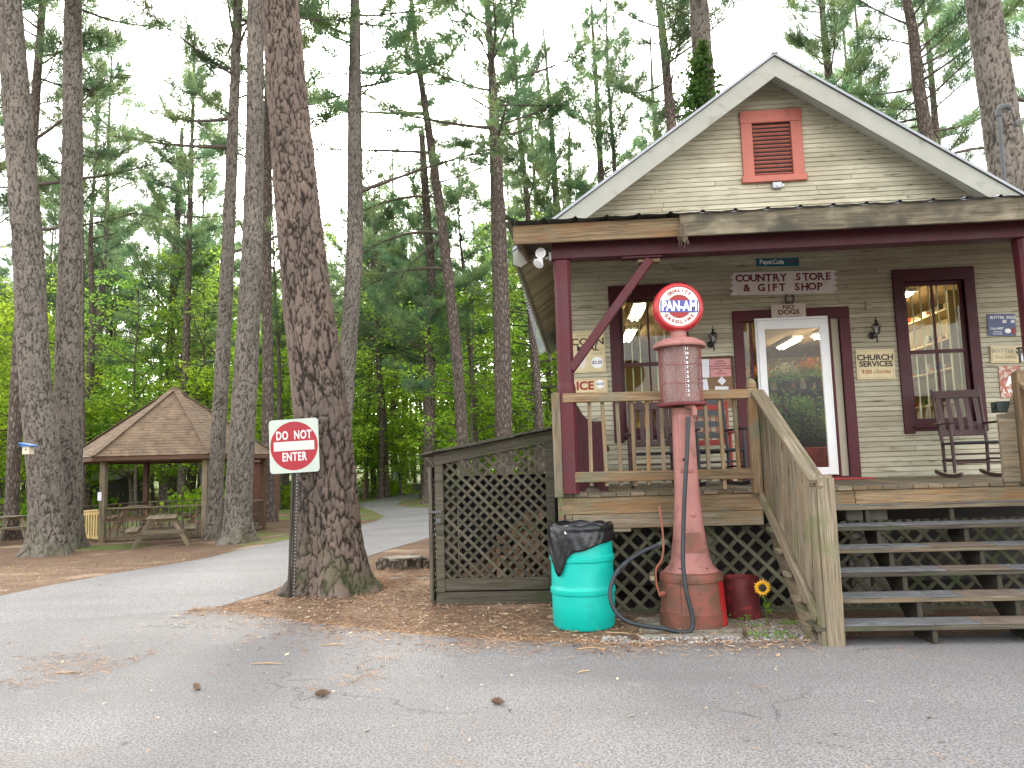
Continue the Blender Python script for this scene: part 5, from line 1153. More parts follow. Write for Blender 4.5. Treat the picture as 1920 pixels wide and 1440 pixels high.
# dry tuft of straw caught at the fascia joint
S_ = MB(); rn = random.Random(4)
for i in range(34):
    x = 1.19+rn.gauss(0, .012); z = 3.80-rn.random()*.1; p = [(x, 7.285, z)]
    for k in range(4): p.append((p[-1][0]+rn.uniform(-.02, .02), 7.285-rn.uniform(0, .02), p[-1][2]-rn.uniform(.02, .06)))
    S_.tube(p, .0016, 3)
tag(S_.build('straw_tuft', litter_mat('dry_straw', (.12, .09, .06), (.3, .25, .18)), loc=(1.19, 7.285, 3.7)), 'dry straw tuft hanging from the joint in the porch fascia', 'straw tuft')
# dark box on the rail and black hook at the right
m_ = MB(); bx_ = at(1877, 772, PY+.02); m_.box(bx_.x-.06, bx_.x+.06, PY-.04, PY+.08, 1.862, 1.965); m_.box(bx_.x-.075, bx_.x-.061, PY, PY+.05, 1.90, 1.93); o = m_.build('dark_box', mat('dark_green_box', (.01, .02, .018), .4, .1), loc=(bx_.x, PY+.02, 1.85), bevel=.005); tag(o, 'small black box between the rocking chair and the right stair post', 'box')
m_ = MB(); m_.box(5.62, 5.64, YS-.16, YS-.14, 2.56, 2.76); m_.tube([(5.60, YS-.15, 2.745), (5.66, YS-.15, 2.755), (5.70, YS-.12, 2.72), (5.76, YS-.08, 2.70), (5.84, YS-.0, 2.70)], .012, 6); m_.box(5.60, 5.67, YS-.165, YS-.135, 2.69, 2.71); tag(m_.build('iron_hook', BLACK, loc=(5.64, YS-.1, 2.56)), 'black iron hook in front of the cream bottle gas sign', 'hook')
# service mast behind the right roof slope
mp = [at(1880, 322, 10.9), at(1873, 215, 10.9)]; r_ = empty('service_mast', mp[0]-Vector((0, 0, .8)), 'grey metal service mast with curved weatherhead above the right roof slope', 'mast'); GALV = mat('galvanised', (.10, .105, .105), .8, .2, 8, .1, 60)
m_ = MB(); m_.cyl(mp[0]-Vector((0, 0, .8)), mp[1], .028, n=16); m_.build('pipe', GALV, r_); m_ = MB(); t_ = mp[1]; m_.tube([t_-Vector((0, 0, .02)), t_+Vector((0, 0, .05)), t_+Vector((.03, -.02, .09)), t_+Vector((.11, -.03, .11)), t_+Vector((.15, -.04, .06))], [.04, .045, .05, .045, .03], 12); m_.build('weatherhead', GALV, r_)
m_ = MB()
for k in range(3): m_.tube([t_+Vector((.14, -.04, .07)), t_+Vector((.2, -.02, -.1-.03*k)), t_+Vector((.12, 0, -.16)), t_+Vector((.5, .3, -.02+.04*k)), t_+Vector((4, 3, .5+.1*k))], .008, 5)
m_.build('cable', BLACK, r_)

# ================= PORCH FURNITURE =================
def rocker(name, mt, seatm, label, loc, rot, ladder=False, spindle=False, sc=1.):
    r_ = empty(name, (0, 0, 0), label, 'rocking chair', 'rocking chairs on the porch'); W_ = .27
    bt = []
    for sx_ in (-1, 1):
        m_ = MB(); m_.tube([(sx_*W_*.9, .20, .06), (sx_*W_*.92, .19, .42), (sx_*W_*.98, .30, .8), (sx_*W_, .37, 1.10)], [.019, .022, .02, .017], 8); m_.build('back_leg', mt, r_)
        m_ = MB(); m_.tube([(sx_*W_*1.02, -.24, .06), (sx_*W_*1.02, -.24, .40), (sx_*W_*1.04, -.23, .64)], [.018, .023, .018], 8); m_.build('front_leg', mt, r_)
        m_ = MB(); m_.obox((sx_*(W_+.015), -.0, .655), (.045, 0, 0), (0, .28, .0), (0, 0, .011)); m_.build('arm', mt, r_, bevel=.008)
        m_ = MB(); pts = [(sx_*W_*.96, y, .02+.045*((y+.02)/.5)**2) for y in [-.42+.92*k/10 for k in range(11)]]
        for k in range(10): m_.beam(pts[k], Vector(pts[k+1])+(Vector(pts[k+1])-Vector(pts[k]))*.05, .028, .042)
        m_.build('rocker', mt, r_)
    m_ = MB(); m_.box(-W_*.98, W_*.98, -.24, .20, .395, .425); m_.cyl((-W_, -.25, .41), (W_, -.25, .41), .02, n=8); m_.build('seat', seatm, r_, bevel=.01)
    m_ = MB()
    if ladder:
        for z in (.56, .70, .84, .98):
            t = (z-.42)/.68; y = .19+.18*t
            for q in range(6):
                x0, x1 = -W_*.95+q*W_*.95/3, -W_*.95+(q+1)*W_*.95/3; a0, a1 = .03*(1-(x0/W_)**2), .03*(1-(x1/W_)**2)
                m_.prism([(x0, y+a0, z), (x1, y+a1, z), (x1, y+a1+.004, z+.05+a1), (x0, y+a0+.004, z+.05+a0)], (0, .01, 0))
    else:
        m_.beam((-W_*.98, .35, 1.03), (W_*.98, .35, 1.03), .03, .10, up=(0, .3, 1)); m_.beam((-W_*.95, .225, .54), (W_*.95, .225, .54), .025, .07, up=(0, .3, 1))
        n_ = 5 if not spindle else 6
        for k in range(n_): x = -W_*.78+k*W_*1.56/(n_-1); m_.beam((x, .23, .56), (x, .345, 1.0), (.055 if not spindle else .022), .012 if not spindle else .022, up=(0, 1, 0))
    m_.build('backrest', mt, r_)
    for z, yy in ((.18, -.24), (.28, -.24), (.2, .20)): m_ = MB(); m_.cyl((-W_, yy, z), (W_, yy, z), .012, n=8); m_.build('stretcher', mt, r_)
    for sx_ in (-1, 1): m_ = MB(); m_.cyl((sx_*W_*.97, -.24, .22), (sx_*W_*.93, .2, .22), .012, n=8); m_.build('stretcher', mt, r_)
    r_.location = loc; r_.rotation_euler = (0, 0, rad(rot)); r_.scale = (sc,)*3; return r_
BWOVEN = mat('black_woven_seat', (.012, .012, .014), .6, .2, 60, .6, 120); BROWNM = mat('dark_brown_wood_paint', (.055, .025, .022), .5, .25, 8, .2); REDC = mat('red_chair_paint', (.30, .035, .025), .5, .2, 8, .2); BLKC = mat('black_chair_paint', (.015, .016, .018), .45, .2, 8, .2)
rocker('rocking_chair', BROWNM, BWOVEN, 'brown slat-back rocking chair in front of the right window', (4.68, 9.3, DZ), -8, sc=.96)
rocker('rocking_chair', BROWNM, BWOVEN, 'brown slat-back rocking chair under the left window behind the railing', (.98, 8.95, DZ), -5, sc=.92)
rocker('rocking_chair', BLKC, BWOVEN, 'black ladder-back rocking chair behind the railing left of the door', (1.64, 8.75, DZ), 10, ladder=True, sc=.95)
rocker('rocking_chair', REDC, BWOVEN, 'red spindle-back rocking chair right behind the black ladder-back one', (1.70, 9.40, DZ), -10, spindle=True, sc=.92)
r_ = empty('wooden_bench', (.27, 8.7, DZ), 'maroon high-ended wooden bench at the left end of the porch', 'bench')
def bench_end(y):
    m_ = MB(); P = [(.11, 0), (.11, .92), (.14, .88), (.18, .80), (.23, .745), (.30, .72), (.38, .72), (.415, .70), (.415, .64), (.395, .62), (.40, .4), (.41, 0), (.33, 0), (.31, .05), (.20, .05), (.18, 0)]
    V_ = [Vector((a, y, DZ+.003+b)) for a, b in P]; idx = tessellate_polygon([V_]); b = len(m_.v); n_ = len(P); m_.v += [tuple(v) for v in V_]+[(v.x, y+.035, v.z) for v in V_]
    for t in idx: m_.face([b+i for i in t]); m_.face([b+n_+i for i in t][::-1])
    for i in range(n_): j = (i+1) % n_; m_.face([b+i, b+j, b+n_+j, b+n_+i])
    o = m_.build('end_panel', MAROON, r_); m_ = MB()
    for x0, x1, z0, z1 in ((.15, .36, .54, .555), (.15, .165, .1, .54), (.345, .36, .1, .54), (.15, .36, .085, .10)): m_.box(x0, x1, y-.008, y-.0005, DZ+z0, DZ+z1)
    m_.build('panel_moulding', MAROON2, o)
bench_end(8.05); bench_end(9.4)
m_ = MB(); m_.box(.13, .40, 8.086, 9.399, DZ+.40, DZ+.43); m_.build('seat', MAROON, r_); m_ = MB(); m_.box(.115, .135, 8.086, 9.399, DZ+.43, DZ+.85); m_.build('backrest', MAROON, r_)
m_ = MB(); m_.tube([(.41, 8.03, DZ+.46), (.43, 8.03, DZ+.44), (.415, 8.03, DZ+.41)], .018, 8); m_.build('arm_knob', MAROON2, r_)

# ================= GAS PUMP =================
PX, PYc = 1.10, 7.30
k_ = lambda z: 1.5+(z-1.5)*1.043
pump = empty('gas_pump', (PX, PYc, 0), 'tall faded red antique gas pump with a round lettered globe and caged glass cylinder', 'gas pump')
PCOL = mat('pump_faded_red', (.33, .145, .125), .7, .18, 3.5, .35, 40, col2=(.22, .10, .075), edge=(.52, .66))
PRUST = mat('pump_rusty_drum', (.15, .07, .045), .7, .2, 3, .4, 30, col2=(.22, .07, .05), edge=(.45, .62)); PRED = mat('pump_bright_red', (.45, .02, .02), .45, .2, 5, .2, 40)
m_ = MB(); m_.lathe([(.255, 0), (.30, .0), (.303, .02), (.298, .12), (.300, .125), (.300, .135), (.291, .14), (.272, .40), (.285, .405), (.287, .435), (.283, .455), (.276, .475), (.24, .485)], (PX, PYc, 0), 48); m_.build('base_drum', PRUST, pump)
m_ = MB()
for t0 in (205, 322):
    for z in (.145, .39): pass
for ang in (-118, -90, -62, -40, -140):
    for z in (.43, .07):
        t = rad(ang); r0 = .288 if z > .3 else .301; m_.ball((PX+r0*math.cos(t), PYc+r0*math.sin(t), z), .009, 5)
for z in (.2, .32): m_.ball((PX+.02, PYc-.293+.06*(z-.1), z), .009, 5)
m_.build('rivet', PRUST, pump)
def panel_strip(a0, a1, z0, z1, r0, r1, name, mt, th=.006):
    m_ = MB(); n_ = 8; b = 0
    for i in range(n_):
        t0, t1 = rad(a0+(a1-a0)*i/n_), rad(a0+(a1-a0)*(i+1)/n_); c = lambda t, r, z: Vector((PX+r*math.cos(t), PYc+r*math.sin(t), z))
        m_.prism([c(t0, r0+.001, z0), c(t1, r0+.001, z0), c(t1, r1+.001, z1), c(t0, r1+.001, z1)], c((t0+t1)/2, th, 0)-Vector((PX, PYc, 0)))
    m_.build(name, mt, pump)
panel_strip(-152, -119, .142, .40, .292, .272, 'access_panel', PRUST); panel_strip(-41, -18, .02, .40, .302, .275, 'red_panel', PRED, .004)
CP = [(.250, .485), (.235, .50), (.200, .535), (.176, .60), (.162, .68, 2.3), (.144, .80, 2.7), (.130, .93, 3), (.118, 1.07, 3.2), (.109, 1.25, 3.4), (.104, 1.5, 3.4), (.101, 1.75, 3.4), (.098, 1.98, 3.2)]
m_ = MB(); m_.lathe(CP, (PX, PYc, 0), 48); m_.build('column', PCOL, pump, sharp=60)
m_ = MB(); m_.box(PX-.062, PX+.062, PYc-.118, PYc-.092, 1.40, 1.93); m_.box(PX-.068, PX+.068, PYc-.121, PYc-.09, 1.385, 1.40); o = m_.build('column_door', PCOL, pump, bevel=.008); m_ = MB(); m_.cyl((PX-.03, PYc-.1195, 1.50), (PX-.03, PYc-.1185, 1.50), .013); m_.build('keyhole', BLACK, o)
m_ = MB(); m_.prism([(PX-.07, PYc-.165, .67), (PX+.095, PYc-.165, .67), (PX+.078, PYc-.144, .84), (PX-.055, PYc-.144, .84)], (0, -.006, -.001)); m_.build('maker_plate', PRUST, pump, bevel=.003); m_ = MB(); m_.ball((PX+.03, PYc-.126, 1.0), .024, 8, (1, .6, 1)); m_.build('boss', PCOL, pump)
m_ = MB()
for a in (-125, -55): m_.cyl((PX+.2*math.cos(rad(a)), PYc+.2*math.sin(rad(a)), .49), (PX+.2*math.cos(rad(a)), PYc+.2*math.sin(rad(a)), .53), .016, n=8)
m_.build('bolt', BLACK, pump)
m_ = MB(); m_.lathe([(.225, 2.0), (.228, 2.005), (.228, 2.028), (.215, 2.03)], (PX, PYc, 0), 40); m_.build('tray', mat('dark_red_paint', (.16, .03, .035), .55, .2, 6, .2), pump)
# cylinder, meshes, gauge
GZ0, GZ1, GR = 2.035, 2.55, .198
m_ = MB(); m_.lathe([(GR-.025, GZ0), (GR-.025, GZ1)], (PX, PYc, 0), 40); m_.build('glass_cylinder', (lambda: (lambda m, n, out: (n.links.new(N(n, 'ShaderNodeBsdfPrincipled', i_Base_Color=(.42, .33, .31, 1), i_Roughness=.15, i_Alpha=.4).outputs[0], out.inputs[0]), m)[1])(*_mat('dusty_glass')))(), pump)
m_ = MB()
for a in (40, 160, 280): m_.cyl((PX+.05*math.cos(rad(a)), PYc+.05*math.sin(rad(a)), GZ0), (PX+.05*math.cos(rad(a)), PYc+.05*math.sin(rad(a)), GZ1), .012, n=8)
m_.cyl((PX, PYc, GZ0), (PX, PYc, GZ1), .03, n=10); m_.build('inner_pipe', PCOL, pump)
m_ = MB(); ns = 34; hgt = GZ1-GZ0; turn = .27*math.pi*2
for k in range(ns):
    for sg in (-1, 1):
        a0 = 2*math.pi*k/ns; m_.tube([(PX+GR*math.cos(a0+sg*turn*j/9), PYc+GR*math.sin(a0+sg*turn*j/9), GZ0+hgt*j/9) for j in range(10)], .0025, 3, caps=False)
m_.build('mesh_cage', mat('mesh_wire', (.26, .085, .075), .6, .2, 20), pump)
m_ = MB()
for z in (GZ0+.17, GZ0+.34): m_.tube([(PX+(GR+.003)*math.cos(2*math.pi*j/32), PYc+(GR+.003)*math.sin(2*math.pi*j/32), z+.006*math.sin(j)) for j in range(33)], .0028, 4)
for a in (-150, -90, -50, -20, -165, 20, 90, 160): m_.beam((PX+(GR+.004)*math.cos(rad(a)), PYc+(GR+.004)*math.sin(rad(a)), GZ0), (PX+(GR+.004)*math.cos(rad(a)), PYc+(GR+.004)*math.sin(rad(a)), GZ1), .012 if a < -140 or a > -30 else .004, .004)
m_.build('cage_frame', mat('cage_red', (.22, .045, .045), .6, .2, 9), pump)
m_ = MB(); gx, gy = PX+.035, PYc-GR-.004
for i in range(11): m_.text(str(11-i) if i < 9 else str(11-i), face_at(gx, gy-.003, GZ1-.035-i*.043), .034, bold=.001)
for i in range(22): m_.box(gx-.028, gx-.014, gy-.003, gy-.001, GZ1-.02-i*.0215, GZ1-.0175-i*.0215)
m_.build('gauge_numbers', INKW, pump)
m_ = MB(); m_.lathe([(.205, 2.55), (.243, 2.552), (.248, 2.565), (.240, 2.585), (.225, 2.60), (.16, 2.635), (.085, 2.65), (.075, 2.66), (.072, 2.70), (.085, 2.715), (.085, 2.73)], (PX, PYc, 0), 48); m_.build('cap', PCOL, pump)
GC = Vector((PX+.005, PYc, 2.935)); m_ = MB(); R_ = .235; pr = []
for i in range(13): t = math.pi/2*i/12; pr.append((R_-.045+.045*math.sin(t) if i else R_-.045, -.10+.045*(1-math.cos(t))))
gprof = [(.185, .088), (.195, .098), (.205, .098), (.222, .085), (.234, .055), (.238, 0), (.234, -.055), (.222, -.085), (.205, -.098), (.15, -.11), (.001, -.112)]
m_.lathe(gprof, GC, 56, axis=(0, -1, 0)); globe = m_.build('globe', mat('globe_red', (.42, .025, .03), .3, .12, 5, .1, 30, col2=(.3, .05, .05), edge=(.6, .7)), pump)
MG = face_at(GC.x, GC.y-.089, GC.z, -2.5)
m_ = MB(); m_.lathe([(.187, 0), (.186, .004), (.1, .009), (.001, .011)], (GC.x, GC.y-.0885, GC.z), 48, axis=(0, -1, 0)); face = m_.build('globe_face', mat('milk_glass', (.62, .66, .58), .12, .06, 4, .03, spec=.6), globe)
MG = face_at(GC.x, GC.y-.1025, GC.z, -2.5)
disc(face, 'sunburst', MG, 0, 0, .118, INKR, z=0, n=96, r2=.106)
BL = mat('globe_blue', (.02, .03, .22), .25, .1); m_ = MB(); m_.poly([MG @ Vector(p) for p in ((-.174, -.057, .002), (.174, -.057, .002), (.174, .057, .002), (-.174, .057, .002))], .5); m_.build('blue_band', BL, face)
m_ = MB(); m_.text('PAN-AM', MG @ Matrix.Translation((0, -.002, .0035)), .128, bold=.005, sx=.69); m_.build('band_lettering', INKW, face)
m_ = MB()
def arc(mb, txt, M_, r, size, a0, a1, top=True, bold=.002):
    n_ = len(txt)
    for i, ch in enumerate(txt):
        a = rad(a0+(a1-a0)*i/(n_-1)); x, y = r*math.cos(a), r*math.sin(a); rt = a-math.pi/2 if top else a+math.pi/2
        mb.text(ch, M_ @ Matrix.Translation((x, y, .0035)) @ Matrix.Rotation(rt, 4, 'Z'), size, bold=bold)
arc(m_, 'QUALITY', MG, .150, .042, 128, 52); arc(m_, 'GASOLINE', MG, .150, .042, 217, 323, top=False); m_.build('arc_lettering', INKR, face)
# elbow, hose, valve, lever
ya = PYc-.14
m_ = MB(); m_.tube([(PX+.02, PYc-.08, 1.985), (PX+.05, ya, 1.985), (PX+.07, ya-.02, 1.98), (PX+.083, ya-.02, 1.955), (PX+.083, ya-.02, 1.90)], [.026, .026, .027, .026, .024], 14); m_.build('elbow_pipe', PCOL, pump)
HP = [(1290.5, 782, 7.14), (1288, 850, 7.10), (1284, 920, 7.06), (1281, 1000, 7.03), (1281, 1060, 6.98), (1287, 1110, 6.94), (1297, 1150, 6.92), (1299, 1172, 6.91), (1291, 1185, 6.90), (1270, 1184, 6.88), (1240, 1178, 6.88), (1205, 1173, 6.88), (1172, 1163, 6.88), (1150, 1140, 6.90), (1144, 1110, 6.93), (1152, 1080, 6.97), (1172, 1056, 7.02), (1205, 1034, 7.10), (1238, 1020, 7.17)]
HPT = smooth_path([at(a, b, c) for a, b, c in HP], .02); HPT = [Vector((p.x, p.y, max(p.z, .021))) for p in HPT]
m_ = MB(); m_.tube(HPT, .0195, 12); m_.build('hose', mat('black_rubber_hose', (.022, .028, .034), .5, .3, 20, .3, 150), pump)
vp = HPT[-1]; m_ = MB(); m_.tube([vp-Vector((.03, .0, .012)), vp, vp+Vector((.035, .02, .012)), vp+Vector((.07, .05, .012))], [.026, .024, .028, .022], 12); m_.cyl(vp+Vector((.02, 0, -.03)), vp+Vector((.02, 0, .045)), .016, n=10); m_.cyl(vp+Vector((.02, -.04, .0)), vp+Vector((.02, .03, .005)), .013, n=10); m_.build('valve', BRASS, pump)
m_ = MB(); m_.tube(smooth_path([at(a, b, 7.12) for a, b in ((1236, 948), (1241, 985), (1244, 1020), (1241, 1048), (1230, 1068), (1231, 1095), (1238, 1118))], .02), [.008]*0 or .0095, 8); m_.cyl(at(1237, 1114, 7.12), at(1246, 1112, 7.16), .02, n=10); m_.build('lever', mat('lever_rust', (.26, .08, .05), .7, .2, 10), pump)
pk = at(1223, 1082, 7.10); m_ = MB(); m_.box(pk.x-.02, pk.x+.02, pk.y-.01, pk.y+.01, pk.z-.03, pk.z+.012); m_.tube([pk+Vector((-.012, 0, .012)), pk+Vector((-.012, 0, .03)), pk+Vector((0, 0, .042)), pk+Vector((.012, 0, .03)), pk+Vector((.012, 0, .012))], .004, 6); m_.build('padlock', mat('old_brass', (.25, .2, .12), .4, .2, metal=.6), pump, bevel=.003)
m_ = MB(); m_.box(.60, 1.56, 6.76, 7.62, -.02, .014); m_.box(1.58, 2.0, 6.95, 7.5, -.02, .008); tag(m_.build('concrete_pad', mat('old_concrete', (.25, .24, .20), .9, .3, 5, .6, 60, col2=(.16, .12, .08), edge=(.5, .62)), loc=(1.1, 7.2, 0), bevel=.01), 'low concrete pad under the antique gas pump', 'concrete pad')

# ================= BARREL WITH LINER =================
BX, BY = .105, 7.30; brl = empty('trash_barrel', (BX, BY, 0), 'bright teal plastic drum used as a trash can, lined with a black bag', 'trash can')
TQ = mat('teal_plastic', (.0, .40, .33), .42, .06, 3, .05, 40, spec=.4, col2=(.0, .34, .28), edge=(.55, .7))
m_ = MB(); m_.lathe([(.20, 0), (.268, .008), (.285, .035), (.288, .22), (.288, .31), (.298, .318), (.301, .335), (.300, .36), (.29, .372), (.287, .40), (.287, .60), (.297, .608), (.300, .625), (.299, .65), (.288, .662), (.286, .70), (.278, .88), (.272, .925), (.262, .93), (.262, .88)], (BX, BY, 0), 56); m_.build('drum', TQ, brl)
BAG = mat('black_bag_plastic', (.006, .007, .009), .3, .2, 6, .5, 9, spec=.45, dist=.012)
m_ = MB(); n_ = 96; rows = 12; b0 = 0
def hem(t):       # bottom edge of the hanging skirt
    a = (math.degrees(t)+360) % 360
    d = min(abs(a-226), 360-abs(a-226)); return .755-.20*math.exp(-(d/17)**2)-.07*math.exp(-(d/48)**2)+.05*sm((a-290)/50)+.012*math.sin(a*.11)
V_ = []
prof_in = [(.20, .62), (.235, .78), (.250, .90), (.262, .938), (.280, .94)]
for i, (r0, z0) in enumerate(prof_in):
    for j in range(n_):
        t = 2*math.pi*j/n_; w0 = noise.noise(Vector((math.cos(t)*4, math.sin(t)*4, z0*9)))*.014*(1 if i < 3 else .45); V_.append((BX+(r0+w0)*math.cos(t), BY+(r0+w0)*math.sin(t), z0+w0*.8+(.008*math.sin(9*t)+.01*noise.noise(Vector((math.cos(t)*3, math.sin(t)*3, 1))) if i > 2 else 0)))
for i in range(1, rows+1):
    for j in range(n_):
        t = 2*math.pi*j/n_; z1 = hem(t); z = .935+(z1-.935)*i/rows; tight = math.exp(-((z-.875)/.012)**2)
        rr = .300+.010*(i/rows)+noise.noise(Vector((math.cos(t)*5+z*3, math.sin(t)*5, z*3)))*.005-.007*tight+.0025*math.sin(17*t+z*26)+.003*math.sin(31*t-z*40+2*math.sin(t*3))
        V_.append((BX+rr*math.cos(t), BY+rr*math.sin(t), z))
m_.v = V_
for i in range(len(prof_in)+rows-1):
    for j in range(n_): j2 = (j+1) % n_; m_.face([i*n_+j, i*n_+j2, (i+1)*n_+j2, (i+1)*n_+j], None, True)
bag = m_.build('bag_liner', BAG, brl, sharp=75)
so_ = bag.modifiers.new('thickness', 'SOLIDIFY'); so_.thickness = .002
m_ = MB(); m_.tube([(BX+.287*math.cos(2*math.pi*j/48), BY+.287*math.sin(2*math.pi*j/48), .878+.004*math.sin(j)) for j in range(49)], .0035, 5); t = rad(243); m_.lathe([(.001, 0), (.017, .002), (.018, .008), (.001, .01)], (BX+.292*math.cos(t), BY+.292*math.sin(t), .872), 14, axis=(math.cos(t), math.sin(t), 0)); m_.build('cord', WHITE, brl)
# dark red drum and sunflower
r_ = empty('rusty_drum', (1.60, 7.58, 0), 'low dark red rusty drum under the porch behind the gas pump', 'drum'); m_ = MB(); m_.lathe([(.165, 0), (.168, .01), (.166, .36), (.172, .365), (.172, .38), (.155, .38), (.155, .1), (.001, .1)], (1.60, 7.58, 0), 36); m_.build('drum', mat('dark_red_rust', (.12, .018, .02), .5, .3, 6, .3, 50, col2=(.28, .03, .03), edge=(.55, .7)), r_)
sf = Vector((1.71, 7.2, .335)); r_ = empty('sunflower', (sf.x+.03, sf.y+.02, 0), 'artificial yellow sunflower standing low beside the dark red drum', 'flower'); m_ = MB(); YP = mat('sunflower_petals', (.8, .42, .02), .6, .2, 30, col2=(.7, .22, .02), edge=(.55, .65))
Mf = Matrix.Translation(sf) @ Matrix.Rotation(rad(12), 4, 'X') @ FX
for ring, (n_, r1) in enumerate(((17, .082), (15, .07))):
    for k in range(n_):
        a = 2*math.pi*(k+.5*ring)/n_; ca, sa = math.cos(a), math.sin(a); q = lambda r, s, z: Mf @ Vector((ca*r-sa*s, sa*r+ca*s, z)); rr = r1*random.uniform(.9, 1.08)
        m_.poly([q(.025, -.008, 0), q(.055, -.012, .006+ring*.004), q(rr, 0, .0+ring*.006), q(.055, .012, .006+ring*.004), q(.025, .008, 0)])
m_.build('petals', YP, r_); m_ = MB(); m_.ball(sf+Vector((0, -.008, 0)), .034, 8, (1, .4, 1)); m_.build('flower_head', mat('seed_head', (.03, .025, .015), .9, .4, 60, .6), r_); m_ = MB(); m_.tube([sf, sf+Vector((.02, .02, -.12)), (sf.x+.03, sf.y+.02, 0)], .005, 6); m_.build('stem', LEAF, r_); leaf_clump('leaves', (sf.x+.03, sf.y, .18), (.018, .015, .03), 10, .028, LEAF, r_)
# weeds
WEED = leaf_mat('weed_leaves', (.10, .19, .04), (.18, .30, .08), (.2, .32, .07), .35)
for i, (px, py, n_, sp, s_) in enumerate(((1435, 1195, 90, .09, .016), (1400, 1178, 40, .06, .013), (1485, 1172, 110, .07, .013), (1520, 1197, 50, .05, .013), (1468, 1200, 60, .07, .015), (1395, 1165, 30, .05, .02), (1540, 1200, 40, .05, .012))):
    c = gnd(px, py); o = leaf_clump('weed', (c.x, c.y, .025), (sp, sp*.5, .014), n_+i, s_, WEED, None, (c.x, c.y, 0)); tag(o, 'small green weed growing in the gravel between the gas pump pad and the stairs', 'weed', 'weeds in the gravel by the stairs')

# ================= WOODSHED =================
shed = empty('wood_shed', (-.81, 8.5, 0), 'dark weathered lattice woodshed with a sloping shingled roof beside the porch', 'shed')
x0, x1, y0, y1 = -1.47, -.15, 8.5, 9.6; zl, zr = 1.64, 1.87; zt = lambda x: zl+(zr-zl)*(x-x0)/(x1-x0)
for x in (x0, x1-.09):
    m_ = MB(); m_.prism([(x, y0, .14), (x+.09, y0, .14), (x+.09, y0, zt(x+.09)-.12), (x, y0, zt(x)-.12)], (0, .05, 0)); m_.build('post', WOOD_D, shed, bevel=.005)
    m_ = MB(); m_.box(x, x+.09, y1-.05, y1, 0, zt(x)-.02); m_.build('post', WOOD_D, shed, bevel=.005)
m_ = MB(); m_.prism([(x0, y0-.012, zl-.125), (x1, y0-.012, zr-.125), (x1, y0-.012, zr), (x0, y0-.012, zl)], (0, .05, 0)); m_.build('top_board', WOOD_D, shed, bevel=.005)
m_ = MB(); m_.box(x0+.092, x1-.092, y0+.003, y0+.045, .15, .28); m_.build('bottom_board', WOOD_D, shed, bevel=.005)
m_ = MB(); m_.box(x0-.0, x1+.02, y0-.02, y0+.12, 0, .135); m_.build('skid', WOOD_D, shed, bevel=.005)
m_ = MB(); lattice(m_, [(x0+.09, .28), (x1-.09, .28), (x1-.09, zt(x1-.09)-.12), (x0+.09, zt(x0+.09)-.12)], lambda x, y: Vector((x, y0+.04, y)), (0, -1, 0), .087, .033, .008); m_.build('lattice_panel', WOOD_D, shed)
m_ = MB(); lattice(m_, [(y0+.05, .1), (y1-.05, .1), (y1-.05, 1.55), (y0+.05, 1.55)], lambda a, b: Vector((x0+.012, a, b)), (-1, 0, 0), .087, .033, .008); m_.build('lattice_panel', WOOD_D, shed)
# gate on the left side with latch
m_ = MB()
for (a, b) in ((y0+.0, y0+.07), (y1-.08, y1)): m_.box(x0-.075, x0-.035, a, b, .03, 1.5)
m_.box(x0-.075, x0-.035, y0+.071, y1-.081, 1.40, 1.5); m_.box(x0-.075, x0-.035, y0+.071, y1-.081, .03, .12); gate = m_.build('gate', WOOD_D, shed, bevel=.005)
m_ = MB(); lattice(m_, [(y0+.05, .1), (y1-.05, .1), (y1-.05, 1.42), (y0+.05, 1.42)], lambda a, b: Vector((x0-.04, a, b)), (-1, 0, 0), .087, .033, .006); m_.build('gate_lattice', WOOD_D, gate)
m_ = MB(); m_.box(x0-.08, x0+.07, y0-.018, y0-.004, .995, 1.02); m_.tube([(x0+.035, y0-.02, 1.0), (x0+.03, y0-.03, .97), (x0+.06, y0-.03, .97), (x0+.055, y0-.02, 1.0)], .004, 6); m_.box(x0+.015, x0+.065, y0-.04, y0-.02, .885, .935); m_.build('padlock', GALV, shed, bevel=.003)
m_ = MB(); m_.box(x1-.001, x1+.02, y0+.04, y1, .05, 1.80); m_.box(x0+.1, x1-.1, y1-.03, y1-.0, .05, 1.38); m_.build('side_wall_and_backing', mat('shade_black_board', (.015, .014, .015), .8, .2, 6), shed)  # back sheet added so the lattice gaps go dark; shade is in its black
m_ = MB(); m_.prism([(x0-.12, y0-.1, zl-.0), (x1+.03, y0-.1, zr+.02), (x1+.03, y1+.12, zr+.02), (x0-.12, y1+.12, zl-.0)], (0, 0, .02)); m_.build('roof_deck', WOOD_D, shed)
m_ = MB(); rn = random.Random(8)
for r in range(9):
    xx = x0-.15+r*.165; y = y0-.13
    while y < y1+.12:
        wd = rn.uniform(.18, .3); zz = zl+.012+(zr-zl)*(xx-x0)/(x1-x0)+.012; m_.obox((xx+.11, y+wd/2, zz+rn.uniform(.004, .014)), (.125, 0, .021+rn.uniform(.0, .004)), (0, wd/2-.002, 0), (0, 0, .004)); y += wd
m_.build('shingles', mat('old_shingle', (.055, .05, .045), .95, .35, 9, .8, 90, col2=(.10, .10, .07), edge=(.5, .65)), shed)
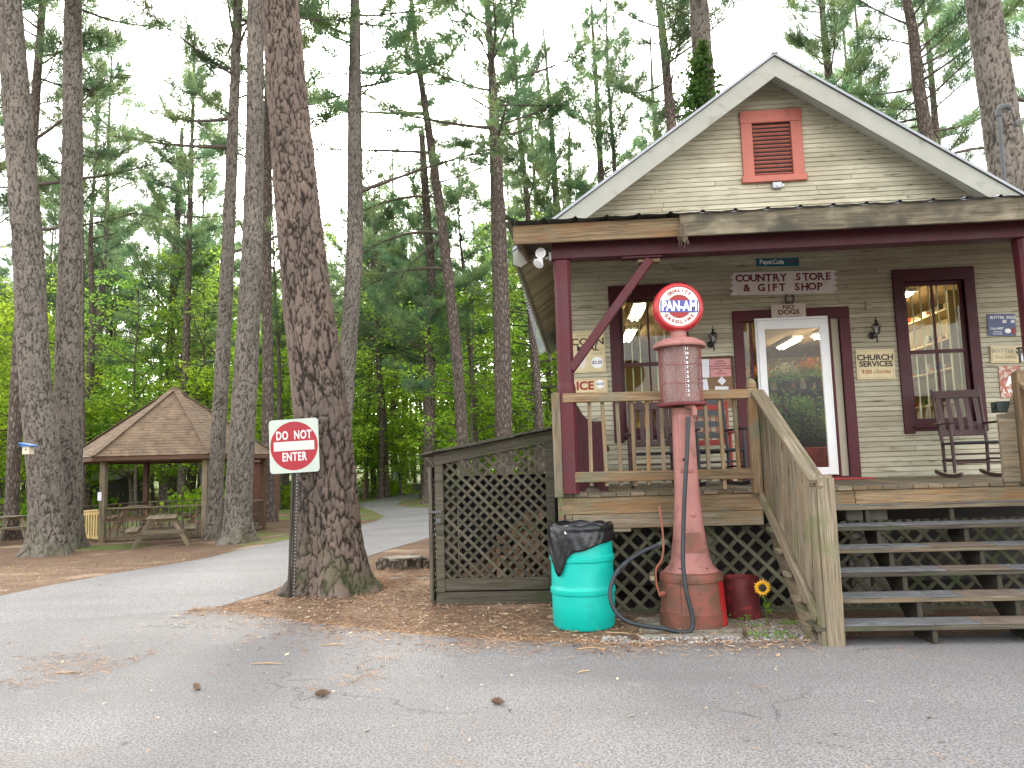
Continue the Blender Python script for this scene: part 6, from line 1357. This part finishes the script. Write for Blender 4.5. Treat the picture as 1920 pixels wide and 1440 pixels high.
# firewood inside
LOGM = mat('log_bark', (.10, .065, .045), .95, .3, 14, .6, 40); LOGE = mat('split_wood', (.27, .16, .085), .85, .3, 20, .3, 90, col2=(.2, .11, .06), edge=(.5, .65)); rn = random.Random(14)
proto_logs = []
for q in range(5):
    m_ = MB(); n_ = rn.choice((3, 4, 4)); a0 = rn.random()*6; P = []
    for i in range(n_): a = a0+2*math.pi*i/n_; rr = rn.uniform(.05, .075); P.append((rr*math.cos(a), rr*math.sin(a)))
    L_ = .2; b = 0; m_.v = [(x, -L_, z) for x, z in P]+[(x, L_, z) for x, z in P]; m_.cur = 0
    for i in range(n_): j = (i+1) % n_; m_.cur = 1 if i else 0; m_.face([i, j, n_+j, n_+i], [(0, 0), (.1, 0), (.1, .4), (0, .4)])
    m_.cur = 1; m_.face(list(range(n_))[::-1]); m_.face(list(range(n_, 2*n_))); o = m_.build('firewood_log', [LOGM, LOGE], bevel=.004); tag(o, 'split firewood log in the pile inside the lattice woodshed', 'log', 'firewood stacked in the shed'); proto_logs.append([o, 0])
for r in range(9):
    z = .21+r*.088; xs_ = x0+.25+r*.10
    xx = xs_
    while xx < x1-.12:
        q = proto_logs[rn.randrange(5)]; o = q[0] if not q[1] else q[0].copy()
        if q[1]: COL.objects.link(o)
        q[1] = 1; o.location = (xx, y0+.36+rn.uniform(-.07, .05), z+rn.uniform(-.01, .01)); o.rotation_euler = (rn.uniform(-.08, .08), rn.uniform(0, 6), rn.uniform(-.35, .35)); xx += rn.uniform(.105, .135)

# ================= DO NOT ENTER SIGN =================
sb = gnd(547, 1122); sc_ = at(553, 836, sb.y); r_ = empty('do_not_enter_sign', sb, 'square white road sign with a red do not enter disc on a perforated steel post', 'road sign')
up_ = (at(556, 790, sb.y)-sb).normalized(); m_ = MB(); topz = at(556, 792, sb.y)
def chan(a, b, mt):
    m_ = MB(); d = (b-a); s_ = Vector((1, 0, 0))
    m_.beam(a, b, .028, .006, up=(0, 1, 0)); 
    for sx_ in (-.022, .022): m_.obox((a+b)/2+Vector((sx_, -.012, 0)), d/2, (.003, 0, 0), (0, .014, 0))
    for sx_ in (-.034, .034): m_.obox((a+b)/2+Vector((sx_, -.024, 0)), d/2, (.011, 0, 0), (0, .0025, 0))
    return m_
STEEL = mat('brown_steel_post', (.055, .045, .035), .6, .3, 12, .3, 80, metal=.3)
m_ = chan(sb-Vector((0, 0, .05)), topz+Vector((0, .02, 0)), STEEL); post = m_.build('post', STEEL, r_)
m_ = MB(); a, b = sb, topz
for k in range(44):
    p = a.lerp(b, (k+.5)/44*.84); m_.cyl(p+Vector((.034, -.0275, 0)), p+Vector((.034, -.0268, 0)), .0055, n=8)
m_.build('punch_hole', mat('light_hole', (.5, .5, .48), .8, .05), post)
yS_ = sb.y-.03; cS = Vector((sc_.x, yS_, sc_.z)); hs_ = .305; MS = Matrix.Translation(cS) @ Matrix.Rotation(rad(-1.8), 4, 'Y') @ FX; rc = .04; P = []
for cx_, cy_, a0 in ((hs_-rc, -hs_+rc, -90), (hs_-rc, hs_-rc, 0), (-hs_+rc, hs_-rc, 90), (-hs_+rc, -hs_+rc, 180)):
    for k in range(6): a = rad(a0+k*18); P.append((cx_+rc*math.cos(a), cy_+rc*math.sin(a)))
m_ = MB(); m_.prism([MS @ Vector((x, y*1.06, 0)) for x, y in P], (0, .003, 0)); pl = m_.build('sign_plate', mat('reflective_white', (.42, .475, .41), .4, .06, 3, .05, 60), r_)
disc(pl, 'red_disc', MS, 0, 0, .293, mat('sign_red', (.30, .010, .02), .4, .08, 3, .05), z=.0015, n=72)
m_ = MB(); m_.poly([MS @ Vector(p) for p in ((-.25, -.055, .003), (.25, -.055, .003), (.25, .055, .003), (-.25, .055, .003))], .5); m_.build('white_bar', mat('sign_white', (.5, .52, .48), .4, .05), pl)
m_ = MB(); m_.text('DO  NOT', MS @ Matrix.Translation((0, .125, .003)), .142, bold=.0045, sx=.66, sp=1.12); m_.text('ENTER', MS @ Matrix.Translation((0, -.135, .003)), .142, bold=.0045, sx=.66, sp=1.12); m_.build('lettering', mat('sign_letter_white', (.55, .57, .54), .4, .05), pl)
m_ = MB(); m_.cyl(MS @ Vector((0, .235, 0)), MS @ Vector((0, .235, .008)), .008, n=8); m_.cyl(MS @ Vector((0, -.235, 0)), MS @ Vector((0, -.235, .008)), .008, n=8); m_.build('bolt', GALV, pl)

# ================= PINE CONES, STUMP =================
CONE = mat('pine_cone', (.20, .13, .09), .85, .35, 30, .4, 90, col2=(.26, .18, .13), edge=(.55, .65))
def cone_mesh():
    m_ = MB(); L = .045; 
    for i in range(11):
        z = -L+2*L*i/10; r = .031*math.sin(math.pi*(i+.9)/12.2)**.8; n_ = 9
        for k in range(n_):
            a = 2*math.pi*(k+.5*(i % 2))/n_; ca, sa = math.cos(a), math.sin(a); q = lambda rr, s, zz: (ca*rr-sa*s, zz, sa*rr+ca*s)
            m_.poly([q(r*.3, -.004, z-.004), q(r, -.0075, z+.004), q(r*1.14, 0, z+.008), q(r, .0075, z+.004), q(r*.3, .004, z-.004)]); m_.poly([q(r, -.0075, z+.004), q(r*.5, -.004, z+.008), q(r*.5, .004, z+.008), q(r, .0075, z+.004)])
    m_.v = [(x*.9, y*1.25, z*.9) for x, y, z in m_.v]; m_.lathe([(.006, -L), (.013, 0), (.005, L)], (0, 0, 0), 8, axis=(0, 1, 0)); return m_
cproto = cone_mesh().build('pine_cone', CONE)
spots = [(370, 1297, .9, .9, 'pale opened pine cone on the asphalt, leftmost in the foreground'), (606, 1310, 1.05, 1.5, 'long pine cone lying sideways in the middle of the foreground asphalt'), (935, 1325, .9, 1.2, 'pine cone at the right of the three on the foreground asphalt'), (500, 1136, 1.05, .6, 'dark pine cone in the needles left of the sign post'), (1397, 1198, 1.15, .2, 'upright pine cone on the gravel edge right of the gas pump'), (1190, 1203, 1.15, 1.3, 'brown pine cone on the gravel in front of the black hose'), (1178, 1225, .5, .4, 'tiny dark cone on the asphalt just below the black hose')]
for i, (px, py, s_, a, lb) in enumerate(spots):
    o = cproto if i == 0 else cproto.copy()
    if i: COL.objects.link(o)
    s_ *= .8; g_ = gnd(px, py); o.location = (g_.x, g_.y, g_.z+.012+.032*s_); o.scale = (s_, s_, s_); o.rotation_euler = (rad(75) if i == 4 else random.uniform(-.2, .2), 0, a); tag(o, lb, 'pine cone', 'fallen pine cones')
sp_ = gnd(755, 1066); m_ = MB(); rn = random.Random(6)
def rock(c, rx_, ry_, h, seed):
    m_ = MB(); n_ = 26
    pr = [(1.12, 0), (1.05, .25), (.98, .6), (.95, .92), (.85, 1.), (.4, 1.01), (.001, .98)]
    m_.lathe([(r, hh) for r, hh in pr], (0, 0, 0), n_)
    for i, (x, y, z) in enumerate(m_.v): q = noise.noise(Vector((x*2.2+seed, y*2.2, z)))*.34+noise.noise(Vector((x*7+seed, y*7, z*2)))*.12; s_ = 1+q; m_.v[i] = (c.x+x*rx_*s_, c.y+y*ry_*s_, c.z-.02+z*h*(1+q*.5))
    return m_
stump = empty('tree_stump', sp_, 'low broken old tree stump left of the woodshed', 'stump')
STB = bark_mat('stump_bark', (.15, .125, .10), (.20, .15, .11), (.03, .025, .02), sxy=13, sz=5); STT = mat('stump_top', (.22, .19, .15), .95, .3, 9, .8, 50, col2=(.12, .11, .07), edge=(.5, .62))
rock(sp_+Vector((.0, .12, 0)), .36, .26, .17, 1).build('stump_side', STB, stump); rock(sp_+Vector((-.03, .12, .15)), .30, .2, .03, 2).build('stump_top', STT, stump); rock(sp_+Vector((.42, .1, 0)), .22, .16, .13, 3).build('stump_side', STB, stump)
for i, (px, py, s_, lb) in enumerate(((738, 1086, .09, 'flat dark bark chunk on the needles in front of the stump'), (795, 1085, .07, 'small dark stone right of the stump by the woodshed post'))):
    c = gnd(px, py); tag(rock(c, s_*1.6, s_, s_*.4, 9+i).build('bark_chunk' if i == 0 else 'stone', STT, loc=c), lb, 'bark' if i == 0 else 'stone')
# sticks lying about
for i, (px, py, L, a, lb) in enumerate(((625, 1213, .22, 5, 'pale splintered stick on the asphalt left of the woodshed'), (500, 1249, .26, -2, 'thin tan stick on the asphalt below the sign post'), (1105, 1220, .2, 8, 'dark twig on the asphalt in front of the teal drum'), (1170, 1192, .34, -25, 'brown twig in the gravel under the black hose'), (128, 1266, .2, 3, 'short dark twig at the far left of the asphalt'), (1095, 1324-60, .1, 30, 'short twig on the asphalt right of center'))):
    c = gnd(px, py); d = Vector((math.cos(rad(a)), math.sin(rad(a)), 0))*L/2; m_ = MB(); m_.tube([c-d+Vector((0, 0, .018)), c+Vector((0, .01, .021)), c+d+Vector((0, 0, .018))], [.004, .007, .003], 6); tag(m_.build('stick', litter_mat('stick_wood_%d' % i, (.3, .2, .12), (.45, .34, .2)), loc=c), lb, 'stick')

# ================= PAVILION AND PICNIC AREA =================
gc_ = EYE+ray(326, 860)*24.6; gz = tz(gc_.x, gc_.y); gc_.z = gz; GR_ = 3.16; ANG0 = rad(-104)
pav = empty('pavilion', gc_, 'open six-sided wooden pavilion with a brown shingled roof in the pine grove', 'pavilion')
hexp = lambda r, z, k: Vector((gc_.x+r*math.cos(ANG0+k*math.pi/3), gc_.y+r*math.sin(ANG0+k*math.pi/3), gz+z))
SH = mat('brown_shingles', (.22, .155, .10), .95, .3, 3, .5, 60, col2=(.14, .10, .07), edge=(.5, .65)); SH2 = mat('ridge_shingles', (.21, .15, .10), .95, .22, 5, .5, 60)
ez, az_ = 2.42, 4.62; m_ = MB(); rows = 26; rn = random.Random(2)
for k in range(6):
    A, B, T = hexp(GR_, ez, k), hexp(GR_, ez, k+1), gc_+Vector((0, 0, az_)); n_ = (B-A).cross(T-A).normalized()
    for r in range(rows):
        t0, t1 = r/rows, min(1, (r+1.25)/rows); a0, b0, a1, b1 = A.lerp(T, t0), B.lerp(T, t0), A.lerp(T, t1), B.lerp(T, t1); q = max(1, int((b0-a0).length/.33)); off = rn.random()*.8/q
        cuts = [0]+[min(1, max(0, (i+off)/q)) for i in range(1, q)]+[1]
        for i in range(len(cuts)-1):
            if cuts[i+1]-cuts[i] < .01: continue
            u0, u1 = cuts[i]+.002, cuts[i+1]-.002; th = rn.uniform(.012, .018)
            m_.poly([a0.lerp(b0, u0)+n_*th, a0.lerp(b0, u1)+n_*th, a1.lerp(b1, u1)+n_*.004, a1.lerp(b1, u0)+n_*.004]); m_.poly([a0.lerp(b0, u0), a0.lerp(b0, u1), a0.lerp(b0, u1)+n_*th, a0.lerp(b0, u0)+n_*th])
    m_.poly([B, A, T])
rf = m_.build('roof', SH, pav); m_ = MB()
for k in range(6):
    A, T = hexp(GR_+.03, ez+.02, k), gc_+Vector((0, 0, az_+.03)); d = T-A
    for i in range(30): m_.beam(A+d*i/30+Vector((0, 0, .018)), A+d*(i+1.1)/30+Vector((0, 0, .004)), .22, .014)
m_.build('ridge_cap', SH2, rf)
BRW = wood('brown_post_wood', (.10, .055, .035), (.17, .10, .065)); m_ = MB()
for k in range(6): A, B = hexp(GR_-.03, ez-.01, k), hexp(GR_-.03, ez-.01, k+1); m_.beam(A-Vector((0, 0, .06)), B-Vector((0, 0, .06)), .04, .11); A, B = hexp(GR_-.42, ez-.02, k), hexp(GR_-.42, ez-.02, k+1); m_.beam(A-Vector((0, 0, .06)), B-Vector((0, 0, .06)), .10, .18)
m_.build('eave_beam', BRW, pav)
for k in range(6):
    p = hexp(GR_-.42, 0, k); m_ = MB(); m_.box(p.x-.08, p.x+.08, p.y-.08, p.y+.08, gz-.05, gz+ez-.14); m_.build('post', WOOD_G if k in (0, 1) else BRW, pav, bevel=.01)
    if k == 0: m_ = MB(); m_.box(p.x-.11, p.x+.0, p.y-.10, p.y-.085, gz+1.18, gz+1.42); m_.build('notice', PAPER, pav)
m_ = MB(); m_.prism([hexp(GR_-.5, .12, k) for k in range(6)], (0, 0, -.12)); m_.build('floor', WOOD_G, pav)
RAILM = mat('dark_rail', (.09, .075, .06), .7, .2, 6)
for k in range(6):
    if k == 5: continue
    A, B = hexp(GR_-.42, .95, k), hexp(GR_-.42, .95, k+1); m_ = MB(); m_.beam(A, B, .09, .035); m_.beam(A-Vector((0, 0, .42)), B-Vector((0, 0, .42)), .02, .02)
    m_.beam(A-Vector((0, 0, .86)), B-Vector((0, 0, .86)), .04, .09); rl_ = m_.build('railing', WOOD_G, pav)
    m_ = MB()
    for i in range(1, 14): p = A.lerp(B, i/14); m_.box(p.x-.012, p.x+.012, p.y-.012, p.y+.012, p.z-.86, p.z)
    m_.build('balusters', RAILM, rl_)
# yellow ramp rail at the left
a0_, a1_ = hexp(GR_-.42, 0, 0), EYE+ray(143, 1020)*23.6; a1_.z = tz(a1_.x, a1_.y); r_ = empty('ramp_railing', a1_, 'short new yellow wooden railing at the left side of the pavilion', 'railing'); m_ = MB(); A = Vector((a0_.x-.1, a0_.y, gz+.92)); B = Vector((a1_.x, a1_.y, a1_.z+.80))
m_.beam(A, B, .09, .05); m_.beam(A-Vector((0, 0, .08)), B-Vector((0, 0, .08)), .04, .09); m_.beam(A-Vector((0, 0, .78)), B-Vector((0, 0, .72)), .04, .09); m_.build('rail', WOOD_Y, r_)
for i in range(9): p = A.lerp(B, (i+.6)/9); m_ = MB(); m_.box(p.x-.02, p.x+.02, p.y-.06, p.y-.03, p.z-.80, p.z-.03); m_.build('baluster', WOOD_Y, r_)
def picnic(label, loc, rot, mt=WOOD_G, grp='picnic tables'):
    r_ = empty('picnic_table', (0, 0, 0), label, 'picnic table', grp); m_ = MB()
    for i in range(5): m_.box(-.9, .9, -.35+i*.141, -.35+i*.141+.135, .73, .765)
    m_.build('table_top', mt, r_, bevel=.004)
    for s_ in (-1, 1):
        m_ = MB(); m_.box(-.9, .9, s_*.68-.14, s_*.68-.003, .44, .475); m_.box(-.9, .9, s_*.68+.003, s_*.68+.14, .44, .475); m_.build('bench', mt, r_, bevel=.004)
    for x in (-.62, .62):
        m_ = MB(); m_.box(x-.02, x+.02, -.82, .82, .35, .438); m_.box(x-.02, x+.02, -.34, .34, .64, .728)
        m_.build('crossbeam', mt, r_)
        for s_ in (-1, 1): m_ = MB(); m_.beam((x+.042, s_*.26, .725), (x+.042, s_*.66, .0), .04, .10, up=(0, 1, 0)); m_.build('leg', mt, r_)
    r_.location = loc; r_.rotation_euler = (0, 0, rad(rot)); return r_
p = gnd(303, 1026); p = p+Vector((-.29, .55, 0)); picnic('grey picnic table end-on in the needles in front of the pavilion', (p.x, p.y, tz(p.x, p.y)), 116)
picnic('brown picnic table inside the pavilion at the left', (gc_.x-1.2, gc_.y+.0, gz+.125), 112, WOOD_T); picnic('brown picnic table inside the pavilion at the right', (gc_.x+.9, gc_.y+.6, gz+.125), 116, WOOD_T)
p = gnd(-30, 1022); picnic('grey picnic table cut off by the left edge of the photo', (p.x, p.y+.3, tz(p.x, p.y)), 70)
# birdhouse
b_ = at(53, 842, 14.25); r_ = empty('birdhouse', b_, 'small white birdhouse with a blue roof on the leftmost thick pine', 'birdhouse'); m_ = MB(); m_.box(b_.x-.07, b_.x+.07, b_.y-.07, b_.y+.07, b_.z-.10, b_.z+.05); o = m_.build('box', mat('pale_wood_box', (.6, .52, .4), .6, .12, 8), r_); m_ = MB(); m_.obox((b_.x, b_.y-.005, b_.z+.085), (.12, 0, -.03), (0, .11, 0), (.003, 0, .012)); m_.obox((b_.x, b_.y-.02, b_.z+.062), (.10, 0, .0), (0, .09, 0), (0, 0, .012)); m_.build('roof', mat('blue_roof', (.03, .13, .42), .5, .1, 8), r_); m_ = MB(); m_.cyl((b_.x, b_.y-.0715, b_.z-.01), (b_.x, b_.y-.0705, b_.z-.01), .018); m_.build('entrance', BLACK, r_)
# sheds behind
def small_shed(name, c, w_, d_, h, wallm, roofm, label):
    r_ = empty(name, c, label, 'shed'); m_ = MB(); k = int(w_/.16)
    for i in range(k): x = c.x-w_/2+i*w_/k; m_.box(x+.003, x+w_/k-.003, c.y-d_/2, c.y-d_/2+.03, c.z, c.z+h)
    m_.box(c.x-w_/2, c.x+w_/2, c.y-d_/2+.031, c.y+d_/2, c.z, c.z+h); m_.build('wall', wallm, r_); m_ = MB()
    m_.obox((c.x, c.y-d_*.28, c.z+h+.22), (w_/2+.15, 0, 0), (0, d_*.36, .26), (0, 0, .03)); m_.obox((c.x, c.y+d_*.28, c.z+h+.22), (w_/2+.15, 0, 0), (0, d_*.36, -.26), (0, 0, .03)); m_.build('roof', roofm, r_)
    m_ = MB(); m_.box(c.x-.35, c.x+.35, c.y-d_/2-.03, c.y-d_/2-.002, c.z+.05, c.z+min(1.8, h-.1)); m_.build('door', wallm, r_)
p = gnd(205, 955); p = Vector((p.x, p.y, tz(p.x, p.y))); small_shed('old_shed', p, 2.6, 2.4, 1.75, mat('dark_shed_boards', (.05, .045, .04), .9, .2, 5), mat('grey_roofing', (.24, .25, .23), .8, .2, 5), 'low dark shed with a grey roof far behind the left side of the pavilion')
p = EYE+ray(491, 950)*29; p = Vector((p.x, p.y, tz(p.x, p.y))); small_shed('brown_shed', p, 1.0, .8, 2.3, mat('brown_shed_boards', (.15, .07, .045), .9, .2, 5), SH, 'narrow brown shed between the mossy-footed pine and the pine behind the road sign')
# far road furniture
def far_post(px, py, h, lb, sign=None):
    g_ = gnd(px, py); r_ = empty('signpost' if sign else 'wooden_post', g_, lb, 'sign' if sign else 'post'); m_ = MB(); m_.box(g_.x-.05, g_.x+.05, g_.y-.05, g_.y+.05, g_.z, g_.z+h); m_.build('post', BRW, r_)
    m_ = MB(); m_.box(g_.x-(.3 if sign else .14), g_.x+(.3 if sign else .14), g_.y-.09, g_.y-.055, g_.z+h-(.65 if sign else .1), g_.z+h+.05); m_.build('sign_panel' if sign else 'cap', WHITE if sign else BRW, r_)
far_post(745, 926, 1.5, 'white notice sign on a post beside the far bend of the road', True); far_post(683, 938, 1.2, 'short brown wooden post at the left edge of the far road')
for i, px in enumerate((327, 347)):
    g_ = gnd(px, 938); m_ = MB(); m_.lathe([(.26, 0), (.3, .05), (.3, .85), (.26, .9)], g_, 16); tag(m_.build('black_bin', BLACK, loc=g_), ['black bin left of the pair seen through the pavilion', 'black bin right of the pair seen through the pavilion'][i], 'trash can', 'bins beyond the pavilion')
g_ = gnd(785, 919); r_ = rock(g_, 1.1, .5, .5, 5); tag(r_.build('boulder', STONE, loc=g_), 'grey boulder beside the far bend of the road', 'boulder')
# undergrowth clumps along the far edge of the woods
rs2 = random.Random(21)
for i in range(46):
    y = rs2.uniform(34, 70); x = rs2.uniform(-.8, .12)*y
    if not okpos(x, y, .5) : continue
    z = tz(x, y); o = leaf_clump('shrub', (x, y, z+.5), (.7, .6, .32), 380+i, .16, LEAF, None, (x, y, z)); tag(o, 'low leafy shrub under the trees at the far side of the clearing', 'shrub', 'shrubs under the far trees')
